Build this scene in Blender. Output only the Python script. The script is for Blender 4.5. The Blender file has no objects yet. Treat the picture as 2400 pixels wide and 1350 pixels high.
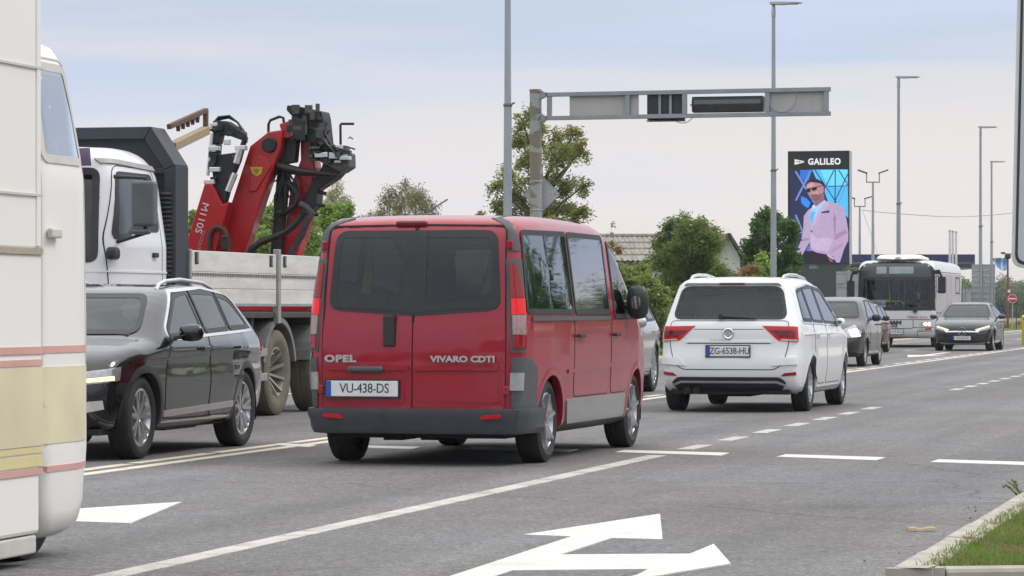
import bpy, bmesh, math, random
import numpy as np
from mathutils import Vector, Matrix
random.seed(11)
rng = np.random.default_rng(11)
SC = bpy.context.scene
COL = SC.collection

# ------------------------------------------------------------------ camera, sky, sun, exposure
FPX, HY, HC = 7850.0, 722.0, 1.25      # focal length in photo pixels, horizon row, eye height
TH = math.radians(13.65)               # the road runs this far to the right of the view axis
cam_d = bpy.data.cameras.new('camera')
cam = bpy.data.objects.new('camera', cam_d)
COL.objects.link(cam)
cam.location = (0, 0, HC)
cam.rotation_euler = (math.radians(90), 0, 0)
cam_d.sensor_width = 36
cam_d.lens = 36 * FPX / 2400
cam_d.shift_y = (HY - 675) / 2400
cam_d.clip_start = 0.1
cam_d.clip_end = 6000
SC.camera = cam

SUN_AZ, SUN_EL = math.radians(78), math.radians(52)   # azimuth from +Y towards +X
world = bpy.data.worlds.new('World')
SC.world = world
world.use_nodes = True
wn, wl = world.node_tree.nodes, world.node_tree.links
wn.clear()
w_out = wn.new('ShaderNodeOutputWorld')
w_bg = wn.new('ShaderNodeBackground')
w_bg.inputs['Strength'].default_value = 0.1
w_sky = wn.new('ShaderNodeTexSky')
w_sky.sky_type = 'NISHITA'
w_sky.sun_disc = False
w_sky.sun_elevation = SUN_EL
w_sky.sun_rotation = SUN_AZ
w_sky.air_density = 1.0
w_sky.dust_density = 2.0
w_tc = wn.new('ShaderNodeTexCoord')
w_map = wn.new('ShaderNodeMapping')
w_map.inputs['Scale'].default_value = (3.2, 3.2, 46)
w_noise = wn.new('ShaderNodeTexNoise')
w_noise.inputs['Scale'].default_value = 1.0
w_noise.inputs['Detail'].default_value = 5
w_noise.inputs['Roughness'].default_value = 0.52
w_sep = wn.new('ShaderNodeSeparateXYZ')
wl.new(w_tc.outputs['Generated'], w_map.inputs['Vector'])
wl.new(w_map.outputs['Vector'], w_noise.inputs['Vector'])
wl.new(w_tc.outputs['Generated'], w_sep.inputs['Vector'])
# cloud deck: cream low down, paler blue-grey higher, brighter overhead as an overcast sky is
w_ramp = wn.new('ShaderNodeValToRGB')
e = w_ramp.color_ramp.elements
e[0].position = 0.0; e[0].color = (0.83, 0.775, 0.74, 1)
e[1].position = 1.0; e[1].color = (1.0, 1.0, 1.0, 1)
for p, c in ((0.026, (0.845, 0.795, 0.775, 1)), (0.046, (0.835, 0.795, 0.785, 1)), (0.068, (0.735, 0.75, 0.82, 1)), (0.084, (0.575, 0.665, 0.825, 1)), (0.11, (0.62, 0.70, 0.86, 1)), (0.25, (0.80, 0.82, 0.87, 1))):
    x = e.new(p); x.color = c
w_sh = wn.new('ShaderNodeMath'); w_sh.operation = 'MULTIPLY_ADD'     # banks of cloud lie a little higher or lower
w_sh.inputs[1].default_value = 0.105; w_sh.inputs[2].default_value = -0.0525
w_ad = wn.new('ShaderNodeMath'); w_ad.operation = 'ADD'
wl.new(w_noise.outputs['Fac'], w_sh.inputs[0]); wl.new(w_sh.outputs[0], w_ad.inputs[0]); wl.new(w_sep.outputs['Z'], w_ad.inputs[1])
wl.new(w_ad.outputs[0], w_ramp.inputs['Fac'])
w_gain = wn.new('ShaderNodeMapRange')
w_gain.inputs['From Min'].default_value = 0.09; w_gain.inputs['From Max'].default_value = 0.9
w_gain.inputs['To Min'].default_value = 10.3; w_gain.inputs['To Max'].default_value = 20.0
wl.new(w_sep.outputs['Z'], w_gain.inputs['Value'])
w_cl = wn.new('ShaderNodeVectorMath'); w_cl.operation = 'SCALE'
wl.new(w_ramp.outputs['Color'], w_cl.inputs[0]); wl.new(w_gain.outputs['Result'], w_cl.inputs['Scale'])
w_th = wn.new('ShaderNodeMapRange')       # where the deck thins, the clear sky shows a little
w_th.inputs['From Min'].default_value = 0.40; w_th.inputs['From Max'].default_value = 0.66
w_th.inputs['To Min'].default_value = 1.0; w_th.inputs['To Max'].default_value = 0.0
wl.new(w_noise.outputs['Fac'], w_th.inputs['Value'])
w_hi = wn.new('ShaderNodeMapRange')
w_hi.inputs['From Min'].default_value = 0.035; w_hi.inputs['From Max'].default_value = 0.105
w_hi.inputs['To Min'].default_value = 0.03; w_hi.inputs['To Max'].default_value = 0.16
wl.new(w_sep.outputs['Z'], w_hi.inputs['Value'])
w_mul = wn.new('ShaderNodeMath'); w_mul.operation = 'MULTIPLY'
wl.new(w_th.outputs['Result'], w_mul.inputs[0]); wl.new(w_hi.outputs['Result'], w_mul.inputs[1])
w_mix = wn.new('ShaderNodeMix'); w_mix.data_type = 'RGBA'
wl.new(w_mul.outputs[0], w_mix.inputs['Factor'])
wl.new(w_cl.outputs['Vector'], w_mix.inputs['A']); wl.new(w_sky.outputs['Color'], w_mix.inputs['B'])
wl.new(w_mix.outputs['Result'], w_bg.inputs['Color'])
wl.new(w_bg.outputs['Background'], w_out.inputs['Surface'])

sun_d = bpy.data.lights.new('sun', 'SUN')
sun_d.energy = 1.5
sun_d.angle = math.radians(14)
sun_d.color = (1.0, 0.955, 0.89)
sun = bpy.data.objects.new('sun', sun_d)
COL.objects.link(sun)
_sd = Vector((math.sin(SUN_AZ) * math.cos(SUN_EL), math.cos(SUN_AZ) * math.cos(SUN_EL), math.sin(SUN_EL)))
sun.rotation_euler = _sd.to_track_quat('Z', 'Y').to_euler()

SC.view_settings.view_transform = 'Standard'
SC.view_settings.look = 'None'
SC.view_settings.gamma = 1
SC.view_settings.use_curve_mapping = False
SC.view_settings.exposure = 0.0
SC.cycles.max_bounces = 8
SC.cycles.transparent_max_bounces = 12
SC.cycles.caustics_reflective = False
SC.cycles.caustics_refractive = False
SC.cycles.sample_clamp_indirect = 6

# ------------------------------------------------------------------ places
UX, UY = math.sin(TH), math.cos(TH)    # along the road, away from the camera
def rd(s, t, z=0.0):                   # s metres across the road (to the right), t metres along it
    return Vector((UY * s + UX * t, -UX * s + UY * t, z))
def st(X, Y):
    return UY * X - UX * Y, UX * X + UY * Y
def gpx(x, y, z=0.0):                  # the ground point seen at a photo pixel
    Y = FPX * (HC - z) / (y - HY)
    return Vector(((x - 1200) * Y / FPX, Y, z))
def at(x, y, Y):                       # the point seen at a photo pixel, Y metres away
    return Vector(((x - 1200) * Y / FPX, Y, HC - (y - HY) * Y / FPX))
def cross(x, y, t):                    # a photo pixel met with the plane square to the road at t: (s, z)
    q = (x - 1200) / FPX
    Y = t / (UX * q + UY)
    return Y * (UY * q - UX), HC - (y - HY) * Y / FPX
RZ_ROAD = -TH                          # local x across the road, local y along it
RZ_AWAY = math.pi / 2 - TH             # local x is a vehicle's forward
RZ_ONC = RZ_AWAY + math.pi

# ------------------------------------------------------------------ objects
def setp(o, label=None, cat=None, group=None, kind=None):
    if label: o['label'] = label
    if cat: o['category'] = cat
    if group: o['group'] = group
    if kind: o['kind'] = kind
    return o
def thing(name, label, cat, loc=(0, 0, 0), rz=0.0, group=None, parent=None):
    o = bpy.data.objects.new(name, None)
    o.empty_display_size = 0.2
    COL.objects.link(o)
    o.location = loc
    o.rotation_euler = (0, 0, rz)
    if parent: o.parent = parent
    return setp(o, label, cat, group)
def holder(name, parent, loc=(0, 0, 0)):
    return thing(name, None, None, loc, 0, None, parent)
def link(name, me, parent=None, mats=()):
    o = bpy.data.objects.new(name, me)
    COL.objects.link(o)
    if parent: o.parent = parent
    for m in mats if isinstance(mats, (list, tuple)) else (mats,):
        me.materials.append(m)
    return o
def dup(root, loc, rz, label, group=None):
    r = root.copy(); COL.objects.link(r)
    r.location = loc; r.rotation_euler = (0, 0, rz); r['label'] = label
    if group: r['group'] = group
    for ch in list(root.children):
        c = ch.copy(); COL.objects.link(c); c.parent = r
        for g in list(ch.children):
            d = g.copy(); COL.objects.link(d); d.parent = c
    return r

class MB:
    def __init__(s):
        s.v, s.f, s.m = [], [], []
    def add(s, vs, fs, mi=0, M=None):
        b = len(s.v)
        for p in vs:
            p = Vector(p)
            s.v.append(tuple(M @ p if M else p))
        for f in fs:
            s.f.append(tuple(i + b for i in f)); s.m.append(mi)
        return s
    def box(s, c, d, mi=0, M=None):
        cx, cy, cz = c; x, y, z = d[0] / 2, d[1] / 2, d[2] / 2
        vs = [(cx + a * x, cy + b * y, cz + e * z) for a in (-1, 1) for b in (-1, 1) for e in (-1, 1)]
        fs = [(0, 1, 3, 2), (4, 6, 7, 5), (0, 4, 5, 1), (2, 3, 7, 6), (0, 2, 6, 4), (1, 5, 7, 3)]
        return s.add(vs, fs, mi, M)
    def bar(s, p, q, w, h, mi=0, up=(0, 0, 1)):
        p, q = Vector(p), Vector(q)
        x = (q - p).normalized(); u = Vector(up)
        y = u.cross(x)
        if y.length < 1e-4: y = Vector((1, 0, 0)).cross(x)
        y.normalize(); z = x.cross(y)
        M = Matrix((x, y, z)).transposed().to_4x4(); M.translation = (p + q) / 2
        return s.box((0, 0, 0), ((q - p).length, w, h), mi, M)
    def tube(s, pts, r, n=8, mi=0, cap=True):
        pts = [Vector(p) for p in pts]
        rs = r if isinstance(r, (list, tuple)) else [r] * len(pts)
        b = len(s.v); up = None
        for i, p in enumerate(pts):
            d = (pts[min(i + 1, len(pts) - 1)] - pts[max(i - 1, 0)]).normalized()
            if up is None:
                up = Vector((0, 0, 1)) if abs(d.z) < .9 else Vector((1, 0, 0))
            a = up - d * up.dot(d)
            if a.length < 1e-5: a = d.orthogonal()
            a.normalize(); up = a; c = d.cross(a)
            for k in range(n):
                t = 2 * math.pi * k / n
                s.v.append(tuple(p + (a * math.cos(t) + c * math.sin(t)) * rs[i]))
        for i in range(len(pts) - 1):
            for k in range(n):
                s.f.append((b + i * n + k, b + i * n + (k + 1) % n, b + (i + 1) * n + (k + 1) % n, b + (i + 1) * n + k)); s.m.append(mi)
        if cap:
            s.f.append(tuple(b + k for k in range(n))[::-1]); s.m.append(mi)
            e = b + (len(pts) - 1) * n
            s.f.append(tuple(e + k for k in range(n))); s.m.append(mi)
        return s
    def lathe(s, prof, c=(0, 0, 0), axis='y', n=28, mi=0, close=False):
        b = len(s.v); m = len(prof)
        for k in range(n):
            t = 2 * math.pi * k / n; co, si = math.cos(t), math.sin(t)
            for r, a in prof:
                q = {'y': (r * co, a, r * si), 'z': (r * co, r * si, a), 'x': (a, r * co, r * si)}[axis]
                s.v.append((c[0] + q[0], c[1] + q[1], c[2] + q[2]))
        for k in range(n):
            for i in range(m if close else m - 1):
                j = (i + 1) % m
                s.f.append((b + k * m + i, b + k * m + j, b + ((k + 1) % n) * m + j, b + ((k + 1) % n) * m + i)); s.m.append(mi)
        return s
    def prism(s, poly, d0, d1, fr, mi=0):
        # poly of (a, b); fr(a, b, d) gives a point
        n = len(poly); b = len(s.v)
        for d in (d0, d1):
            for a, c in poly: s.v.append(tuple(fr(a, c, d)))
        s.f.append(tuple(b + i for i in range(n))[::-1]); s.f.append(tuple(b + n + i for i in range(n))); s.m += [mi, mi]
        for i in range(n):
            j = (i + 1) % n
            s.f.append((b + i, b + j, b + n + j, b + n + i)); s.m.append(mi)
        return s
    def build(s, name, mats, parent=None, smooth=None, bevel=0, fix=True, seg=2):
        me = bpy.data.meshes.new(name)
        me.from_pydata(s.v, [], s.f)
        if any(s.m): me.polygons.foreach_set('material_index', s.m)
        if fix:
            bm = bmesh.new(); bm.from_mesh(me)
            bmesh.ops.recalc_face_normals(bm, faces=bm.faces)
            bm.to_mesh(me); bm.free()
        if smooth is not None:
            me.shade_smooth()
            me.set_sharp_from_angle(angle=math.radians(smooth))
        o = link(name, me, parent, mats)
        if bevel:
            m = o.modifiers.new('bevel', 'BEVEL')
            m.width = bevel; m.segments = seg; m.limit_method = 'ANGLE'; m.angle_limit = math.radians(40)
            m.harden_normals = False
        return o

def fast_mesh(name, V, F):             # V (n,3), F (m,4) or (m,3) arrays
    me = bpy.data.meshes.new(name)
    V = np.ascontiguousarray(V, dtype=np.float32); F = np.ascontiguousarray(F, dtype=np.int32)
    k = F.shape[1]
    me.vertices.add(len(V)); me.vertices.foreach_set('co', V.ravel())
    me.loops.add(F.size); me.loops.foreach_set('vertex_index', F.ravel())
    me.polygons.add(len(F)); me.polygons.foreach_set('loop_start', np.arange(0, F.size, k, dtype=np.int32))
    me.update(calc_edges=True); me.validate()
    return me

# ------------------------------------------------------------------ materials
_mats = {}
def nodes(name):
    m = bpy.data.materials.new(name); m.use_nodes = True
    nt = m.node_tree; nt.nodes.clear()
    return m, nt.nodes, nt.links
def principled(n, l, col=(.5, .5, .5), rough=.5, metal=0, spec=.5, coat=0, coat_r=.03):
    b = n.new('ShaderNodeBsdfPrincipled')
    b.inputs['Base Color'].default_value = (*col, 1)
    b.inputs['Roughness'].default_value = rough
    b.inputs['Metallic'].default_value = metal
    b.inputs['Specular IOR Level'].default_value = spec
    b.inputs['Coat Weight'].default_value = coat
    b.inputs['Coat Roughness'].default_value = coat_r
    return b
def noise(n, l, scale, detail=4, rough=.55, coord='Object', stretch=None):
    tc = n.new('ShaderNodeTexCoord'); x = n.new('ShaderNodeTexNoise')
    x.inputs['Scale'].default_value = scale; x.inputs['Detail'].default_value = detail; x.inputs['Roughness'].default_value = rough
    if stretch:
        mp = n.new('ShaderNodeMapping'); mp.inputs['Scale'].default_value = stretch
        l.new(tc.outputs[coord], mp.inputs['Vector']); l.new(mp.outputs['Vector'], x.inputs['Vector'])
    else: l.new(tc.outputs[coord], x.inputs['Vector'])
    return x
def ramp(n, l, src, stops):
    r = n.new('ShaderNodeValToRGB'); e = r.color_ramp.elements
    for i, (p, c) in enumerate(stops):
        el = e[i] if i < 2 else e.new(p)
        el.position = p; el.color = c if len(c) == 4 else (*c, 1)
    l.new(src, r.inputs['Fac'])
    return r
def mixc(n, l, fac, a, b, mode='MIX'):
    m = n.new('ShaderNodeMix'); m.data_type = 'RGBA'; m.blend_type = mode
    for sock, v in (('Factor', fac), ('A', a), ('B', b)):
        if isinstance(v, (int, float)): m.inputs[sock].default_value = v
        elif isinstance(v, tuple): m.inputs[sock].default_value = v if len(v) == 4 else (*v, 1)
        else: l.new(v, m.inputs[sock])
    return m.outputs['Result']
def bump(n, l, src, strength, dist, bsdf):
    b = n.new('ShaderNodeBump'); b.inputs['Strength'].default_value = strength; b.inputs['Distance'].default_value = dist
    l.new(src, b.inputs['Height']); l.new(b.outputs['Normal'], bsdf.inputs['Normal'])
def out(n, l, sh):
    o = n.new('ShaderNodeOutputMaterial'); l.new(sh, o.inputs['Surface'])

def plain(name, col, rough=.5, metal=0, var=.12, scale=6, coat=0, spec=.5, bmp=0, coord='Object', vary=None):
    """a plain material with a little uneven colour and sheen"""
    if name in _mats: return _mats[name]
    m, n, l = nodes(name)
    b = principled(n, l, col, rough, metal, spec, coat)
    x = noise(n, l, scale, 6, .6, coord, vary)
    lo = tuple(c * (1 - var) for c in col); hi = tuple(min(1, c * (1 + var)) for c in col)
    r = ramp(n, l, x.outputs['Fac'], [(.3, lo), (.7, hi)])
    l.new(r.outputs['Color'], b.inputs['Base Color'])
    rr = n.new('ShaderNodeMapRange'); rr.inputs['To Min'].default_value = max(0, rough - .08); rr.inputs['To Max'].default_value = min(1, rough + .1)
    l.new(x.outputs['Fac'], rr.inputs['Value']); l.new(rr.outputs['Result'], b.inputs['Roughness'])
    if bmp: bump(n, l, x.outputs['Fac'], bmp, .01, b)
    out(n, l, b.outputs['BSDF']); _mats[name] = m
    return m
def paint(name, col, metal=0.0, rough=.34, dirt=.25, coat=.8, lining=(.035, .035, .038)):
    """car paint on a thin shell: clear coat outside, dark trim fabric inside, road dust low down"""
    if name in _mats: return _mats[name]
    m, n, l = nodes(name)
    b = principled(n, l, col, rough, metal, .25, coat, .04)
    x = noise(n, l, 3.0, 6, .62)
    tc = n.new('ShaderNodeTexCoord'); sp = n.new('ShaderNodeSeparateXYZ'); l.new(tc.outputs['Object'], sp.inputs['Vector'])
    mr = n.new('ShaderNodeMapRange'); mr.inputs['From Min'].default_value = .15; mr.inputs['From Max'].default_value = .75
    mr.inputs['To Min'].default_value = dirt; mr.inputs['To Max'].default_value = .03
    l.new(sp.outputs['Z'], mr.inputs['Value'])
    mu = n.new('ShaderNodeMath'); mu.operation = 'MULTIPLY'; l.new(mr.outputs['Result'], mu.inputs[0]); l.new(x.outputs['Fac'], mu.inputs[1])
    c = mixc(n, l, mu.outputs[0], col, (.22, .20, .17))
    l.new(c, b.inputs['Base Color'])
    ro = n.new('ShaderNodeMath'); ro.operation = 'MULTIPLY_ADD'; l.new(mu.outputs[0], ro.inputs[0]); ro.inputs[1].default_value = .8; ro.inputs[2].default_value = rough
    l.new(ro.outputs[0], b.inputs['Roughness'])
    inner = principled(n, l, lining, .9)
    g = n.new('ShaderNodeNewGeometry'); mx = n.new('ShaderNodeMixShader')
    l.new(g.outputs['Backfacing'], mx.inputs['Fac']); l.new(b.outputs['BSDF'], mx.inputs[1]); l.new(inner.outputs['BSDF'], mx.inputs[2])
    out(n, l, mx.outputs['Shader']); _mats[name] = m
    return m
def glass(name, tint=(.30, .36, .36), refl=1.0, rough=.0):
    if name in _mats: return _mats[name]
    m, n, l = nodes(name)
    t = n.new('ShaderNodeBsdfTransparent'); t.inputs['Color'].default_value = (*tint, 1)
    g = n.new('ShaderNodeBsdfGlossy'); g.inputs['Roughness'].default_value = rough; g.inputs['Color'].default_value = (.95, .97, 1, 1)
    fr = n.new('ShaderNodeFresnel'); fr.inputs['IOR'].default_value = 1.55
    mu = n.new('ShaderNodeMath'); mu.operation = 'MULTIPLY_ADD'; l.new(fr.outputs['Fac'], mu.inputs[0]); mu.inputs[1].default_value = refl; mu.inputs[2].default_value = .02
    mu.use_clamp = True
    mx = n.new('ShaderNodeMixShader'); l.new(mu.outputs[0], mx.inputs['Fac']); l.new(t.outputs['BSDF'], mx.inputs[1]); l.new(g.outputs['BSDF'], mx.inputs[2])
    out(n, l, mx.outputs['Shader']); _mats[name] = m
    return m
def lamp(name, col, strength, base=None, rough=.15):
    if name in _mats: return _mats[name]
    m, n, l = nodes(name)
    b = principled(n, l, base or col, rough, 0, .4, .45)
    w = n.new('ShaderNodeTexWave'); w.inputs['Scale'].default_value = 22; w.bands_direction = 'Z'
    tc = n.new('ShaderNodeTexCoord'); l.new(tc.outputs['Object'], w.inputs['Vector'])
    c = mixc(n, l, w.outputs['Fac'], tuple(.55 * v for v in (base or col)), base or col)
    l.new(c, b.inputs['Base Color'])
    b.inputs['Emission Color'].default_value = (*col, 1); b.inputs['Emission Strength'].default_value = strength
    out(n, l, b.outputs['BSDF']); _mats[name] = m
    return m
def flat(name, col, strength=0.0, rough=.6):
    """a flat print or a lit screen colour"""
    if name in _mats: return _mats[name]
    m, n, l = nodes(name)
    b = principled(n, l, col if not strength else tuple(.02 for _ in col), rough, 0, .2)
    if strength:
        x = noise(n, l, 9, 4, .6)
        c = mixc(n, l, x.outputs['Fac'], tuple(v * .82 for v in col), tuple(min(1, v * 1.16) for v in col))
        l.new(c, b.inputs['Emission Color']); b.inputs['Emission Strength'].default_value = strength
    out(n, l, b.outputs['BSDF']); _mats[name] = m
    return m

RUBBER = plain('tyre_rubber', (.022, .022, .023), .75, 0, .3, 14)
BLACK = plain('black_plastic', (.022, .023, .025), .48, 0, .2, 10)
TRIM = plain('grey_plastic', (.075, .080, .088), .55, 0, .15, 9)
DARK = plain('dark_underside', (.012, .012, .012), .85, 0, .3, 5)
ALLOY = plain('alloy_rim', (.55, .56, .58), .3, .9, .12, 9)
STEEL = plain('galvanised_steel', (.36, .39, .43), .48, .45, .16, 7, bmp=.04)
CHROME = plain('chrome', (.8, .81, .83), .12, 1.0, .04, 5)
FABRIC = plain('seat_fabric', (.04, .042, .047), .9, 0, .3, 30)
DASH = plain('dashboard_plastic', (.03, .03, .033), .7, 0, .2, 20)
WHITEP = plain('white_plate', (.72, .73, .74), .4, 0, .06, 20)
BLUEP = plain('plate_blue', (.02, .08, .42), .4, 0, .1, 20)
INK = plain('black_ink', (.015, .015, .016), .5, 0, .1, 20)
SILVER = plain('silver_lettering', (.50, .48, .49), .35, .5, .08, 20)

def text(body, size, mat, parent, loc, X, Z, name='lettering', extrude=.002, align='CENTER', sx=1.0, shear=0, spacing=1.0, bold=0):
    """lettering whose reading direction is X and whose face looks along Z (parent space)"""
    cu = bpy.data.curves.new(name, 'FONT')
    cu.body = body; cu.size = size; cu.extrude = extrude; cu.align_x = align; cu.align_y = 'CENTER'; cu.shear = shear; cu.space_character = spacing
    cu.resolution_u = 3; cu.offset = bold
    tmp = bpy.data.objects.new('t', cu); COL.objects.link(tmp)
    dg = bpy.context.evaluated_depsgraph_get()
    me = bpy.data.meshes.new_from_object(tmp.evaluated_get(dg)); me.name = name
    bpy.data.objects.remove(tmp)
    X, Z = Vector(X).normalized(), Vector(Z).normalized()
    Yv = Z.cross(X)
    M = Matrix((X, Yv, Z)).transposed().to_4x4(); M.translation = Vector(loc)
    me.transform(M @ Matrix.Diagonal((sx, 1, 1, 1)))
    return link(name, me, parent, mat)
# ------------------------------------------------------------------ ground, road, kerbs, markings
def asphalt():
    m, n, l = nodes('asphalt')
    b = principled(n, l, (.12, .12, .125), .82)
    big = noise(n, l, .16, 6, .6); mid = noise(n, l, 2.2, 5, .6); fine = noise(n, l, 40, 5, .85)
    vor = n.new('ShaderNodeTexVoronoi'); vor.inputs['Scale'].default_value = 46; tc = n.new('ShaderNodeTexCoord'); l.new(tc.outputs['Object'], vor.inputs['Vector'])
    lane = noise(n, l, 1, 3, .5, 'Object', (1.1, .02, 1))     # polish along the lanes
    c0 = ramp(n, l, big.outputs['Fac'], [(.32, (.112, .104, .100)), (.68, (.145, .145, .152))]).outputs['Color']
    c1 = mixc(n, l, .45, c0, ramp(n, l, lane.outputs['Fac'], [(.35, (.55, .55, .56)), (.65, (1.35, 1.34, 1.33))]).outputs['Color'], 'MULTIPLY')
    c2 = mixc(n, l, .5, c1, ramp(n, l, mid.outputs['Fac'], [(.3, (.75, .75, .76)), (.7, (1.2, 1.2, 1.18))]).outputs['Color'], 'MULTIPLY')
    c3 = mixc(n, l, .9, c2, ramp(n, l, fine.outputs['Fac'], [(.33, (.30, .30, .31)), (.48, (.92, .92, .93)), (.66, (1.9, 1.88, 1.85))]).outputs['Color'], 'MULTIPLY')
    gr = noise(n, l, 15, 3, .75); c3 = mixc(n, l, .85, c3, ramp(n, l, gr.outputs['Fac'], [(.34, (.62, .62, .63)), (.5, (1, 1, 1)), (.66, (1.42, 1.40, 1.38))]).outputs['Color'], 'MULTIPLY')
    chips = ramp(n, l, vor.outputs['Color'], [(.74, (0, 0, 0)), (.84, (1, 1, 1))])
    near = ramp(n, l, vor.outputs['Distance'], [(.18, (1, 1, 1)), (.34, (0, 0, 0))])
    fac = n.new('ShaderNodeMath'); fac.operation = 'MULTIPLY'; l.new(chips.outputs['Color'], fac.inputs[0]); l.new(near.outputs['Color'], fac.inputs[1])
    c4 = mixc(n, l, fac.outputs[0], c3, (.42, .40, .37))
    # cracks that wander over the surface, and oil and rubber stains along the lanes
    wob = noise(n, l, .7, 4, .6); vm = n.new('ShaderNodeVectorMath'); vm.operation = 'MULTIPLY_ADD'; vm.inputs[1].default_value = (1.2, 1.2, 0)
    l.new(wob.outputs['Color'], vm.inputs[0]); l.new(tc.outputs['Object'], vm.inputs[2])
    ck = n.new('ShaderNodeTexVoronoi'); ck.feature = 'DISTANCE_TO_EDGE'; ck.inputs['Scale'].default_value = .16; l.new(vm.outputs['Vector'], ck.inputs['Vector'])
    cr = ramp(n, l, ck.outputs['Distance'], [(.0, (.38, .37, .36)), (.004, (1, 1, 1))])
    c5 = mixc(n, l, .55, c4, cr.outputs['Color'], 'MULTIPLY')
    sx = n.new('ShaderNodeSeparateXYZ'); l.new(tc.outputs['Object'], sx.inputs['Vector'])
    sn = noise(n, l, .9, 5, .7, 'Object', (1.6, .35, 1)); sr = ramp(n, l, sn.outputs['Fac'], [(.52, (1, 1, 1)), (.68, (.66, .65, .65))])
    c6 = mixc(n, l, .4, c5, sr.outputs['Color'], 'MULTIPLY')
    l.new(c6, b.inputs['Base Color']); bump(n, l, fine.outputs['Fac'], .45, .006, b); out(n, l, b.outputs['BSDF'])
    return m
def road_paint(name, col, wear):
    m, n, l = nodes(name)
    b = principled(n, l, col, .6)
    x = noise(n, l, 70, 4, .75); y = noise(n, l, 3.0, 5, .65)
    ad = n.new('ShaderNodeMath'); ad.operation = 'MULTIPLY_ADD'; l.new(y.outputs['Fac'], ad.inputs[0]); ad.inputs[1].default_value = .55; l.new(x.outputs['Fac'], ad.inputs[2])
    r = ramp(n, l, ad.outputs[0], [(wear, (.16, .155, .15)), (wear + .16, col)])
    g = mixc(n, l, .6, r.outputs['Color'], ramp(n, l, y.outputs['Fac'], [(.3, (.72, .71, .68)), (.7, (1.05, 1.05, 1.05))]).outputs['Color'], 'MULTIPLY')
    l.new(g, b.inputs['Base Color']); bump(n, l, x.outputs['Fac'], .2, .003, b); out(n, l, b.outputs['BSDF'])
    return m
CONC = plain('kerb_concrete', (.36, .335, .29), .85, 0, .22, 5, bmp=.25)
m = MB(); m.add([(-900, -60, -.02), (900, -60, -.02), (900, 3000, -.02), (-900, 3000, -.02)], [(0, 1, 2, 3)])
gnd = setp(m.build('ground', plain('dry_grass_ground', (.13, .125, .055), .95, 0, .45, .8)), kind='structure')
SL = -15.0                              # far edge of the carriageway
road = thing('road', None, None, (0, 0, 0), RZ_ROAD); road['kind'] = 'structure'
m = MB(); xs = [SL, -9, -5.5, -2, 6, 40]; ys = list(np.arange(-20, 60, 10)) + list(np.arange(60, 460, 40))
m.v = [(x, y, 0) for y in ys for x in xs]; k = len(xs)
m.f = [(j * k + i, j * k + i + 1, (j + 1) * k + i + 1, (j + 1) * k + i) for j in range(len(ys) - 1) for i in range(k - 1)]; m.m = [0] * len(m.f)
m.build('road_surface', asphalt(), road)
WP = road_paint('road_paint_white', (.64, .63, .605), .47); WO = road_paint('road_paint_old', (.52, .51, .48), .60); CP = road_paint('road_paint_cream', (.66, .60, .48), .52)
def lay(name, pts, mat, z=.004):        # points already in road axes (s, t)
    b = MB(); b.prism(pts, -.004, z, lambda a, c, d: (a, c, d)); return b.build(name, mat, road)
def lay_px(name, pts, mat, z=.004):
    q = []
    for p in pts:
        g = gpx(*p); q.append(st(g.x, g.y))
    return lay(name, q, mat, z)
def rect(s0, s1, t0, t1): return [(s0, t0), (s1, t0), (s1, t1), (s0, t1)]
lay('lane_line', rect(-5.575, -5.425, 8, 27.85), WO)
for k in range(46):
    t = 29.1 + 2.0 * k
    if t < 41.8 or t > 50: lay('lane_dash', rect(-5.575, -5.425, t, t + 1.0), WO)
lay('centre_line', rect(-9.12, -8.99, 10, 190), CP)
k = 0; t = 10.0
while t < 120:
    ln = random.uniform(1.3, 2.2) if t < 40 else 1.2
    lay('centre_dash', rect(-9.37, -9.25, t, t + ln), CP); t += ln + (.16 if t < 40 else .8)
for q in ([(640, 1044), (662, 1040), (742, 1044.5), (722, 1049)], [(800, 1048.5), (822, 1044.5), (990, 1048.5), (966, 1053.5)], [(1088, 1053), (1110, 1048.5), (1355, 1054), (1332, 1059)], [(1441, 1061), (1463, 1056), (1709, 1062.5), (1688, 1069)], [(1820, 1071.7), (1842, 1066), (2075, 1073), (2053, 1080)], [(2181, 1084), (2200, 1078), (2440, 1085), (2420, 1092)], [(2550, 1096), (2572, 1090), (2800, 1097), (2780, 1104)]):
    lay_px('stop_dash', q, WP, .006)
lay_px('turn_arrow', [(820, 1430), (1063, 1350), (1340, 1259), (1227, 1255), (1547, 1206), (1553, 1266), (1433, 1263), (1313, 1302), (1617, 1300), (1673, 1277), (1713, 1323), (1550, 1350), (1390, 1376), (1492, 1350), (1520, 1336), (1200, 1339), (1167, 1350), (930, 1430)], WP, .006)
lay_px('turn_arrow', [(425, 1178), (305, 1228), (150, 1223), (0, 1250), (-150, 1290), (-150, 1262), (60, 1205), (150, 1196)], WP, .006)
for c in (-10.75,):
    for t in (85.0,):
        lay('turn_arrow', [(c - .1 + .45, t + 9), (c + .55, t + 9), (c + .55, t + 4), (c + .95, t + 4), (c + .45, t), (c - .05, t + 4), (c + .35, t + 4)], WP, .006)
for c, t in ((-13.0, 58.0),):
    lay('turn_arrow', [(c - .1, t + 6), (c + .1, t + 6), (c + .1, t + 2.4), (c + .4, t + 2.4), (c, t), (c - .4, t + 2.4), (c - .1, t + 2.4)], WP, .006)
for k in range(16):
    lay('lane_dash', rect(-12.05, -11.92, 62 + 9 * k, 65 + 9 * k), WO)
lay('edge_line', rect(SL + .25, SL + .38, 20, 300), WO)
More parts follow.
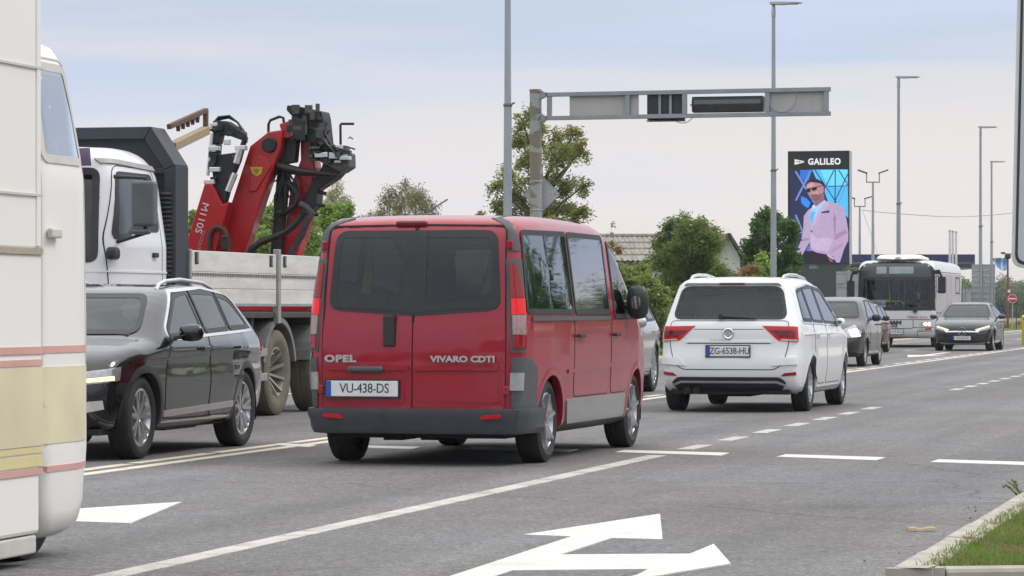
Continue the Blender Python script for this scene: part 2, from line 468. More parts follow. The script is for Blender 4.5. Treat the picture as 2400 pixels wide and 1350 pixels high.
# far kerb with its stones, and the verge behind it
kerb = thing('kerb', None, None, (0, 0, 0), RZ_ROAD); kerb['kind'] = 'structure'
kme = None
for k in range(150):
    t = 42 + 2.0 * k
    if k == 0:
        b = MB(); b.prism([(0, -.1), (.14, -.1), (.14, .10), (.11, .13), (0, .13)], .008, 1.992, lambda a, z, d: (a, d, z)); o = b.build('kerb_stone', plain('pale_kerb', (.40, .385, .34), .85, 0, .2, 3), kerb, bevel=.012); kme = o.data
        b1 = o
    else:
        o = b1.copy(); COL.objects.link(o)
    o.location = (SL - .14, t, random.uniform(-.006, .006)); o.rotation_euler.z = random.uniform(-.003, .003)
verge = thing('verge', None, None, (0, 0, 0), RZ_ROAD); verge['kind'] = 'structure'
m = MB(); m.v = [(x, y, z) for y in np.arange(10, 400, 10) for x, z in ((SL - .12, .09), (-18, .10), (-26, .06), (-90, .02))]; n_ = len(np.arange(10, 400, 10))
m.f = [(j * 4 + i, j * 4 + i + 1, j * 4 + 5 + i, j * 4 + 4 + i) for j in range(n_ - 1) for i in range(3)]; m.m = [0] * len(m.f)
m.build('verge_turf', plain('verge_turf', (.15, .17, .060), .95, 0, .5, 1.2, bmp=.3), verge)

def blades(name, pts, hmin, hmax, w, mats, lean=.35, parent=None, base=0.0):
    """grass blades: pts (n,2) in parent space"""
    n = len(pts); ang = rng.uniform(0, 2 * np.pi, n); h = rng.uniform(hmin, hmax, n) * (1 - .4 * rng.random(n)); la = rng.uniform(0, 2 * np.pi, n); ll = h * rng.uniform(.1, 1, n) * lean * 2
    z0 = np.full(n, base) if np.isscalar(base) else base
    dx, dy = np.cos(ang) * w / 2, np.sin(ang) * w / 2
    lx, ly = np.cos(la) * ll, np.sin(la) * ll
    A = np.stack([pts[:, 0] - dx, pts[:, 1] - dy, z0], 1); Bv = np.stack([pts[:, 0] + dx, pts[:, 1] + dy, z0], 1)
    Cv = np.stack([pts[:, 0] + dx * .7 + lx * .4, pts[:, 1] + dy * .7 + ly * .4, z0 + h * .6], 1); D = np.stack([pts[:, 0] - dx * .7 + lx * .4, pts[:, 1] - dy * .7 + ly * .4, z0 + h * .6], 1)
    T = np.stack([pts[:, 0] + lx, pts[:, 1] + ly, z0 + h], 1)
    V = np.stack([A, Bv, Cv, D, T], 1).reshape(-1, 3); i = np.arange(n) * 5
    F = np.concatenate([np.stack([i, i + 1, i + 2], 1), np.stack([i, i + 2, i + 3], 1), np.stack([i + 3, i + 2, i + 4], 1)])
    me = fast_mesh(name, V, F)
    return link(name, me, parent, mats)
def leafmat(name, cols, trans=.35, rough=.5, patch_scale=0):
    if name in _mats: return _mats[name]
    m, n, l = nodes(name)
    g = n.new('ShaderNodeNewGeometry')
    r = ramp(n, l, g.outputs['Random Per Island'], [(i / max(1, len(cols) - 1), c) for i, c in enumerate(cols)])
    col = r.outputs['Color']
    x = noise(n, l, patch_scale or .9, 3, .6)
    col = mixc(n, l, .8, col, ramp(n, l, x.outputs['Fac'], [(.35, (.72, .74, .70)), (.68, (1.25, 1.22, 1.12))]).outputs['Color'], 'MULTIPLY')
    b = principled(n, l, cols[0], rough, 0, .35); l.new(col, b.inputs['Base Color'])
    t = n.new('ShaderNodeBsdfTranslucent'); l.new(col, t.inputs['Color'])
    mx = n.new('ShaderNodeMixShader'); mx.inputs['Fac'].default_value = trans
    l.new(b.outputs['BSDF'], mx.inputs[1]); l.new(t.outputs['BSDF'], mx.inputs[2]); out(n, l, mx.outputs['Shader'])
    _mats[name] = m
    return m
# ---- the kerbed island on the near side
isl = thing('traffic_island', None, None, (0, 0, 0), RZ_ROAD); isl['kind'] = 'structure'
def rp(x, y, z=0):
    g = gpx(x, y, z); return st(g.x, g.y)
c0 = rp(2042, 1333, .13); e0 = rp(2440, 1328, .13)     # near corner and where the front kerb leaves the picture
sK = c0[0]
kw = .19
fx = Vector((e0[0] - c0[0], e0[1] - c0[1], 0)).normalized()
# front kerb stones (square to the view) and side kerb stones along the road, corner rounded
b = MB(); b.prism([(0, -.12), (kw * .7, -.12), (kw * .7, .13), (.03, .13), (0, .10)], 0.0, 1.0, lambda a, z, d: (a, d, z))
side = []
t = c0[1] + .12
for k in range(9):
    ln = 1.0
    b = MB(); b.prism([(0, -.12), (kw, -.12), (kw, .125), (.035, .13), (.008, .118), (0, .10)], .006, ln - .006, lambda a, z, d: (a, d, z))
    o = b.build('kerb_stone', CONC, isl, bevel=.008); o.location = (sK + .004 * t, t, random.uniform(-.004, .004)); t += ln
nrm = Vector((-fx.y, fx.x, 0))          # towards the island
p = Vector((c0[0] + .02, c0[1] + .06, 0)) + fx * .30
for k in range(3):
    ln = .95
    b = MB(); f_ = lambda a, z, d: p + fx * d + nrm * a + Vector((0, 0, z))
    b.prism([(0, -.12), (.11, -.12), (.11, .125), (.03, .13), (.008, .12), (0, .105)], .008, ln - .008, f_)
    b.build('kerb_stone', CONC, isl, bevel=.008); p = p + fx * ln
# the corner stone
b = MB(); P0 = Vector((c0[0] + .02, c0[1] + .06, 0)) + fx * .30; P1 = Vector((sK + .004 * (c0[1] + .12), c0[1] + .12, 0))
arc = [Vector(((1 - q) ** 2 * P0.x + 2 * q * (1 - q) * (c0[0] + .0) + q * q * P1.x, (1 - q) ** 2 * P0.y + 2 * q * (1 - q) * (c0[1] + .0) + q * q * P1.y, 0)) for q in np.linspace(0, 1, 8)]
poly = [(v.x, v.y) for v in arc] + [(P1.x + kw, P1.y), (P0.x + nrm.x * .11, P0.y + nrm.y * .11)]
b.prism(poly, -.12, .128, lambda a, c, d: (a, c, d)); b.build('kerb_stone', CONC, isl, bevel=.003)
m = MB(); gi = [(P0 + nrm * .10), (P0 + fx * 2.9 + nrm * .10), Vector((P0.x + 4.5, P0.y + 12, 0)), Vector((sK + kw - .01, 25.0, 0)), Vector((sK + kw - .01, P1.y, 0))]
m.prism([(v.x, v.y) for v in gi], -.1, .10, lambda a, c, d: (a, c, d)); m.build('island_soil', plain('island_soil', (.12, .12, .045), .95, 0, .4, 14, bmp=.3), isl)
GM = leafmat('grass_blades', [(.11, .21, .030), (.15, .27, .045), (.19, .30, .06), (.26, .27, .10), (.13, .23, .035)], .45, .55, 1.6)
DRYG = leafmat('dry_blades', [(.34, .27, .15), (.28, .22, .12), (.22, .19, .09)], .35, .7, 2)
def scatter(n, lim):
    q = np.stack([rng.uniform(sK + .16, sK + 3.2, n), c0[1] + .05 + 9.4 * rng.random(n) ** 1.5], 1)
    a, f2 = np.array([P0.x, P0.y]), np.array([fx.x, fx.y]); nn = np.array([nrm.x, nrm.y])
    d = (q - a) @ nn
    return q[(d > lim) & (q[:, 0] > sK + kw - .03 + .05 * rng.random(n))]
q = scatter(150000, .10); cl = np.sin(q[:, 0] * 9 + 1.3) * np.sin(q[:, 1] * 5.1) + .6 * np.sin(q[:, 0] * 23 + q[:, 1] * 17) + rng.normal(0, .35, len(q))
o = blades('grass', q[cl > -.55], .02, .062, .008, GM, parent=None, base=.10); o.rotation_euler.z = RZ_ROAD; setp(o, 'short green grass on the kerbed island', None, None, 'stuff')
o = blades('dry_grass', q[cl < -.25], .02, .06, .007, DRYG, .6, base=.10); o.rotation_euler.z = RZ_ROAD; setp(o, 'dry straw coloured grass among the green', None, None, 'stuff')
# weed reaching over the kerb, dry leaf on the asphalt, grit along the gutter
LV = leafmat('weed_leaf', [(.14, .24, .06), (.19, .31, .08), (.23, .34, .10)], .35)
def sprig(name, label, root, stems, seed):
    r = random.Random(seed); T = thing(name, label, 'plant', root)
    sm, lm = MB(), MB()
    for s in stems:
        P = [Vector((0, 0, 0))] + [Vector(v) for v in s]
        sm.tube(P, [.006] + [.004] * (len(P) - 2) + [.002], 5)
        for i in range(len(P) - 1):
            for k in range(7):
                c = P[i].lerp(P[i + 1], (k + r.random()) / 7); d = Vector((r.uniform(-1, 1), r.uniform(-1, 1), r.uniform(-.2, 1))).normalized(); e = d.cross(Vector((r.uniform(-1, 1), 1, r.uniform(-1, 1)))).normalized()
                L, w = r.uniform(.014, .026), r.uniform(.005, .009)
                lm.add([c, c + d * L * .45 + e * w, c + d * L, c + d * L * .45 - e * w], [(0, 1, 2, 3)])
    sm.build('stem', plain('weed_stem', (.10, .13, .05), .7), T); lm.build('leaves', LV, T, fix=False)
    return T
wv = gpx(2396, 1158, .10)
sprig('weed', 'green leafy weed arching over the kerb beside the grass island', (wv.x, wv.y, .08), [[(-.02, 0, .04), (-.05, .02, .075), (-.085, .02, .09)], [(-.02, .05, .04), (-.035, .06, .085), (-.05, .06, .10)], [(-.04, .0, .02), (-.075, .0, .055), (-.10, .0, .07), (-.12, .0, .055)]], 4)
lf = gpx(2160, 1246)
m = MB(); prof = [(-.14, .004), (-.11, .020), (-.07, .024), (-.03, .012), (.0, .006), (.03, .016), (.07, .024), (.115, .022), (.14, .008)]; wd = [.01, .04, .05, .035, .02, .04, .05, .04, .008]
m.v = [(x, s * w, z * .8 + s * .007 + .004) for (x, z), w in zip(prof, wd) for s in (-1, 0, 1)]
m.f = [(i * 3 + j, i * 3 + j + 1, i * 3 + j + 4, i * 3 + j + 3) for i in range(8) for j in (0, 1)]; m.m = [0] * 16
o = m.build('fallen_leaf', plain('dry_leaf', (.38, .26, .10), .7, 0, .35, 40), smooth=60, fix=False); o.location = (lf.x, lf.y, .008); o.rotation_euler.z = .1; o.scale = (.62, .62, .62); md = o.modifiers.new('thick', 'SOLIDIFY'); md.thickness = .002
setp(o, 'curled dry yellow leaf lying on the asphalt beside the kerb', 'leaf')
m = MB()
for k in range(26):
    t_ = random.uniform(c0[1] - .6, c0[1] + 8); s_ = sK - abs(random.gauss(0, .16)) - .02
    r_ = random.uniform(.003, .006)
    m.box((s_, t_, r_ * .6), (r_ * 2, r_ * random.uniform(1, 2), r_), M=None)
o = m.build('gutter_grit', plain('grit', (.10, .09, .075), .9, 0, .6, 60)); o.rotation_euler.z = RZ_ROAD; setp(o, 'loose grit and crumbs in the gutter', None, None, 'stuff')
# ------------------------------------------------------------------ car bodies as smooth solids
def chaikin(P, it=2, keep=.25):
    P = np.asarray(P, float)
    for _ in range(it):
        Q = np.roll(P, -1, 0)
        P = np.stack([P * (1 - keep) + Q * keep, P * keep + Q * (1 - keep)], 1).reshape(-1, 2)
    return P
def sdpoly(px, pz, P):
    d = np.full(px.shape, 1e9); ins = np.zeros(px.shape, bool)
    for a, b in zip(P, np.roll(P, -1, 0)):
        e = b - a; wx, wz = px - a[0], pz - a[1]
        t = np.clip((wx * e[0] + wz * e[1]) / max(e @ e, 1e-12), 0, 1)
        d = np.minimum(d, (wx - t * e[0]) ** 2 + (wz - t * e[1]) ** 2)
        c = (a[1] > pz) != (b[1] > pz)
        ins ^= c & (px < (b[0] - a[0]) * (pz - a[1]) / (b[1] - a[1] + 1e-12) + a[0])
    return np.where(ins, -1, 1) * np.sqrt(d)
def inpoly(x, z, P):
    P = np.asarray(P, float); ins = np.zeros(x.shape, bool)
    for a, b in zip(P, np.roll(P, -1, 0)):
        c = (a[1] > z) != (b[1] > z)
        ins ^= c & (x < (b[0] - a[0]) * (z - a[1]) / (b[1] - a[1] + 1e-12) + a[0])
    return ins
def table(pts, lo, hi, n=400, sm=7):
    x = np.linspace(lo, hi, n); y = np.interp(x, [p[0] for p in pts], [p[1] for p in pts])
    k = np.hanning(sm * 2 + 1); k /= k.sum()
    y = np.convolve(np.pad(y, sm, mode='edge'), k, 'valid')
    return x, y
def fillet(poly, r, step=.05):
    """a closed outline with rounded corners, evenly sampled"""
    P = [np.array(p, float) for p in poly]; n = len(P); o = []
    for i in range(n):
        a, b, c = P[i - 1], P[i], P[(i + 1) % n]
        u, v = a - b, c - b; lu, lv = np.linalg.norm(u), np.linalg.norm(v)
        k = min(r, lu * .45, lv * .45)
        p, q = b + u / lu * k, b + v / lv * k
        for t in np.linspace(0, 1, 5):
            o.append((1 - t) ** 2 * p + 2 * t * (1 - t) * b + t * t * q)
    R = []
    for a, b in zip(o, o[1:] + o[:1]):
        m = max(1, int(np.linalg.norm(b - a) / step))
        for k in range(m): R.append(a + (b - a) * k / m)
    return np.array(R)
def offs(o, d):
    """an outline moved inwards by d"""
    e = np.roll(o, -1, 0) - np.roll(o, 1, 0); nn = np.stack([-e[:, 1], e[:, 0]], 1); nn /= np.linalg.norm(nn, axis=1)[:, None] + 1e-9
    A = .5 * np.sum(o[:, 0] * np.roll(o[:, 1], -1) - np.roll(o[:, 0], -1) * o[:, 1])
    return o + nn * d * (1 if A > 0 else -1)

class Body:
    def __init__(s, side, wz, plan, k=.10, br=.05, bf=.10, crown=.02, zc=.75, xo=(.8, .9), chk=2, sm=7):
        P = chaikin(side, chk)
        s.L = P[:, 0].max(); s.H = P[:, 1].max()
        s.gx, s.gz = np.linspace(-.6, s.L + .6, int((s.L + 1.2) / .0125)), np.linspace(-.3, s.H + .5, int((s.H + .8) / .0125))
        X, Z = np.meshgrid(s.gx, s.gz, indexing='ij')
        s.G = sdpoly(X, Z, P)
        s.wx, s.wy = table(wz, -.1, s.H + .3, 500, sm)
        s.pxs, s.pys = table(plan, -.2, s.L + .2, 500, 6)
        s.k, s.br, s.bf, s.cr, s.zc, s.xo = k, br, bf, crown, zc, xo
        s.zw = s.H * .62
    def sd2(s, x, z):
        i = np.clip((x - s.gx[0]) / (s.gx[1] - s.gx[0]), 0, len(s.gx) - 1.001); j = np.clip((z - s.gz[0]) / (s.gz[1] - s.gz[0]), 0, len(s.gz) - 1.001)
        a, b = i.astype(int), j.astype(int); u, v = i - a, j - b
        return (s.G[a, b] * (1 - u) + s.G[a + 1, b] * u) * (1 - v) + (s.G[a, b + 1] * (1 - u) + s.G[a + 1, b + 1] * u) * v
    def f(s, p):
        x, y, z = p[..., 0], np.abs(p[..., 1]), p[..., 2]
        q = np.clip(x / s.L, 0, 1); y2 = y * y
        xe = x - s.br * y2 * (1 - q) + s.bf * y2 * q
        ze = z + s.cr * y2 * np.clip((z - .5) / .3, 0, 1)
        a = s.sd2(xe, ze)
        b = y - np.interp(z, s.wx, s.wy) * np.interp(x, s.pxs, s.pys)
        h = np.maximum(s.k - np.abs(a - b), 0) / s.k
        return np.maximum(a, b) + h * h * s.k * .25
    def hit(s, A, B, it=26):           # from outside A to inside B
        lo, hi = np.zeros(len(A)), np.ones(len(A)); D = B - A
        for _ in range(it):
            m = (lo + hi) / 2; o = s.f(A + D * m[:, None]) > 0
            lo = np.where(o, m, lo); hi = np.where(o, hi, m)
        return A + D * hi[:, None]
    def normal(s, P, e=.006):
        g = np.stack([s.f(P + d) - s.f(P - d) for d in np.eye(3) * e], 1)
        return g / (np.linalg.norm(g, axis=1)[:, None] + 1e-9)
    def proj(s, view, ab, sg=1):
        ab = np.asarray(ab, float); a, b = ab[:, 0], ab[:, 1]; o = np.zeros(len(a))
        if view == 'side': A, B = np.stack([a, o + sg * 1.6, b], 1), np.stack([a, o, b], 1)
        elif view == 'rear': A, B = np.stack([o - .6, a, b], 1), np.stack([o + s.L * .5, a, b], 1)
        elif view == 'front': A, B = np.stack([o + s.L + .6, a, b], 1), np.stack([o + s.L * .4, a, b], 1)
        elif view == 'top': A, B = np.stack([a, b, o + s.H + .4], 1), np.stack([a, b, o + s.zc * .6], 1)
        else:                          # corner views: angle in degrees and height
            t = np.radians(a); x0 = s.xo[0] if view == 'cr' else s.L - s.xo[1]; dx = -np.cos(t) if view == 'cr' else np.cos(t)
            B = np.stack([o + x0, o, b], 1); A = B + np.stack([dx, np.sin(t), o], 1) * 2.2
        P = s.hit(A, B)
        return P, s.normal(P)
    def shell(s, name, mats, parent, holes=(), nx=120, na=120, ncap=34, split=None):
        x0, x1 = s.xo[0], s.L - s.xo[1]
        ph = np.linspace(0, 2 * np.pi, na, endpoint=False)
        rows = []
        def ray(O, d):
            return s.hit(O + d * 4.5, O)
        for kk in range(1, ncap):
            ps = np.pi / 2 * (1 - kk / ncap)
            d = np.stack([np.full(na, -np.sin(ps)), np.cos(ps) * np.cos(ph), np.cos(ps) * np.sin(ph)], 1)
            rows.append((np.array([x0, 0, s.zc]), d))
        for x in np.linspace(x0, x1, nx):
            rows.append((np.array([x, 0, s.zc]), np.stack([0 * ph, np.cos(ph), np.sin(ph)], 1)))
        zf = min(s.zc, .62)
        for kk in range(1, ncap):
            ps = np.pi / 2 * kk / ncap
            d = np.stack([np.full(na, np.sin(ps)), np.cos(ps) * np.cos(ph), np.cos(ps) * np.sin(ph)], 1)
            rows.append((np.array([x1, 0, s.zc]), d))
        V = s.hit(np.concatenate([np.broadcast_to(o, d.shape) + d * 4.5 for o, d in rows]), np.concatenate([np.broadcast_to(o, d.shape) for o, d in rows]))
        R = len(rows); idx = np.arange(R * na).reshape(R, na)
        F = np.stack([idx[:-1], np.roll(idx[:-1], -1, 1), np.roll(idx[1:], -1, 1), idx[1:]], -1).reshape(-1, 4)
        C = V[F].mean(1); keep = np.ones(len(F), bool)
        for h in holes: keep &= ~h(C)
        mi = split(C) if split else np.zeros(len(F), int)
        F, mi = F[keep], mi[keep].astype(np.int32)
        ends = []
        vs = V.tolist(); fs = [tuple(f) for f in F.tolist()]; ml = mi.tolist()
        fs.append(tuple(idx[0].tolist()[::-1])); ml.append(0)
        fs.append(tuple(idx[-1].tolist())); ml.append(0)
        me = bpy.data.meshes.new(name); me.from_pydata(vs, [], fs); me.polygons.foreach_set('material_index', ml)
        me.shade_smooth()
        # faces look outwards
        o = link(name, me, parent, mats)
        bm = bmesh.new(); bm.from_mesh(me)
        fc = bm.faces[:] ; bm.faces.ensure_lookup_table()
        g = bm.faces[len(bm.faces) // 2]
        c0 = np.array(g.calc_center_median()); n0 = s.normal(c0[None])[0]
        if Vector(n0).dot(g.normal) < 0:
            bmesh.ops.reverse_faces(bm, faces=[f for f in bm.faces])
        bm.verts.ensure_lookup_table()
        bmesh.ops.delete(bm, geom=[v for v in bm.verts if not v.link_faces], context='VERTS')
        bm.to_mesh(me); bm.free()
        return o
    # ---- pieces that follow the surface
    def patch(s, view, poly, name, mat, parent, r=.03, off=.006, th=.02, sg=1, rings=6, step=.05, raw=False, smooth=True):
        o = np.asarray(poly, float) if raw else fillet(poly, r, step)
        c = o.mean(0); n = len(o)
        ks = np.linspace(1, 0, rings + 1)[:-1]
        pts = np.concatenate([c + (o - c) * k for k in ks] + [c[None]])
        P, N = s.proj(view, pts, sg)
        T = P + N * off
        sk = P[:n] + N[:n] * (off - th)
        V = np.concatenate([T, sk]); fs = []
        for k in range(rings - 1):
            for i in range(n):
                j = (i + 1) % n; fs.append((k * n + i, k * n + j, (k + 1) * n + j, (k + 1) * n + i))
        cc = rings * n
        for i in range(n):
            j = (i + 1) % n; fs.append(((rings - 1) * n + i, (rings - 1) * n + j, cc))
            fs.append((cc + 1 + i, cc + 1 + j, j, i))
        mb = MB(); mb.v = [tuple(v) for v in V]; mb.f = fs; mb.m = [0] * len(fs)
        return mb.build(name, mat, parent, smooth=50)
    def rim(s, view, poly, name, mat, parent, w=.03, r=.03, off=.007, th=.015, sg=1, step=.05, out=0.0):
        o = fillet(poly, r, step); a = offs(o, -out); b = offs(o, w); n = len(o)
        P, N = s.proj(view, np.concatenate([a, b]), sg)
        T = P + N * off; S = P + N * (off - th)
        V = np.concatenate([T, S]); fs = []
        for i in range(n):
            j = (i + 1) % n
            fs += [(i, j, n + j, n + i), (2 * n + i, 2 * n + j, j, i), (n + i, n + j, 3 * n + j, 3 * n + i)]
        mb = MB(); mb.v = [tuple(v) for v in V]; mb.f = fs; mb.m = [0] * len(fs)
        return mb.build(name, mat, parent, smooth=40)
    def strip(s, view, line, w, name, mat, parent, off=.004, th=.01, sg=1, step=.05):
        P = [np.array(p, float) for p in line]; L = []
        for a, b in zip(P, P[1:]):
            m = max(1, int(np.linalg.norm(b - a) / step)); L += [a + (b - a) * k / m for k in range(m)]
        L.append(P[-1]); L = np.array(L)
        e = np.gradient(L, axis=0); e /= np.linalg.norm(e, axis=1)[:, None] + 1e-9
        nn = np.stack([-e[:, 1], e[:, 0]], 1) * w / 2; n = len(L)
        Q, N = s.proj(view, np.concatenate([L + nn, L - nn]), sg)
        V = np.concatenate([Q + N * off, Q + N * (off - th)]); fs = []
        for i in range(n - 1):
            fs += [(i, i + 1, n + i + 1, n + i), (2 * n + i, 2 * n + i + 1, i + 1, i), (n + i, n + i + 1, 3 * n + i + 1, 3 * n + i)]
        fs += [(0, n, 3 * n, 2 * n), (n - 1, 2 * n - 1, 4 * n - 1, 3 * n - 1)]
        mb = MB(); mb.v = [tuple(v) for v in V]; mb.f = fs; mb.m = [0] * len(fs)
        return mb.build(name, mat, parent, smooth=40)
    def arch(s, cx, cz, r0, r1, name, mat, parent, sg=1, off=.006, zmin=.2, depth=.06):
        a0 = math.asin(max(-.95, min(.95, (zmin - cz) / r0)))
        ph = np.linspace(a0, math.pi - a0, 34)
        ring = lambda r: np.stack([cx + r * np.cos(ph), np.maximum(cz + r * np.sin(ph), zmin * .9)], 1)
        n = len(ph)
        P, N = s.proj('side', np.concatenate([ring(r1), ring((r0 + r1) / 2), ring(r0)]), sg)
        A = P[:n] + N[:n] * .001; Bm = P[n:2 * n] + N[n:2 * n] * off; I = P[2 * n:] + N[2 * n:] * off * .7
        D = I.copy(); D[:, 1] -= sg * depth
        V = np.concatenate([A, Bm, I, D]); fs = []
        for k in range(3):
            for i in range(n - 1): fs.append((k * n + i, k * n + i + 1, (k + 1) * n + i + 1, (k + 1) * n + i))
        mb = MB(); mb.v = [tuple(v) for v in V]; mb.f = fs; mb.m = [0] * len(fs)
        return mb.build(name, mat, parent, smooth=50)
    def window(s, view, poly, tint, parent, sg=1, r=.05, fr=.035, name='window', frame=None, off=.004):
        p = s.patch(view, poly, name, tint, parent, r=r, off=off, th=.008, sg=sg, rings=5)
        s.rim(view, poly, 'window_seal', frame or BLACK, p, w=fr, r=r, off=off + .003, th=.014, sg=sg, out=.012)
        return p
def hole_side(poly, shrink=.02, ymin=.35):
    o = offs(fillet(poly, .05), shrink)
    return lambda C: inpoly(C[:, 0], C[:, 2], o) & (np.abs(C[:, 1]) > ymin)
def hole_end(poly, xlo, xhi, shrink=.02):
    o = offs(fillet(poly, .05), shrink)
    return lambda C: inpoly(C[:, 1], C[:, 2], o) & (C[:, 0] > xlo) & (C[:, 0] < xhi)
def hole_arch(cx, cz, R, ymin=.45):
    return lambda C: ((C[:, 0] - cx) ** 2 + (C[:, 2] - cz) ** 2 < R * R) & (np.abs(C[:, 1]) > ymin)

def wheel(parent, x, y, R, w, sg, spokes=5, rim_r=None, rim_mat=None, twin=True, tyre_mat=None, dish=.03):
    """x, y: centre; sg: the side it looks to"""
    rim_r = rim_r or R * .70
    h = holder('wheel', parent, (x, y, R))
    a = w / 2
    t = MB()
    t.lathe([(rim_r, a * .80), (rim_r + (R - rim_r) * .35, a), (R - .035, a * .97), (R - .008, a * .84), (R, a * .6), (R - .007, a * .58), (R, a * .54), (R, a * .12), (R - .007, a * .1), (R - .007, -a * .1), (R, -a * .12), (R, -a * .6), (R - .01, -a * .85), (R - .06, -a), (rim_r, -a * .8)], n=40)
    t.build('tyre', tyre_mat or RUBBER, h, smooth=38)
    m = MB()
    o = sg * a * .78
    m.lathe([(rim_r + .004, o), (rim_r - .018, o + sg * .006), (rim_r - .03, o - sg * .012), (rim_r - .045, -sg * a * .3)], n=36)
    hub = o - sg * dish
    m.lathe([(.001, hub + sg * .012), (R * .12, hub + sg * .01), (R * .16, hub - sg * .012), (R * .16, hub - sg * .05)], n=20)
    for k in range(spokes):
        for e in ((-.16, .16) if twin else (0,)):
            t0, t1 = 2 * math.pi * k / spokes + .3, 2 * math.pi * k / spokes + .3 + e
            p = (R * .12 * math.cos(t0), hub, R * .12 * math.sin(t0)); q = ((rim_r - .012) * math.cos(t1), o - sg * .008, (rim_r - .012) * math.sin(t1))
            m.bar(p, q, .03, .034 if twin else .065, up=(0, 1, 0))
    m.build('rim', rim_mat or ALLOY, h, smooth=35)
    d = MB(); d.lathe([(.001, hub - sg * .05), (R * .5, hub - sg * .05), (R * .5, hub - sg * .075)], n=24)
    d.lathe([(rim_r - .04, -sg * a * .3), (.02, -sg * a * .3)], n=24)
    d.build('brake_disc', DARK, h, smooth=35)
    return h
def arch_liner(parent, x, y, z, R, sg, depth=.42):
    m = MB(); n = 18
    for k in range(n + 1):
        t = math.pi * k / n * 1.16 - .25
        for yy in (y, y - sg * depth): m.v.append((x + R * math.cos(t), yy, z + R * math.sin(t)))
    for k in range(n): m.f.append((2 * k, 2 * k + 1, 2 * k + 3, 2 * k + 2)); m.m.append(0)
    m.f.append(tuple(2 * k + 1 for k in range(n + 1))); m.m.append(0)
    return m.build('wheel_well', DARK, parent, smooth=60)
def seat(parent, x, y, z, mat=None, belt=None):
    """a car seat, its back at x"""
    m = MB()
    m.box((x + .28, y, z + .08), (.5, .46, .14))
    M = Matrix.Translation((x + .02, y, z + .12)) @ Matrix.Rotation(math.radians(-14), 4, 'Y')
    m.box((0, 0, .28), (.13, .44, .58), M=M)
    m.box((-.01, 0, .68), (.09, .24, .17), M=M)
    m.box((-.01, .06, .6), (.015, .015, .1), M=M); m.box((-.01, -.06, .6), (.015, .015, .1), M=M)
    o = m.build('seat', mat or FABRIC, parent, bevel=.03)
    return o
def plate(parent, code, P, X, Z, w=.52, h=.112, eu=True):
    """number plate with its characters; X reading direction, Z outward"""
    X, Z = Vector(X).normalized(), Vector(Z).normalized(); Yv = Z.cross(X); P = Vector(P)
    fr = lambda a, b, d: P + X * a + Yv * b + Z * d
    m = MB(); m.prism([(-w / 2, -h / 2), (w / 2, -h / 2), (w / 2, h / 2), (-w / 2, h / 2)], 0, .012, fr)
    p = m.build('number_plate', WHITEP, parent, bevel=.004)
    f = MB(); 
    for a, b, c, d in ((-w / 2 - .012, -h / 2 - .012, w / 2 + .012, -h / 2), (-w / 2 - .012, h / 2, w / 2 + .012, h / 2 + .012), (-w / 2 - .012, -h / 2, -w / 2, h / 2), (w / 2, -h / 2, w / 2 + .012, h / 2)):
        f.prism([(a, b), (c, b), (c, d), (a, d)], -.01, .010, fr)
    f.build('plate_frame', BLACK, p)
    if eu:
        e = MB(); e.prism([(-w / 2 + .002, -h / 2 + .002), (-w / 2 + .045, -h / 2 + .002), (-w / 2 + .045, h / 2 - .002), (-w / 2 + .002, h / 2 - .002)], .0125, .0145, fr)
        e.build('plate_band', BLUEP, p)
    text(code, h * .86, INK, p, fr(.022 if eu else 0, 0, .0135), X, Z, sx=.86, extrude=.0008, spacing=.95)
    return p
def mirror(parent, B, x, z, sg, mat, size=(.14, .22, .16), glassmat=None, out_=.14, facing=-1):
    P, N = B.proj('side', [(x, z)], sg); p = P[0]
    h = MB(); y0 = p[1]; cy = y0 + sg * (out_)
    n = 12
    # a rounded pod: superellipse rings along x
    rings = []
    for k in range(7):
        u = -1 + 2 * k / 6
        sc = (1 - abs(u) ** 3 * .55) if u < 0 else (1 - u ** 2.2 * .75)
        rings.append([(x + (-u if facing < 0 else u) * -size[0] / 2, cy + sc * size[1] / 2 * math.copysign(abs(math.cos(t)) ** .7, math.cos(t)), z + .05 + sc * size[2] / 2 * math.copysign(abs(math.sin(t)) ** .7, math.sin(t))) for t in [2 * math.pi * i / n for i in range(n)]])
    b = 0
    for r_ in rings: h.v += r_
    for k in range(6):
        for i in range(n): h.f.append((k * n + i, k * n + (i + 1) % n, (k + 1) * n + (i + 1) % n, (k + 1) * n + i)); h.m.append(0)
    h.f.append(tuple(range(n))); h.f.append(tuple(6 * n + i for i in range(n))); h.m += [0, 0]
    o = h.build('wing_mirror', mat, parent, smooth=60)
    a = MB(); a.bar((x + .02, y0 - sg * .03, z), (x, cy - sg * size[1] * .3, z + .02), .06, .035); a.build('mirror_arm', BLACK, o, bevel=.008)
    g = MB(); r0 = rings[0] if True else rings[-1]
    c = Vector((x - size[0] / 2 - .004, cy, z + .05))
    g.v = [tuple(c + (Vector(q) - Vector((q[0], c.y, c.z))) * 1.0 - Vector((0, 0, 0)) if False else (c.x, c.y + (q[1] - c.y) * .9, c.z + (q[2] - c.z) * .88)) for q in r0]
    g.f = [tuple(range(n))]; g.m = [0]
    g.build('mirror_glass', glassmat or MIRROR, o)
    return o
MIRROR = plain('mirror_glass', (.45, .62, .60), .03, 1.0, .03, 5)
def handles(B, parent, spots, sg, mat):
    for x, z in spots:
        P, N = B.proj('side', [(x - .09, z), (x + .09, z)], sg)
        m = MB(); a, b = Vector(P[0] + N[0] * .028), Vector(P[1] + N[1] * .028)
        m.bar(a, b, .022, .03); m.bar(Vector(P[0]), a, .02, .02); m.bar(Vector(P[1]), b, .02, .02)
        yield m.build('handle', mat, parent, bevel=.006)
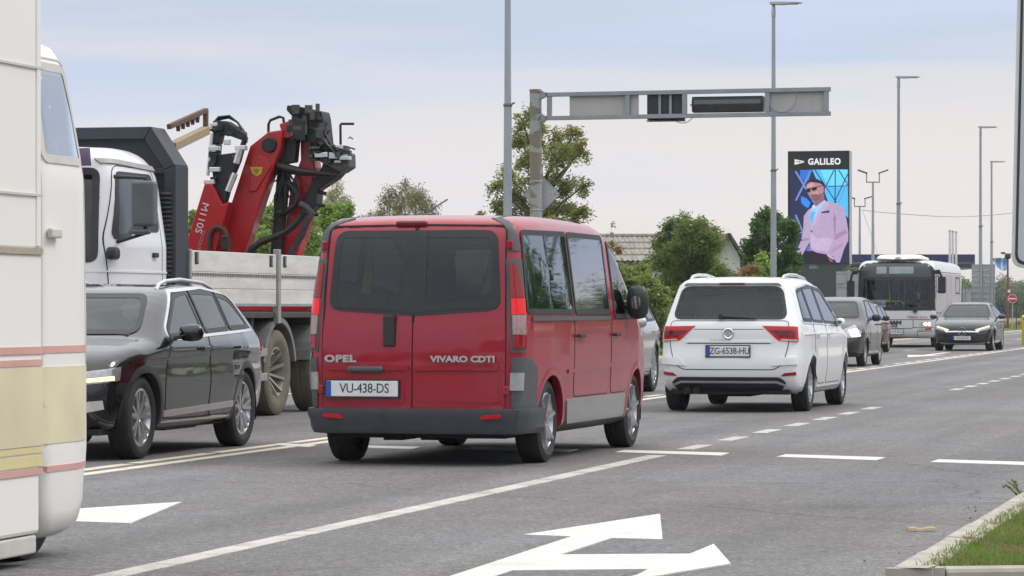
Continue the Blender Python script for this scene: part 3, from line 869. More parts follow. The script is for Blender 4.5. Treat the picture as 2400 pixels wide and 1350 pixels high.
def under(parent, B, z=.24, x0=.15, x1=None, hw=.72):
    m = MB(); x1 = x1 or B.L - .15
    m.box(((x0 + x1) / 2, 0, z), (x1 - x0, hw * 2, .05))
    m.box(((x0 + x1) / 2, 0, z - .03), (x1 - x0 - 1.2, .3, .07))
    return m.build('underbody', DARK, parent)
# ------------------------------------------------------------------ street furniture
GALV = plain('lamp_steel', (.34, .37, .41), .45, .5, .18, 3, bmp=.03, vary=(1, 1, .25))
def street_lamp(s, t, hgt, px_shift=0, label='', arm=.78, loc=None):
    T = thing('street_lamp', label, 'street lamp', loc or rd(s, t), RZ_ROAD, 'street lamps along the far side of the road')
    m = MB(); n = 8; zs = [0, .5, hgt * .28, hgt * .52, hgt * .521, hgt - .35]; rs = [.10, .095, .088, .078, .070, .052]
    m.tube([(0, 0, z) for z in zs], rs, 8); m.lathe([(.001, 0), (.19, 0), (.19, .03), (.10, .04)], (0, 0, .0), 'z', 16)
    m.build('pole', GALV, T, smooth=30)
    m = MB(); m.lathe([(.085, -.03), (.092, 0), (.085, .03)], (0, 0, hgt * .52), 'z', 12); m.bar((.05, 0, hgt * .52), (.14, 0, hgt * .52 + .05), .03, .03); m.build('collar', plain('collar_steel', (.12, .12, .13), .6), T)
    m = MB(); m.lathe([(.048, -.4), (.062, -.38), (.062, -.16), (.05, -.14), (.05, .02)], (0, 0, hgt), 'z', 10); m.build('spigot', GALV, T, smooth=30)
    h = MB(); h.prism([(-.10, -.03), (.22, -.05), (arm, -.015), (arm + .05, .0), (arm - .05, .03), (.05, .05), (-.10, .045)], -.13, .13, lambda a, z, d: (a, d, hgt + z)); lh = h.build('lamp_head', plain('lamp_head_grey', (.42, .43, .45), .4, .2, .08, 4), T, bevel=.02)
    g = MB(); g.box((.5, 0, hgt - .036), (.42, .18, .012)); g.build('lamp_lens', plain('lamp_lens', (.5, .5, .48), .3), lh)
    return T
labs = ['tall grey lamp post rising between the red van and the gantry post', 'tall grey lamp post with its flat lamp arm, beside the advertising screen', 'grey lamp post standing behind the bus roof', 'grey lamp post in front of the stacked direction sign panels', 'smallest grey lamp post with flat arm, beyond the sign panels']
for (px_, py, Y), lab in zip(((1190, -330, 65.7), (1813, 8, 96.0), (2106, 181, 127.0), (2298, 298, 160.0), (2324, 379, 199.0)), labs):
    top = at(px_, py, Y); L_ = street_lamp(0, 0, top.z, 0, lab, loc=(top.x, top.y, 0))
# the gantry: post, welded frame, blank panels, signal boxes seen from behind
Yg = 67.0; tg = 66.4
def gp(x, y):
    s, z = cross(x, y, tg); return s, z
g0 = gp(1258, 510); PS = g0[0]
T = thing('signal_gantry', 'grey steel cantilever gantry with blank panels and signal boxes seen from behind', 'gantry', rd(PS, tg), RZ_ROAD)
rel = lambda x, y: (gp(x, y)[0] - PS, gp(x, y)[1])
topz = rel(1255, 211)[1]; lean = rel(1255, 300)[0]
def gpost():
    m, n, l = nodes('weathered_post')
    b = principled(n, l, (.3, .31, .32), .6, .25)
    x = noise(n, l, 1.6, 4, .5, 'Object', (.5, .5, 1.3)); r = ramp(n, l, x.outputs['Fac'], [(.36, (.30, .315, .33)), (.46, (.33, .335, .33)), (.50, (.20, .175, .13)), (.60, (.22, .195, .15)), (.64, (.48, .46, .42)), (.72, (.30, .31, .33))]); r.color_ramp.interpolation = 'LINEAR'
    l.new(r.outputs['Color'], b.inputs['Base Color']); out(n, l, b.outputs['BSDF']); return m
m = MB(); m.tube([(0, 0, 0), (lean * .5, 0, topz * .5), (lean * .92, 0, topz - .02)], [.135, .130, .122], 16); m.lathe([(.001, .012), (.128, .012), (.13, -.02)], (lean * .92, 0, topz), 'z', 16); m.build('post', gpost(), T, smooth=40)
for y_ in (425, 492):
    z = rel(1262, y_)[1]; m = MB(); m.lathe([(.133, -.012), (.138, 0), (.133, .012)], (lean * .25, 0, z), 'z', 18); m.build('clamp_band', STEEL, T, smooth=40)
GF = plain('gantry_paint', (.27, .30, .335), .5, .35, .14, 3)
A = [rel(1283, 222), rel(1942, 209)]; Bt = [rel(1283, 277), rel(1942, 266)]
V3 = lambda p, y=0: Vector((p[0], y, p[1]))
def lerp2(a, b, q): return (a[0] + (b[0] - a[0]) * q, a[1] + (b[1] - a[1]) * q)
bw = .085
for nm, p, q in (('top_rail', *A), ('bottom_rail', *Bt)):
    m = MB(); m.bar(V3(p) - Vector((.04, 0, 0)), V3(q) + Vector((.043, 0, 0)), .10, bw); m.build(nm, GF, T, bevel=.006)
ux = lambda x: (x - 1283) / (1942 - 1283)
for x in (1288, 1474, 1608, 1801, 1937):
    m = MB(); m.bar(V3(lerp2(*Bt, ux(x))) + Vector((0, 0, bw / 2 + .002)), V3(lerp2(*A, ux(x))) - Vector((0, 0, bw / 2 + .002)), .095, .085, up=(0, 1, 0)); m.build('upright', GF, T, bevel=.006)
for q in (A[0], Bt[0]):
    m = MB(); z = q[1]; lx = lean * .92
    m.prism([(lx + .10, z - .10), (lx + .22, z - .045), (q[0] + .02, z - .045), (q[0] + .02, z + .045), (lx + .22, z + .045), (lx + .10, z + .10)], -.05, .05, lambda a, b, d: (a, d, b)); m.build('bracket', GF, T, bevel=.006)
    for dz in (-.07, .07):
        m = MB(); m.lathe([(.001, -.02), (.016, -.02), (.016, .01)], (lx + .11, -.075, z + dz), 'y', 8); m.build('bolt', STEEL, T)
BP = plain('blank_panel', (.42, .41, .41), .6, .1, .12, 2.2, vary=(1, 1, .35))
for x0, x1 in ((1335, 1469), (1479, 1499), (1806, 1932)):
    a, b_, c, d = lerp2(*Bt, ux(x0)), lerp2(*Bt, ux(x1)), lerp2(*A, ux(x1)), lerp2(*A, ux(x0))
    m = MB(); m.prism([(a[0], a[1] + .01), (b_[0], b_[1] + .01), (c[0], c[1] - .01), (d[0], d[1] - .01)], .035, .05, lambda p, q, e: (p, e, q)); m.build('blank_panel', BP, T)
a, c = rel(1515, 277), rel(1603, 221)
m = MB(); m.box(((a[0] + c[0]) / 2, .12, (a[1] + c[1]) / 2 - .005), (c[0] - a[0], .14, c[1] - a[1] + .06)); sb = m.build('signal_box', plain('signal_black', (.020, .024, .034), .55, 0, .2, 6), T, bevel=.02)
for x in (1546, 1571):
    p = rel(x, 277); q = rel(x, 221); m = MB(); m.bar(V3(p, .03), V3(q, .03), .05, .05, up=(0, 1, 0)); m.build('mount_bar', GF, sb)
m = MB(); m.box(((a[0] + c[0]) / 2, .10, a[1] - .055), (c[0] - a[0], .2, .02)); m.build('box_lip', plain('lip_dark', (.03, .03, .035), .6), sb)
a, c = rel(1622, 264), rel(1789, 224); w_ = c[0] - a[0]; cz = (a[1] + c[1]) / 2; hh = (c[1] - a[1]) / 2
m = MB(); m.prism([(-.02, -hh), (.15, -hh), (.22, -hh * .2), (.20, hh), (.02, hh), (-.05, hh * .55), (-.07, -.01)], a[0] + .03, c[0] - .03, lambda y, z, d: (d, y, cz + z)); sg_ = m.build('signal_head', plain('signal_shell', (.030, .030, .033), .42, 0, .25, 5), T, bevel=.012)
for x in (a[0] + .015, c[0] - .015):
    m = MB(); m.prism([(-.04, -hh * .9), (.16, -hh), (.22, 0), (.2, hh * .9), (0, hh), (-.06, hh * .5)], x - .015, x + .015, lambda y, z, d: (d, y, cz + z)); m.build('end_cap', BLACK, sg_, bevel=.01)
m = MB(); m.prism([(-.078, .005), (-.055, hh * .5), (-.05, hh * .52), (-.073, .0)], a[0] + .05, c[0] - .05, lambda y, z, d: (d, y, cz + z)); m.build('shell_seam', TRIM, sg_)
m = MB(); m.tube([(a[0] + .02, .05, cz), (a[0] - .05, .05, cz)], .018, 8); m.tube([(c[0] - .02, .05, cz), (c[0] + .06, .05, cz)], .018, 8); m.build('pivot', STEEL, sg_)
def cable(name, pts, r, T=None, mat=None):
    m = MB(); P = [Vector(p) for p in pts]; Q = []
    for i in range(len(P) - 1):
        p0, p1, p2, p3 = P[max(0, i - 1)], P[i], P[i + 1], P[min(len(P) - 1, i + 2)]
        for k in range(8):
            u = k / 8; Q.append(.5 * ((2 * p1) + (p2 - p0) * u + (2 * p0 - 5 * p1 + 4 * p2 - p3) * u * u + (3 * p1 - p0 - 3 * p2 + p3) * u ** 3))
    Q.append(P[-1]); m.tube(Q, r, 6); return m.build(name, mat or BLACK, T, smooth=60)
cable('cable', [V3(rel(*p), -.05) for p in ((1805, 250), (1815, 260), (1840, 263), (1862, 248), (1868, 222))], .008, T, plain('cable_grey', (.22, .22, .21), .6))
cable('cable', [V3(rel(*p), .1) for p in ((1575, 279), (1590, 287), (1608, 286), (1622, 275))], .007, T)
cable('cable', [V3(rel(*p), .1) for p in ((1522, 281), (1530, 284), (1545, 281))], .006, T)
cable('cable', [V3(rel(*p), -.09) for p in ((1632, 262), (1640, 258), (1643, 250))], .007, T)
# diamond sign on the post, seen from behind
cz = rel(1265, 455); dd = .37
D = thing('priority_sign', 'diamond shaped sign back strapped behind the gantry post', 'sign', rd(PS + cz[0], tg + .19, cz[1]), RZ_ROAD)
m = MB(); r_ = dd
m.prism([(r_ * math.cos(a) * 1.0, r_ * math.sin(a)) for a in [k * math.pi / 2 for k in range(4)]], -.008, .008, lambda a, b, d: (a, d, b)); m.build('sign_plate', plain('sign_back_grey', (.44, .44, .46), .55, .15, .08, 3), D, bevel=.004)
m = MB(); k4 = [(r_ * math.cos(a), r_ * math.sin(a)) for a in [k * math.pi / 2 for k in range(4)]]
for k in range(4): m.bar((k4[k][0], -.012, k4[k][1]), (k4[(k + 1) % 4][0], -.012, k4[(k + 1) % 4][1]), .02, .014, up=(0, 1, 0))
m.build('sign_edge', STEEL, D)
m = MB(); m.box((.28, -.012, .01), (.02, .004, .05)); m.box((.20, -.012, -.01), (.02, .004, .015)); m.box((.265, -.012, -.012), (.03, .004, .012)); m.build('red_mark', plain('mark_red', (.45, .10, .10), .6), D)
# advertising screen on its pier
tb_ = 120.0
sc = lambda cx, cy: cross(1800 + cx / 3.857, 330 + cy / 3.857, tb_)
c_ = sc(455, 1000); S0 = c_[0]
T = thing('advertising_screen', 'tall lit advertising screen showing a man in a pale pink blazer and sunglasses', 'billboard', rd(S0, tb_), RZ_ROAD)
L2 = lambda cx, cy: (sc(cx, cy)[0] - S0, sc(cx, cy)[1])
fr = lambda a, z, d: (a, d, z)
x0, ztop = L2(182, 100); x1, zb = L2(735, 1105)
m = MB(); m.box(((x0 + x1) / 2, .36, (ztop + zb) / 2), (x1 - x0 + .0, .70, ztop - zb + .06)); m.build('cabinet', plain('cabinet_silver', (.42, .42, .42), .45, .3, .08, 2), T, bevel=.015)
FR = plain('screen_frame', (.012, .012, .014), .4)
m = MB(); m.prism([(x0 - .01, zb - .02), (x1 + .005, zb - .02), (x1 + .005, ztop + .02), (x0 - .01, ztop + .02)], -.02, .008, fr); m.build('screen_frame', FR, T, bevel=.01)
cache = {}
scr = holder('screen', T)
def sp(name, pts, col, k, st_=1.1, crop=True):
    q = [L2(*p) for p in pts]
    m = MB(); m.prism(q, -.0225 - k * .0016, -.0212 - k * .0016, fr)
    return m.build(name, flat('screen_%02d%02d%02d_%d' % tuple([int(c * 99) for c in col] + [int(st_ * 10)]), col, st_), scr)
sx0, sx1, sy0, sy1 = 196, 722, 258, 1103
sp('screen_header', [(190, 108), (726, 102), (722, 258), (196, 262)], (.012, .012, .014), 0)
sp('screen_image', [(sx0, 262), (sx1, 258), (738, sy1), (262, sy1), (205, 900)], (.015, .020, .075), 0)
sp('screen_glow', [(400, 262), (722, 258), (726, 700), (640, 600), (560, 600), (515, 470), (430, 330)], (.08, .50, .98), 1)
sp('screen_glow', [(290, 265), (395, 262), (360, 400), (330, 370), (290, 330)], (.02, .16, .68), 1)
sp('screen_glow', [(300, 500), (350, 520), (385, 560), (365, 610), (330, 590), (300, 560)], (.02, .25, .90), 1)
sp('screen_glow', [(470, 262), (720, 262), (722, 400), (620, 420), (540, 400)], (.14, .68, 1.0), 2)
for a, b_, w in (((425, 264), (620, 560), 9), ((600, 262), (520, 420), 9), ((610, 262), (606, 560), 9), ((640, 264), (722, 400), 9), ((540, 412), (722, 408), 8), ((722, 300), (600, 560), 9)):
    d = Vector((b_[0] - a[0], b_[1] - a[1])).normalized(); n_ = Vector((-d.y, d.x)) * w / 2
    sp('window_bar', [(a[0] + n_.x, a[1] + n_.y), (b_[0] + n_.x, b_[1] + n_.y), (b_[0] - n_.x, b_[1] - n_.y), (a[0] - n_.x, a[1] - n_.y)], (.01, .04, .13), 3)
for a, b_, w in (((250, 275), (420, 560), 16), ((390, 268), (252, 540), 16), ((250, 670), (315, 820), 16), ((252, 830), (330, 830), 12), ((722, 360), (640, 560), 10)):
    d = Vector((b_[0] - a[0], b_[1] - a[1])).normalized(); n_ = Vector((-d.y, d.x)) * w / 2
    sp('lattice_bar', [(a[0] + n_.x, a[1] + n_.y), (b_[0] + n_.x, b_[1] + n_.y), (b_[0] - n_.x, b_[1] - n_.y), (a[0] - n_.x, a[1] - n_.y)], (.18, .26, .62), 4)
SK, SK2 = (.46, .22, .25), (.28, .12, .16)
sp('printed_trousers', [(345, 975), (560, 985), (560, sy1), (262, sy1), (300, 1040)], (.014, .008, .020), 5)
sp('printed_shirt', [(360, 960), (395, 930), (390, 1000), (345, 995)], (.13, .16, .55), 6)
sp('printed_jacket', [(415, 590), (520, 545), (640, 570), (690, 610), (712, 720), (728, 830), (726, 905), (690, 975), (650, 1100), (618, 1100), (596, 1050), (535, 1028), (440, 1010), (385, 985), (375, 920), (330, 1000), (272, 1098), (255, 1080), (252, 1020), (300, 900), (320, 800), (325, 680), (365, 625)], (.46, .345, .54), 6)
sp('jacket_light', [(385, 830), (440, 880), (560, 880), (590, 900), (540, 1000), (440, 990), (390, 960)], (.56, .43, .64), 7)
sp('jacket_fold', [(600, 640), (618, 700), (612, 820), (606, 880), (596, 820), (592, 700)], (.34, .22, .38), 7)
sp('jacket_fold', [(610, 850), (700, 800), (726, 830), (640, 880), (600, 905)], (.36, .23, .40), 7)
sp('jacket_fold', [(590, 960), (690, 925), (660, 970), (560, 1020)], (.42, .28, .46), 7)
sp('jacket_fold', [(300, 905), (330, 885), (372, 880), (372, 900), (330, 905)], (.34, .22, .38), 7)
sp('printed_lapel', [(520, 545), (560, 565), (470, 680), (395, 800), (385, 770), (440, 660)], (.52, .41, .60), 8)
sp('printed_shirt', [(400, 600), (512, 535), (525, 545), (450, 650), (395, 765), (370, 690), (385, 630)], (.36, .58, .86), 8)
sp('printed_shirt', [(370, 690), (392, 640), (430, 640), (400, 755)], (.14, .42, .88), 9)
sp('printed_neck', [(418, 540), (510, 480), (512, 535), (432, 597), (415, 590)], SK2, 9)
sp('printed_collar', [(398, 590), (420, 575), (436, 600), (410, 612)], (.55, .66, .86), 10)
sp('printed_face', [(350, 400), (375, 372), (430, 370), (490, 395), (508, 440), (500, 480), (470, 530), (430, 548), (400, 535), (385, 500), (352, 455)], SK, 10)
sp('face_light', [(350, 400), (400, 380), (430, 395), (395, 420), (352, 430)], (.62, .33, .36), 11)
sp('face_light', [(395, 470), (450, 455), (455, 480), (410, 490)], (.56, .29, .31), 11)
sp('printed_beard', [(385, 490), (430, 478), (460, 490), (500, 470), (472, 530), (430, 548), (400, 535)], (.20, .09, .12), 11)
sp('printed_mouth', [(398, 510), (428, 503), (424, 514), (402, 518)], (.34, .12, .15), 12)
sp('printed_hair', [(350, 398), (350, 372), (385, 346), (450, 347), (498, 372), (519, 420), (514, 470), (506, 440), (500, 405), (470, 384), (430, 378), (385, 372), (362, 385)], (.022, .010, .014), 12)
sp('printed_ear', [(500, 425), (518, 420), (516, 460), (502, 462)], (.36, .15, .20), 12)
for q in ([(345, 440), (382, 430), (388, 452), (370, 470), (350, 462)], [(394, 428), (445, 412), (442, 440), (420, 452), (398, 448)]): sp('printed_sunglasses', q, (.010, .006, .012), 13)
sp('printed_sunglasses', [(345, 436), (500, 402), (500, 408), (345, 444)], (.010, .006, .012), 13)
sp('pocket_square', [(484, 642), (555, 628), (557, 650), (482, 656)], (.03, .03, .07), 9)
sp('jacket_button', [(388, 812), (402, 810), (402, 826), (388, 828)], (.05, .04, .08), 9)
sp('printed_hand', [(535, 1030), (590, 1045), (585, 1098), (560, 1090)], (.30, .10, .15), 9)
sp('cuff', [(540, 1028), (604, 1062), (600, 1075), (536, 1038)], (.5, .55, .8), 10)
WL = flat('screen_white', (.86, .86, .92), 1.0)
a = L2(510, 190); text('GALILEO', .31, WL, scr, (a[0], -.026, a[1]), (1, 0, 0), (0, -1, 0), extrude=.001, sx=.90, spacing=1.10, bold=.012)
lg = MB()
for q in ([(241, 166), (262, 170), (262, 188), (241, 187)], [(241, 192), (262, 192), (262, 212), (241, 217)], [(264, 170), (282, 174), (282, 188), (264, 188)], [(264, 192), (282, 192), (282, 209), (264, 212)], [(286, 175), (328, 184), (328, 188), (286, 188)], [(286, 192), (328, 191), (328, 196), (286, 206)]):
    lg.prism([L2(*p) for p in q], -.027, -.0255, fr)
lg.build('logo', WL, scr)
PR = plain('pier_grey', (.060, .068, .082), .5, .1, .12, 2)
p0, p1 = L2(255, 1130), L2(735, 1130); b0, b1 = L2(262, 1180), L2(690, 1180)
m = MB(); m.prism([(p0[0], 0), (b1[0] - .05, 0), (b1[0] - .05, b0[1]), (p1[0], p1[1] + .02), (p1[0], p1[1] + .09), (p0[0], p0[1] + .09)], .03, .62, fr); pier = m.build('pier', PR, T, bevel=.015)
m = MB(); q = [L2(*p) for p in ((740, 1115), (745, 1130), (690, 1176), (678, 1176))]; m.prism(q, .015, .028, fr); m.build('green_stripe', plain('stripe_green', (.14, .24, .05), .5), pier)
a = L2(402, 1143); text('GO', .155, plain('go_white', (.6, .6, .6), .5), pier, (a[0], .024, a[1]), (1, 0, 0), (0, -1, 0), extrude=.002)
a = L2(441, 1145); m = MB(); m.lathe([(.001, -.01), (.055, -.01), (.055, .01)], (a[0], .024, a[1]), 'y', 20); m.build('green_dot', plain('dot_green', (.06, .26, .07), .5), pier)
for p in (((360, 1143)), ((645, 1155))):
    a = L2(*p); m = MB(); m.lathe([(.001, -.01), (.03, -.01), (.03, .01)], (a[0], .022, a[1]), 'y', 12); m.build('bolt', BLACK, pier)
# double armed car park lamps
def twin_lamp(px_, py, Y, span, tilt, label):
    top = at(px_, py, Y); h = top.z
    T = thing('twin_lamp', label, 'street lamp', (top.x, top.y, 0), 0, 'twin headed car park lamps')
    LG = plain('lamp_dark', (.16, .16, .16), .5, .3, .15, 4)
    m = MB(); m.tube([(0, 0, 0), (0, 0, h * .5), (0, 0, h)], [.11, .09, .055], 8); m.build('pole', GALV, T, smooth=40)
    m = MB(); m.bar((-span, 0, h), (span, 0, h), .05, .06)
    for s in (-1, 1): m.bar((s * span, 0, h - .03), (s * span, 0, h + .52), .05, .05)
    m.build('crossarm', LG, T)
    for s in (-1, 1):
        hd = MB(); hd.bar((s * (span - .05), 0, h + .5), (s * (span + .5), 0, h + .5 + tilt), .30, .09, up=(0, 0, 1)); hd.build('lamp_head', LG, T, bevel=.03)
twin_lamp(2046, 427, 190, .36, .20, 'twin headed lamp on a slim pole, taller of the two by the advertising screen')
twin_lamp(2015, 484, 215, .34, .16, 'twin headed lamp on a slim pole, shorter of the two by the advertising screen')
# back of a distant lamp behind the birch
top = at(1030, 476, 150); T = thing('street_lamp', 'small distant lamp arm sticking out beside the birch crown', 'street lamp', (top.x, top.y, 0), 0, 'street lamps along the far side of the road')
m = MB(); m.tube([(-.3, 0, 0), (-.3, 0, top.z - .2)], [.10, .06], 8); m.build('pole', GALV, T)
m = MB(); m.bar((-.3, 0, top.z - .25), (.38, 0, top.z + .18), .16, .07); m.build('lamp_head', plain('lamp_dark', (.16, .16, .16), .5), T, bevel=.03)
# flag poles and overhead wire
for (x, y) in ((2226, 543), (2233, 544.5), (2241, 546)):
    top = at(x, y, 172); T = thing('flagpole', 'bare white flagpole without a flag, behind the bus', 'flagpole', (top.x, top.y, 0), 0, 'three flagpoles at the filling station')
    m = MB(); m.tube([(0, 0, 0), (0, 0, top.z)], [.075, .055], 8); m.build('pole', plain('flagpole_white', (.62, .63, .65), .4), T, smooth=40)
    m = MB(); m.lathe([(.001, .12), (.05, .10), (.07, .04), (.05, 0)], (0, 0, top.z), 'z', 10); m.build('finial', STEEL, T, smooth=50)
w0, w1 = at(2021, 492, 216), at(2520, 470, 230)
o = cable('overhead_wire', [w0, at(2060, 497, 217), at(2150, 504, 219), at(2230, 508, 221), at(2310, 505, 224), at(2400, 495, 227), w1], .022, None, plain('wire_grey', (.35, .35, .36), .6)); setp(o, 'thin overhead wire sagging across the sky beside the lamp posts', 'wire')
o = cable('guy_wire', [w0, at(2040, 545, 214), at(2058, 598, 212)], .018, None, plain('wire_grey', (.35, .35, .36), .6)); setp(o, 'thin guy wire slanting down from the shorter twin lamp', 'wire')
# sign backs
SB = plain('sign_back', (.36, .37, .39), .5, .25, .10, 2)
def panel_stack(label, x0, x1, y0, y1, Y, n, posts, gap=.012, name='direction_sign'):
    a, b = at(x0, y1, Y), at(x1, y0, Y)
    T = thing(name, label, 'road sign', ((a.x + b.x) / 2, Y, 0), RZ_ROAD, None); w, h = (b.x - a.x) / math.cos(TH), (b.z - a.z) / n
    for k in range(n):
        m = MB(); z = a.z + (k + .5) * h; m.box((0, .05, z), (w, .03, h - gap)); p = m.build('sign_panel', SB, T, bevel=.006)
        m = MB(); m.box((0, .02, z + h * .36), (w - .02, .02, .02)); m.box((0, .02, z - h * .36), (w - .02, .02, .02)); m.build('panel_rib', STEEL, p)
    for x in posts:
        q = at(x, y0, Y); m = MB(); m.tube([((q.x - T.location.x) / math.cos(TH), 0, 0), ((q.x - T.location.x) / math.cos(TH), 0, b.z + .05)], .055, 10); m.build('sign_post', GALV, T, smooth=40)
    return T
panel_stack('tall stack of eight grey direction panels seen from behind', 2278, 2331, 619, 728, 150, 8, (2300, 2324))
panel_stack('pair of plain grey sign backs beside the door mirror of the bus', 1960, 2012, 636, 700, 118, 2, (1989,))
panel_stack('single low grey sign back just beyond the tail of the bus', 2257, 2276, 679, 716, 150, 1, (2260,))
# no entry sign
c = at(2373, 700, 170); T = thing('no_entry_sign', 'round red no entry sign with white bar on the far verge', 'road sign', (c.x, c.y, 0), 0)
m = MB(); m.tube([(0, .03, .05), (0, .03, c.z + .1)], .03, 8); m.build('sign_post', GALV, T, smooth=40)
m = MB(); m.lathe([(.001, -.012), (.225, -.012), (.225, .012), (.001, .012)], (0, 0, c.z), 'y', 28); m.build('sign_plate', plain('sign_white', (.75, .75, .75), .45), T)
m = MB(); m.lathe([(.001, -.016), (.205, -.016), (.205, -.012)], (0, 0, c.z), 'y', 28); m.build('sign_face', plain('sign_red', (.50, .025, .04), .4), T)
m = MB(); m.box((0, -.019, c.z), (.33, .006, .065)); m.build('sign_bar', plain('sign_white', (.75, .75, .75), .45), T)
# red mast with a small camera, thin black post, yellow bollard
c = at(2362, 604, 178); T = thing('camera_mast', 'thin rust red mast with small cameras on top, behind the no entry sign', 'mast', (c.x, c.y, 0), 0)
m = MB(); m.tube([(0, 0, 0), (0, 0, c.z)], [.07, .05], 8); m.build('pole', plain('mast_red', (.20, .055, .05), .6), T, smooth=40)
m = MB(); m.lathe([(.001, .2), (.16, .16), (.17, 0), (.08, -.08), (.001, -.08)], (0, 0, c.z), 'z', 14); m.build('dome', BLACK, T, smooth=50)
m = MB(); m.bar((-.35, 0, c.z + .22), (.45, 0, c.z + .18), .06, .05); m.box((-.25, 0, c.z + .25), (.22, .12, .10)); m.box((.3, 0, c.z + .22), (.22, .12, .10)); m.build('camera_arm', TRIM, T, bevel=.01)
for y in (683, 702):
    p = at(2364, y, 177.8); m = MB(); m.box((.05, -.08, p.z), (.13, .12, .14)); m.build('floodlight', WHITEP, T, bevel=.02)
c = at(2382, 724, 172); T = thing('marker_post', 'thin black marker post on the far verge', 'post', (c.x, c.y, 0), 0); m = MB(); m.tube([(0, 0, 0), (0, 0, c.z)], .025, 8); m.build('post', BLACK, T, smooth=40); m = MB(); m.lathe([(.025, 0), (.032, .01), (.001, .04)], (0, 0, c.z - .02), 'z', 8); m.build('cap', BLACK, T)
c = at(2402, 737, 110); T = thing('traffic_bollard', 'yellow traffic bollard cut by the picture edge', 'bollard', (c.x, c.y, 0), 0)
YB = plain('bollard_yellow', (.58, .46, .03), .45)
m = MB(); m.lathe([(.001, 0), (.10, 0), (.10, .70), (.085, .80)], (0, 0, .02), 'z', 18); m.build('base', YB, T, smooth=40)
m = MB(); m.lathe([(.001, c.z), (.07, c.z - .02), (.125, c.z - .09), (.11, c.z - .15), (.08, c.z - .18), (.001, c.z - .18)], (0, 0, 0), 'z', 18); m.build('cap', YB, T, smooth=50)
m = MB(); m.lathe([(.08, .80), (.075, c.z - .17)], (0, 0, 0), 'z', 18); m.build('sleeve', plain('bollard_pale', (.6, .6, .5), .5), T, smooth=40)
# the big sign at the near edge, seen with its black border
Ys = 21.5; a = at(2371, 628, Ys); T = thing('board_sign', 'large pale road sign with black border, cut by the picture edge above the grass island', 'road sign', (a.x, Ys, 0), -.02)
w, h = 1.15, 2.35; lean_ = .022
def rr(x0, z0, x1, z1, r): return [tuple(p) for p in fillet([(x0, z0), (x1, z0), (x1, z1), (x0, z1)], r, .5)]
fs = lambda x, z, d: (x + (z - a.z) * lean_, d, z)
m = MB(); m.prism(rr(0, a.z, w, a.z + h, .085), -.0, .03, fs); m.build('sign_plate', plain('sign_rim_white', (.62, .63, .62), .35, .1, .06, 5), T, bevel=.006)
m = MB(); m.prism(rr(.020, a.z + .020, w - .02, a.z + h - .02, .07), -.004, .0, fs); m.build('sign_border', plain('border_black', (.035, .038, .040), .5), T)
m = MB(); m.prism(rr(.037, a.z + .040, w - .037, a.z + h - .037, .055), -.008, -.0045, fs); m.build('sign_face', plain('sign_face_grey', (.50, .53, .58), .4, 0, .05, 2), T)
for x in (.30, .85):
    m = MB(); m.tube([(x, .07, .08), (x + lean_ * 2, .07, a.z + h)], .038, 12); m.build('sign_post', GALV, T, smooth=40)
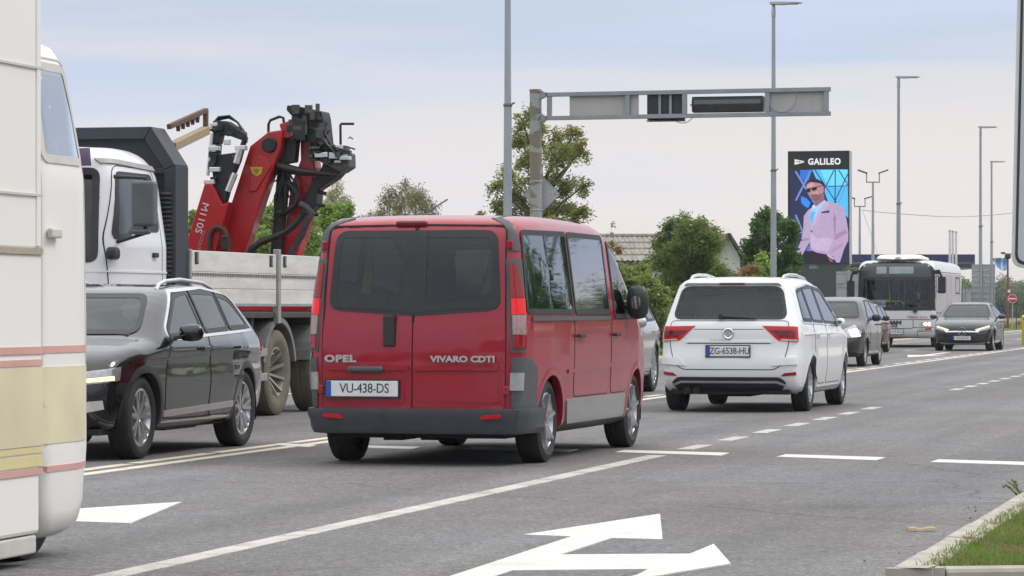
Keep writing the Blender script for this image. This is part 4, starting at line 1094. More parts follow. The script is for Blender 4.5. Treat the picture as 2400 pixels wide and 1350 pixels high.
# ------------------------------------------------------------------ buildings behind
NAVY = plain('canopy_navy', (.022, .034, .105), .5, .1, .12, 1.5)
CORAL = plain('canopy_coral', (.42, .10, .06), .5)
def canopy():
    Y = 205.0
    a, b = at(1690, 626, Y), at(2284, 596, Y)
    T = thing('station_canopy', 'long navy blue filling station canopy with a thin red line, behind the bus', 'canopy', ((a.x + b.x) / 2, Y, 0), 0)
    w = b.x - a.x; zc, h = (a.z + b.z) / 2, b.z - a.z; D = 16.0
    m = MB(); m.box((0, D / 2, zc), (w, D, h)); m.build('fascia', NAVY, T, bevel=.03)
    m = MB(); m.box((0, -.004, a.z + h * .32), (w, .02, .06)); m.build('red_line', CORAL, T)
    q = w / 2
    m = MB(); m.prism([(0, a.z + .0), (0, b.z), (7.5, b.z - .10), (7.5, a.z)], q + .004, q + .03, lambda y, z, d: (d, y, z)); m.build('end_fascia', plain('canopy_end', (.10, .125, .22), .45, .1), T)
    m = MB(); m.box((q + .036, 4.0, a.z + h * .25), (.01, 7.2, .12)); m.build('red_line', plain('canopy_orange', (.55, .16, .07), .5), T)
    for k in range(12):
        m = MB(); m.box((-q + (k + .5) * w / 12, D / 2, a.z - .06), (w / 12 - .03, D - .4, .10)); m.build('soffit_panel', plain('soffit', (.50, .48, .42), .6), T)
    for x in (-q * .7, -q * .1, q * .45, q * .85):
        m = MB(); m.box((x, D * .5, (a.z - .12) / 2), (.5, .5, a.z - .12)); m.build('column', plain('column_white', (.6, .6, .6), .5), T, bevel=.03)
    # shop under it
    c0, c1 = at(1700, 722, Y + 8), at(1860, 632, Y + 8)
    S = thing('station_shop', 'low white filling station shop under the navy canopy', 'building', (0, 0, 0), 0)
    WH = plain('shop_white', (.62, .62, .60), .6)
    m = MB(); m.box(((c0.x + c1.x) / 2, Y + 10, 1.5), (c1.x - c0.x, 4, 3.0)); m.build('wall', WH, S)
    for k in range(4):
        x = c0.x + (k + .5) * (c1.x - c0.x) / 4; m = MB(); m.box((x, Y + 7.99, 1.5), (.78, .06, 1.6)); f = m.build('window', plain('window_frame_grey', (.2, .2, .22), .5), S)
        m = MB(); m.box((x, Y + 7.955, 1.5), (.66, .02, 1.48)); m.build('pane', plain('dark_pane', (.04, .05, .055), .06, 0, .2, 1), f)
    # rolled light blue awning at the canopy's end
    W = thing('banner_roll', 'white and light blue curved banner hanging at the end of the canopy', 'banner', (0, 0, 0), 0)
    p, q_ = at(2322, 604, 190), at(2362, 634, 190)
    cols = [plain('banner_white', (.66, .66, .66), .6), plain('banner_blue', (.13, .36, .66), .6)]
    for k, (u0, u1, c) in enumerate(((0, .34, 0), (.34, .62, 1), (.62, .74, 0), (.74, 1, 1))):
        m = MB(); n = 10
        prof = lambda u: .15 + .85 * math.sin(min(1, u * 1.3) * math.pi * .5) ** 1.2
        us = np.linspace(u0, u1, n)
        for u in us:
            x = p.x + (q_.x - p.x) * u; d = (p.z - q_.z) * prof(u)
            for v in np.linspace(0, 1, 6): m.v.append((x, 190 + .25 * math.sin(v * math.pi), p.z - d * v * (1 if u < .9 else .9)))
        m.f = [(i * 6 + j, i * 6 + j + 1, i * 6 + j + 7, i * 6 + j + 6) for i in range(n - 1) for j in range(5)]; m.m = [0] * len(m.f)
        o = m.build('banner_strip', cols[c], W, smooth=60); md = o.modifiers.new('s', 'SOLIDIFY'); md.thickness = .03
canopy()
def shed():
    Y = 128.0
    e0, r0, r1 = at(1428, 612, Y - 3), at(1428, 554, Y), at(1706, 549, Y)
    eR = at(1740, 606, Y - 3)
    T = thing('shed_house', 'low white house with a grey corrugated roof, behind the roadside trees', 'house', (0, 0, 0), 0)
    ridge = r0.z; eave = e0.z; x0, x1 = r0.x - 3.0, r1.x; dp = 3.6
    RF = plain('fibre_cement', (.25, .225, .20), .85, 0, .28, 2.2, bmp=.2, vary=(3, .6, .6))
    nx = int((x1 - x0) / .9); rows = 4
    for side_ in (1, -1):
        for r in range(rows):
            for k in range(nx):
                if side_ < 0 and r > 0 and False: continue
                u0, u1 = r / rows, (r + 1.06) / rows
                m = MB(); n = 16; xa = x0 + k * (x1 - x0) / nx
                for i in range(n + 1):
                    x = xa + (x1 - x0) / nx * i / n * 1.01; c = .028 * math.cos(i / n * 2 * math.pi * 5)
                    for u in (u0, u1): m.v.append((x, Y - side_ * dp * u, ridge - (ridge - eave) * u + c + .02 * (1 - (u - u0) * rows) * 0 + (.03 if u == u1 else 0)))
                m.f = [(2 * i, 2 * i + 1, 2 * i + 3, 2 * i + 2) for i in range(n)]; m.m = [0] * n
                if side_ > 0: m.build('roof_sheet', RF, T, smooth=60, fix=False)
        if side_ < 0:
            m = MB(); m.prism([(Y, ridge), (Y + dp, eave), (Y + dp, eave + .03), (Y, ridge + .03)], x0, x1, lambda y, z, d: (d, y, z)); m.build('roof_slope', RF, T)
    m = MB(); m.lathe([(.09, x0), (.09, x1)], (0, Y, ridge + .02), 'x', 10); m.build('ridge_cap', RF, T)
    WL_ = plain('render_white', (.66, .655, .64), .85, 0, .06, 1)
    m = MB(); m.prism([(Y - dp + .35, 0), (Y + dp - .35, 0), (Y + dp - .35, eave + .05), (Y, ridge - .07), (Y - dp + .35, eave + .05)], x0 + .2, x1 - .25, lambda y, z, d: (d, y, z)); m.build('wall', WL_, T)
    # gable turned a little to us: bargeboard and white face
    g = MB(); BR = plain('bargeboard', (.10, .075, .065), .7)
    for s in (1, -1): g.bar((x1, Y, ridge + .0), (x1, Y - s * dp, eave + .0), .10, .26, up=(1, 0, 0))
    g.build('bargeboard', BR, T)
    gx0, gx1 = at(1660, 600, Y - 4).x, at(1741, 600, Y - 4).x
    # the gable wing that faces the road
    c = (at(1708, 549, Y - 4), at(1742, 604, Y - 4), at(1668, 604, Y - 4))
    m = MB(); m.prism([(c[2].x + .1, 0), (c[1].x - .12, 0), (c[1].x - .12, c[1].z), (c[0].x, c[0].z - .1), (c[2].x + .1, c[2].z)], Y - 4, Y - .5, lambda x, z, d: (x, d, z)); m.build('gable_wall', WL_, T)
    for q in (c[1], c[2]):
        m = MB(); d_ = (q - c[0]).normalized(); m.bar(c[0] + Vector((0, 1.6, .02)), q + d_ * .12 + Vector((0, 1.6, .02)), 3.9, .10); m.build('gable_roof', BR, T)
    m = MB(); m.box(((x0 + x1) / 2, Y - dp + .1, eave - .10), (x1 - x0, .12, .14)); m.build('gutter', plain('gutter_dark', (.08, .08, .085), .6), T)
    for k in range(4):
        m = MB(); x = x0 + 1.0 + k * 1.7; m.box((x, Y - dp + .33, 1.6), (.9, .06, 1.0)); f = m.build('window', plain('window_frame_white', (.6, .6, .6), .5), T)
        m = MB(); m.box((x, Y - dp + .29, 1.6), (.76, .03, .86)); m.build('pane', plain('dark_pane', (.04, .05, .055), .06), f)
shed()
# ------------------------------------------------------------------ trees and hedges
BARK = plain('bark', (.085, .065, .05), .9, 0, .35, 8, bmp=.4)
BIRCH = plain('birch_bark', (.30, .28, .25), .85, 0, .5, 4, bmp=.2, vary=(.6, .6, 3))
def leaf_cloud(P, size, asp, droop, seed):
    r = np.random.default_rng(seed); n = len(P)
    d = r.normal(0, 1, (n, 3)); d[:, 2] = d[:, 2] * .6 - droop; d /= np.linalg.norm(d, axis=1)[:, None]
    e = np.cross(d, r.normal(0, 1, (n, 3))); e /= np.linalg.norm(e, axis=1)[:, None] + 1e-9
    L = size * r.uniform(.6, 1.35, n)[:, None]; W = L * asp * .5
    V = np.stack([P, P + d * L * .45 + e * W, P + d * L, P + d * L * .45 - e * W], 1).reshape(-1, 3)
    i = np.arange(n) * 4
    return V, np.stack([i, i + 1, i + 2, i + 3], 1)
def tree(name, label, cat, Y, base_px, clumps, mat, n, size, asp=.42, droop=.2, bark=BARK, trunk=.12, depth=1.0, weep=0, seed=1, group=None, sub=9, spread=.30):
    """clumps: (x, y, r) in photo pixels at distance Y, spread in depth to real size; limbs run from the trunk to every clump"""
    r = np.random.default_rng(seed); rr_ = random.Random(seed)
    b = at(base_px, 0, Y); T = thing(name, label, cat, (b.x, Y, 0), 0, group)
    C_ = []
    for (x, y, rad) in clumps:
        p = at(x, y, Y); R = rad * Y / FPX
        C_.append((Vector((p.x - b.x, rr_.uniform(-1, 1) * depth, p.z)), R))
    zmin = min(c.z - R for c, R in C_); zmax = max(c.z + R for c, R in C_)
    cx = sum(c.x for c, R in C_) / len(C_)
    tk = MB(); top = Vector((cx * .7, 0, zmin + (zmax - zmin) * .62)); H = [Vector((0, 0, 0)), Vector((cx * .1, .03, top.z * .35)), Vector((cx * .4, -.04, top.z * .7)), top]
    tk.tube(H, [trunk, trunk * .8, trunk * .55, trunk * .22], 8)
    lb = MB(); P = []
    tot = sum(R ** 2.2 for c, R in C_)
    for c, R in C_:
        k = min(.95, max(.15, (c.z - R * .6) / top.z * .8)); s = H[0].lerp(top, k); s.x = H[1].x + (top.x - H[1].x) * k if k > .3 else s.x
        mid = s.lerp(c, .55) + Vector((rr_.uniform(-.1, .1), rr_.uniform(-.1, .1), .12 * R))
        lb.tube([s, mid, c], [trunk * .38, trunk * .24, trunk * .12], 5)
        for q in range(sub):
            d = Vector((rr_.gauss(0, 1), rr_.gauss(0, 1), rr_.gauss(0, 1))).normalized() * R * rr_.uniform(.45, .98)
            e = c + d
            lb.tube([c.lerp(e, -.1), c.lerp(e, .5) + Vector((0, 0, .08 * R)), e], [trunk * .10, trunk * .07, .006], 4, cap=False)
            m_ = int(n * R ** 2.2 / tot / sub * rr_.uniform(.5, 1.5))
            if m_ < 1: continue
            g = r.normal(0, 1, (m_, 3)) * R * spread + np.array(e)
            al = r.random(m_)[:, None]; g = g * (1 - al * .25) + np.array(c.lerp(e, .4)) * al * .25
            if weep:
                g[:, 2] -= np.abs(r.normal(0, weep, m_)); g[:, 0] = np.round(g[:, 0] / .10) * .10 + r.normal(0, .022, m_)
            P.append(g)
    tk.build('trunk', bark, T, smooth=60); lb.build('branches', bark, T, smooth=60)
    V, F = leaf_cloud(np.concatenate(P), size, asp, droop, seed)
    V[:, 2] = np.maximum(V[:, 2], .02)
    link('crown', fast_mesh('crown', V, F), T, mat)
    return T
GREEN = leafmat('leaf_green', [(.11, .175, .045), (.155, .225, .06), (.20, .27, .075), (.24, .30, .10)], .5)
OLIVE = leafmat('leaf_olive', [(.18, .225, .055), (.225, .27, .075), (.28, .31, .10), (.33, .29, .12)], .55)
BIRL = leafmat('leaf_birch', [(.145, .165, .06), (.19, .20, .08), (.24, .225, .10), (.16, .175, .06)], .5)
LIME = leafmat('leaf_lime', [(0.203, 0.336, 0.056), (0.259, 0.404, 0.076), (0.315, 0.420, 0.105)], .45)
DEEP = leafmat('leaf_deep', [(0.055, 0.124, 0.034), (0.083, 0.169, 0.046), (0.111, 0.201, 0.053)], .45)
RUST = leafmat('leaf_rust', [(0.296, 0.190, 0.076), (0.370, 0.224, 0.095), (0.240, 0.224, 0.076)], .5)
tree('ash_tree', 'loose leafed green tree behind the gantry post', 'tree', 92, 1262,
     [(1225, 285, 26), (1255, 275, 22), (1215, 325, 28), (1260, 325, 34), (1310, 325, 30), (1345, 320, 22), (1300, 370, 34), (1350, 365, 30), (1365, 350, 22), (1240, 385, 34), (1190, 410, 30), (1160, 440, 22), (1205, 450, 34), (1260, 440, 36), (1320, 430, 36), (1365, 440, 22), (1185, 490, 34), (1250, 500, 38), (1310, 495, 36), (1355, 500, 30), (1230, 545, 40), (1300, 545, 40), (1210, 590, 30), (1330, 590, 30)],
     OLIVE, 23000, .105, .38, .25, depth=1.1, trunk=.13, seed=3, sub=10, spread=.26)
tree('willow_bush', 'dense green roadside bush in front of the corrugated roof', 'bush', 84, 1620,
     [(1570, 530, 22), (1605, 525, 24), (1645, 530, 24), (1670, 545, 22), (1560, 570, 30), (1610, 570, 38), (1660, 575, 36), (1545, 610, 36), (1600, 620, 46), (1655, 620, 42), (1685, 625, 14), (1612, 545, 30), (1640, 588, 32), (1580, 590, 28), (1560, 660, 38), (1620, 670, 44), (1680, 660, 36), (1590, 710, 40), (1650, 715, 40)],
     GREEN, 30000, .10, .34, .1, depth=1.0, trunk=.07, seed=5, sub=12, spread=.28)
tree('maple_tree', 'dark green small tree beside the lamp post and the advertising screen', 'tree', 104, 1805,
     [(1785, 500, 20), (1820, 512, 22), (1770, 535, 26), (1810, 540, 30), (1845, 540, 22), (1760, 575, 24), (1800, 580, 34), (1845, 580, 26), (1775, 615, 30), (1825, 620, 34), (1860, 610, 20), (1790, 660, 34), (1840, 660, 32)],
     DEEP, 17000, .125, .5, .2, depth=1.0, trunk=.09, seed=8, sub=10, spread=.27)
tree('lime_sapling', 'bright yellow green sapling at the foot of the dark tree', 'tree', 101, 1790, [(1785, 610, 20), (1800, 630, 22), (1780, 645, 20), (1795, 670, 24)], LIME, 2600, .12, .5, .2, depth=.5, trunk=.04, seed=9)
tree('rust_shrub', 'rust tinged shrub between the green bush and the dark tree', 'bush', 99, 1745, [(1745, 640, 16), (1765, 632, 14), (1720, 655, 16), (1757, 665, 20), (1700, 668, 18), (1730, 690, 22)], RUST, 2600, .10, .5, .2, depth=.6, trunk=.03, seed=10)
tree('hedge_shrub', 'yellow green tangled shrub beside the silver crossover', 'bush', 76, 1505,
     [(1470, 650, 26), (1500, 645, 26), (1480, 690, 34), (1520, 680, 30), (1545, 700, 26), (1500, 730, 36), (1540, 740, 30), (1565, 720, 18), (1480, 770, 36), (1525, 780, 34), (1555, 790, 20)],
     leafmat('leaf_hedge', [(0.203, 0.246, 0.067), (0.259, 0.314, 0.085), (0.352, 0.382, 0.143), (0.148, 0.224, 0.056)], .5), 15000, .10, .5, .1, depth=.9, trunk=.05, seed=12, sub=12)
tree('tall_weed', 'thin dry tall weed sticking up beside the corrugated roof', 'plant', 100, 1436, [(1435, 528, 6), (1432, 548, 4), (1438, 575, 12), (1445, 590, 16)], RUST, 320, .10, .4, .1, depth=.1, trunk=.02, seed=13, sub=5)
tree('birch_tree', 'weeping birch tree rising behind the roof of the red van', 'tree', 120, 960,
     [(945, 425, 16), (920, 440, 22), (965, 440, 24), (905, 465, 18), (940, 470, 28), (985, 465, 26), (1012, 478, 20), (930, 510, 30), (975, 510, 34), (1015, 510, 24), (890, 500, 14), (960, 550, 40), (1000, 550, 34)],
     BIRL, 15000, .10, .3, .9, BIRCH, .09, 1.3, weep=.40, seed=15, sub=11, spread=.30)
tree('birch_tree', 'thin browned birch beside the black crane boom', 'tree', 118, 800,
     [(790, 430, 16), (780, 455, 22), (805, 460, 20), (770, 490, 24), (800, 500, 24), (815, 480, 12), (790, 540, 30)], leafmat('leaf_birch_dry', [(0.296, 0.291, 0.133), (0.370, 0.359, 0.170), (0.240, 0.269, 0.095)], .5), 7000, .09, .3, .9, BIRCH, .08, 1.0, weep=.30, seed=17, sub=10, spread=.22)
tree('lime_bush', 'fresh green bush under the browned birch', 'bush', 96, 790, [(770, 492, 16), (800, 488, 18), (820, 492, 12), (760, 520, 22), (800, 525, 26)], LIME, 5200, .11, .5, .2, depth=.6, trunk=.05, seed=18)
tree('roadside_shrub', 'light green shrub behind the folded crane boom', 'bush', 62, 650, [(640, 500, 26), (620, 530, 30), (660, 530, 28), (600, 570, 34), (640, 580, 36), (680, 560, 24), (620, 630, 44), (660, 640, 40)], leafmat('leaf_shrub', [(0.166, 0.269, 0.067), (0.240, 0.348, 0.095), (0.315, 0.404, 0.143)], .5), 9000, .11, .36, .1, depth=.7, trunk=.05, seed=20, sub=11)
tree('roadside_shrub', 'leafy shrub showing between the dark headboard and the crane', 'bush', 60, 470, [(465, 518, 18), (455, 545, 22), (485, 550, 22), (460, 580, 28), (500, 590, 26), (520, 560, 16), (470, 640, 40)], leafmat('leaf_shrub', [(0.166, 0.269, 0.067)]), 6500, .11, .38, .1, depth=.6, trunk=.05, seed=21, sub=11)
tree('roadside_shrub', 'small leafy shrub beside the roof of the red van', 'bush', 70, 720, [(720, 520, 22), (735, 560, 30), (700, 590, 34), (740, 620, 40)], leafmat('leaf_shrub', [(0.166, 0.269, 0.067)]), 5000, .11, .38, .1, depth=.6, trunk=.05, seed=22, sub=11)
tree('birch_twigs', 'low fringe of birch twigs beside the weeping birch', 'bush', 122, 880, [(870, 497, 9), (890, 492, 10), (850, 505, 8), (880, 520, 20)], BIRL, 1600, .09, .3, .7, BIRCH, .03, .5, weep=.15, seed=23)
tree('bush_tip', 'leafy twig tip showing just above the van roof', 'bush', 90, 1130, [(1128, 500, 7), (1135, 515, 12), (1120, 525, 14)], OLIVE, 420, .12, .4, .1, depth=.2, trunk=.02, seed=24)
# a row of trees on the near side of the junction, seen only as reflections in windows and paint
for k, (x, y, h_) in enumerate(((24, 66, 7.5), (31, 84, 9.0), (37, 98, 6.5), (20, 48, 5.0))):
    q0 = 1200 + x * FPX / y; S = FPX / y
    tree('roadside_tree', ('bushy green tree standing beyond the near edge of the junction', 'tall green tree beyond the near edge of the junction', 'round green tree beyond the near edge of the junction', 'low green tree nearest the near edge of the junction')[k], 'tree', y, q0, [(q0 + random.uniform(-1.4, 1.4) * S, HY - (random.uniform(.25, .9) * h_ - HC) * S, S * random.uniform(.7, 1.0)) for _ in range(12)], DEEP, 16000, .10, .5, .1, depth=1.4, trunk=.14, seed=30 + k)
# far wood that closes the view beyond the road
def back_belt():
    # trees added unseen behind and right of the camera to darken the vehicles' reflections
    r = np.random.default_rng(61); P = []
    for k in range(230):
        a = r.uniform(math.radians(95), math.radians(262)) if k < 150 else r.uniform(math.radians(60), math.radians(95))
        R = r.uniform(52, 66); c = np.array([math.sin(a) * R, math.cos(a) * R, r.uniform(.4, 1) ** .7 * (6.5 + 2.5 * math.sin(a * 9))]); rad = r.uniform(1.2, 2.4)
        d = r.normal(0, 1, (460, 3)); d /= np.linalg.norm(d, axis=1)[:, None]; g = c + d * rad * r.uniform(.4, 1.05, 460)[:, None]; P.append(g[g[:, 2] > .1])
    for k in range(120):
        a = r.uniform(math.radians(60), math.radians(262)); R = r.uniform(52, 60); c = np.array([math.sin(a) * R, math.cos(a) * R, r.uniform(.5, 3)])
        d = r.normal(0, 1, (150, 3)); P.append(np.abs((c + d * 1.2) * np.array([0, 0, 1])) + (c + d * 1.2) * np.array([1, 1, 0]))
    for k in range(150):
        a = r.uniform(math.radians(17), math.radians(60)); R = r.uniform(98, 122); c = np.array([math.sin(a) * R, math.cos(a) * R, r.uniform(.12, 1) ** .8 * (7 + 3 * math.sin(a * 14))]); rad = r.uniform(1.6, 3.0)
        d = r.normal(0, 1, (460, 3)); d /= np.linalg.norm(d, axis=1)[:, None]; g = c + d * rad * r.uniform(.4, 1.05, 460)[:, None]; P.append(g[g[:, 2] > .1])
    V, F = leaf_cloud(np.concatenate(P), .34, .7, .1, 62)
    o = link('reflection_tree_belt', fast_mesh('reflection_tree_belt', V, F), None, DEEP); setp(o, 'unseen belt of green trees added round the junction to darken reflections', None, None, 'stuff')
back_belt()
def wood():
    n = 1150; P = []
    r = np.random.default_rng(44)
    Y = 430.0
    for k in range(n):
        px_ = r.uniform(2180, 2600) if k < 380 else r.uniform(900, 3700); f_ = np.clip((px_ - 2200) / 200, 0, 1)
        y_ = r.uniform(0, 1); Yk = Y + r.uniform(-12, 25)
        topy = 676 + 7 * math.sin(px_ * .05) + 6 * math.sin(px_ * .13 + 1)
        p = at(px_, topy + (745 - topy) * (y_ ** 1.3), Yk); R = r.uniform(.7, 1.7)
        d = r.normal(0, 1, (200, 3)); d /= np.linalg.norm(d, axis=1)[:, None]
        g = np.array(p) + d * R * r.uniform(.5, 1.05, 200)[:, None]; P.append(g[g[:, 2] > 0.1])
    V, F = leaf_cloud(np.concatenate(P), .30, .7, .1, 45)
    o = link('wood', fast_mesh('wood', V, F), None, leafmat('leaf_wood_hazed', [(.135, .175, .105), (.175, .22, .13), (.21, .25, .15)], .3, .6, .12)); setp(o, 'distant green wood closing the view beyond the road', None, None, 'stuff')  # haze put into the leaf colours: lightened and paled for distance
wood()
# tufts along the far verge
q = np.stack([rng.uniform(-21, SL - .25, 26000), 60 + 150 * rng.random(26000) ** 1.3], 1)
o = blades('verge_grass', q, .06, .22, .03, leafmat('verge_blades', [(0.185, 0.269, 0.067), (0.259, 0.325, 0.095), (0.352, 0.359, 0.143), (0.148, 0.246, 0.056)], .3, .6, .5), .4, base=.08); o.rotation_euler.z = RZ_ROAD; setp(o, 'ragged verge grass along the far kerb', None, None, 'stuff')
for k, (x, y, hh) in enumerate(((2352, 770, 20), (2368, 772, 14), (2390, 768, 16))):
    tree('dry_bush', ('tawny dry bush at the foot of the camera mast', 'low tawny bush beside the no entry post', 'dry bush beyond the thin black post')[k], 'bush', 182 + 3 * k, x, [(x, y - hh * .5, 9), (x + 8, y - hh * .2, 9), (x - 8, y - hh * .1, 9)], leafmat('leaf_dry_bush', [(0.370, 0.291, 0.133), (0.400, 0.382, 0.170), (0.296, 0.269, 0.095)], .45), 700, .16, .4, .0, depth=.5, trunk=.02, seed=50 + k)
# ------------------------------------------------------------------ vehicles
RED_L = lamp('tail_lamp_red', (.7, .01, .015), .10, (.24, .004, .008))
RED_LIT = lamp('tail_lamp_lit', (1, .0, .004), .60, (.22, .001, .003))
RED_TL = lamp('tail_lamp_bright', (.9, .01, .02), .16, (.42, .006, .012))
RED_DK = lamp('tail_lamp_dark', (.3, .0, .0), .05, (.16, .008, .012))
CLEAR_L = plain('clear_lamp_lens', (.62, .60, .58), .12, .25, .1, 26, coat=1)
AMBER = lamp('amber_lamp', (.9, .25, .03), .1, (.6, .2, .03))
HEAD_WARM = lamp('headlamp_warm', (1, .78, .42), 5.0, (.8, .7, .5))
HEAD_COOL = lamp('headlamp_cool', (1, .95, .50), 1.0, (.55, .55, .35))
HEAD_OFF = plain('headlamp_glass', (.30, .31, .33), .1, .5, .3, 30, coat=1)
G_DARK = glass('tinted_glass', (.16, .19, .19), .55)
G_MED = glass('side_glass', (.50, .56, .55), 1.15)
G_LITE = glass('windscreen_glass', (.62, .68, .67), .9)
Xb, Zb = (0, -1, 0), (-1, 0, 0)        # lettering on a tail
Xf, Zf = (0, 1, 0), (1, 0, 0)          # lettering on a nose

def base_car(name, label, s0, t_rear, away, B, paintm, wheels, R, wins, rear=None, front=None, arches=.36, clad=None, tw=.215, rims=dict(), arch_mat=None, zmin=.22, seats=(), group=None, res=(120, 128, 36), yin=.03, splitz=.2, seatmat=None):
    """shell with openings, wheels, arches, glass, seats and floor"""
    T = thing(name, label, 'car', rd(s0, t_rear), RZ_AWAY if away else RZ_ONC, group)
    holes = []
    for w in wins: holes.append(hole_side(w[0]))
    if rear: holes.append(hole_end(rear[0], -1, B.L * .38))
    if front: holes.append(hole_end(front[0], B.L * .45, B.L + 1))
    for wx in wheels: holes.append(hole_arch(wx, R, arches))
    body = B.shell('body', [paintm, BLACK], T, holes, res[0], res[1], res[2], split=lambda C: ((C[:, 2] < splitz) & True).astype(int))
    for wx in wheels:
        for sg in (1, -1):
            P, N = B.proj('side', [(wx, R + .3)], sg); yo = abs(P[0][1])
            wheel(T, wx, sg * (yo - yin - tw / 2), R, tw, sg, **rims)
            arch_liner(T, wx, sg * (yo - .05), R, arches + .02, sg)
            B.arch(wx, R, arches - .012, arches + .05, 'wheel_arch', arch_mat or paintm, T, sg, zmin=zmin)
    for w in wins:
        for sg in (1, -1):
            B.window('side', w[0], w[1], T, sg, fr=w[2] if len(w) > 2 else .03)
    if rear: B.window('rear', rear[0], rear[1], T, fr=rear[2] if len(rear) > 2 else .02, name='rear_window', r=.09)
    if front: B.window('front', front[0], front[1], T, fr=.028, name='windscreen', r=.09)
    under(T, B)
    for x, y, z in seats: seat(T, x, y, z, seatmat)
    return T
def door(B, T, poly, m, sg, hspot=None, hmat=None, r=.08):
    d = B.patch('side', poly, 'door', m, T, r=r, off=.0035, th=.004, sg=sg, rings=8)
    B.rim('side', poly, 'door_gap', DARK, d, w=.003, r=r, off=.0022, th=.004, sg=sg, out=.009)
    if hspot:
        for h in handles(B, d, [hspot], sg, hmat or m): pass
    return d

# ---- red passenger van, driving away
def red_van():
    P = paint('red_van_paint', (.315, .004, .023), 0, .28, .14, lining=(.13, .13, .13))
    B = Body([(.07, .26), (0, .38), (0, .62), (.0, .95), (.035, 1.25), (.10, 1.82), (.20, 1.985), (.9, 2.015), (2.6, 2.0), (3.05, 1.95), (3.5, 1.70), (4.1, 1.24), (4.55, 1.06), (4.72, .85), (4.78, .55), (4.70, .25), (3.9, .22), (.6, .22)],
             [(.1, .84), (.3, .915), (.5, .935), (.8, .952), (1.1, .955), (1.25, .945), (1.9, .862), (2.1, .82)],
             [(0, .90), (.06, .915), (.3, .95), (.8, .985), (1.4, 1), (3.3, 1), (4.0, .985), (4.5, .93), (4.78, .86)], k=.115, br=.05, bf=.16, crown=.03, zc=1.0, xo=(1.0, 1.1))
    rw = [(-.70, 1.245), (0, 1.20), (.70, 1.245), (.655, 1.855), (-.655, 1.855)]
    T = base_car('passenger_van', 'red passenger van with twin rear doors braking behind the white people carrier', -7.03, 25.6, True, B, P, (.85, 3.95), .335,
                 [([(.20, 1.215), (.26, 1.86), (1.50, 1.87), (1.50, 1.21)], glass('van_side_glass', (.32, .37, .37), 1.7, .02)), ([(1.56, 1.21), (1.56, 1.87), (2.80, 1.865), (2.80, 1.21)], glass('van_side_glass', (.32, .37, .37), 1.7, .02)),
                  ([(2.98, 1.17), (2.98, 1.83), (3.24, 1.78), (3.86, 1.28), (3.9, 1.17)], G_MED)],
                 (rw, glass('van_rear_glass', (.40, .46, .45), .7), .045), ([(-.78, 1.27), (.78, 1.27), (.62, 1.80), (-.62, 1.80)], G_LITE), arches=.385, zmin=.22, splitz=.30,
                 seats=[(x, y, .50) for x in (.75, 1.7, 2.7) for y in (-.5, .02, .5)], rims=dict(spokes=6, twin=False))
    T.rotation_euler.z -= math.radians(1.2)
    YC = plain('yellow_curtain', (.42, .36, .07), .8, 0, .2, 10)
    for y0, y1 in ((.60, .54), (-.52, -.62), (-.40, -.50)):
        m = MB(); m.tube([(.62, y0, 1.22), (.66, (y0 + y1) / 2, 1.5), (.7, y1, 1.82)], [.05, .04, .02], 8); m.build('curtain', YC, T, smooth=50)
    # tail: two doors with gap, bright bar between the panes
    for sg in (1, -1):
        d = B.patch('rear', [(sg * .006, .455), (sg * .75, .455), (sg * .755, 1.0), (sg * .745, 1.19), (sg * .006, 1.15)], 'rear_door', P, T, r=.03, off=.006, th=.006)
        B.rim('rear', [(sg * .006, .455), (sg * .75, .455), (sg * .755, 1.0), (sg * .73, 1.90), (sg * .006, 1.91)], 'door_gap', DARK, d, w=.004, r=.05, off=.004, th=.006, out=.008)
        for zz in (1.75, .60):
            m = MB(); pp = B.proj('rear', [(sg * .765, zz)])[0][0]; m.box((pp[0] - .012, pp[1], zz), (.03, .05, .07)); m.build('hinge', P, d, bevel=.008)
        # crease across the door and the panel under it
        B.strip('rear', [(sg * .03, .775), (sg * .70, .775)], .035, 'door_crease', P, d, off=.022, th=.02)
        B.patch('rear', [(sg * .06, .50), (sg * .70, .50), (sg * .70, .72), (sg * .06, .72)], 'door_panel', P, d, r=.03, off=.011, th=.006)
    w = [c for c in T.children if c.name.startswith('rear_window')][0]
    B.strip('rear', [(0, 1.21), (0, 1.86)], .20, 'window_pillar', BLACK, w, off=.010, th=.012)
    B.strip('rear', [(-.685, 1.285), (0, 1.245), (.685, 1.285)], .055, 'window_band', BLACK, w, off=.011, th=.006)
    m = MB(); p = B.proj('rear', [(.19, 1.08)])[0][0]; m.box((p[0] - .012, .19, 1.07), (.05, .10, .25)); hh = m.build('handle', BLACK, T, bevel=.012)
    m = MB(); p = B.proj('rear', [(.36, .76)])[0][0]; m.box((p[0] - .02, .38, .765), (.06, .30, .05)); m.build('plate_lamp', TRIM, T, bevel=.018)
    p = B.proj('rear', [(.41, .61)])[0][0]; plate(T, 'VU-438-DS', (p[0] - .028, .41, .61), Xb, Zb, .60, .125)
    p = B.proj('rear', [(.55, .84)])[0][0]; text('OPEL', .075, SILVER, T, (p[0] - .016, .60, .845), Xb, Zb, sx=1.4, spacing=1.1, bold=.004)
    p = B.proj('rear', [(-.45, .82)])[0][0]; text('VIVARO CDTI', .066, SILVER, T, (p[0] - .030, -.42, .845), Xb, Zb, sx=1.3, bold=.003)
    # rear bumper
    bp = MB(); ang = np.linspace(-64, 64, 41)
    prof = [(.0, .455), (.05, .45), (.058, .40), (.048, .35), (.055, .30), (.03, .255), (-.02, .25)]
    rows = []
    for o_, z in prof:
        Q, N = B.proj('cr', [(a, max(z, .33)) for a in ang]); Q = Q + N * o_; Q[:, 2] = z; rows.append(Q)
    V = np.concatenate(rows); n = len(ang); bp.v = [tuple(v) for v in V]
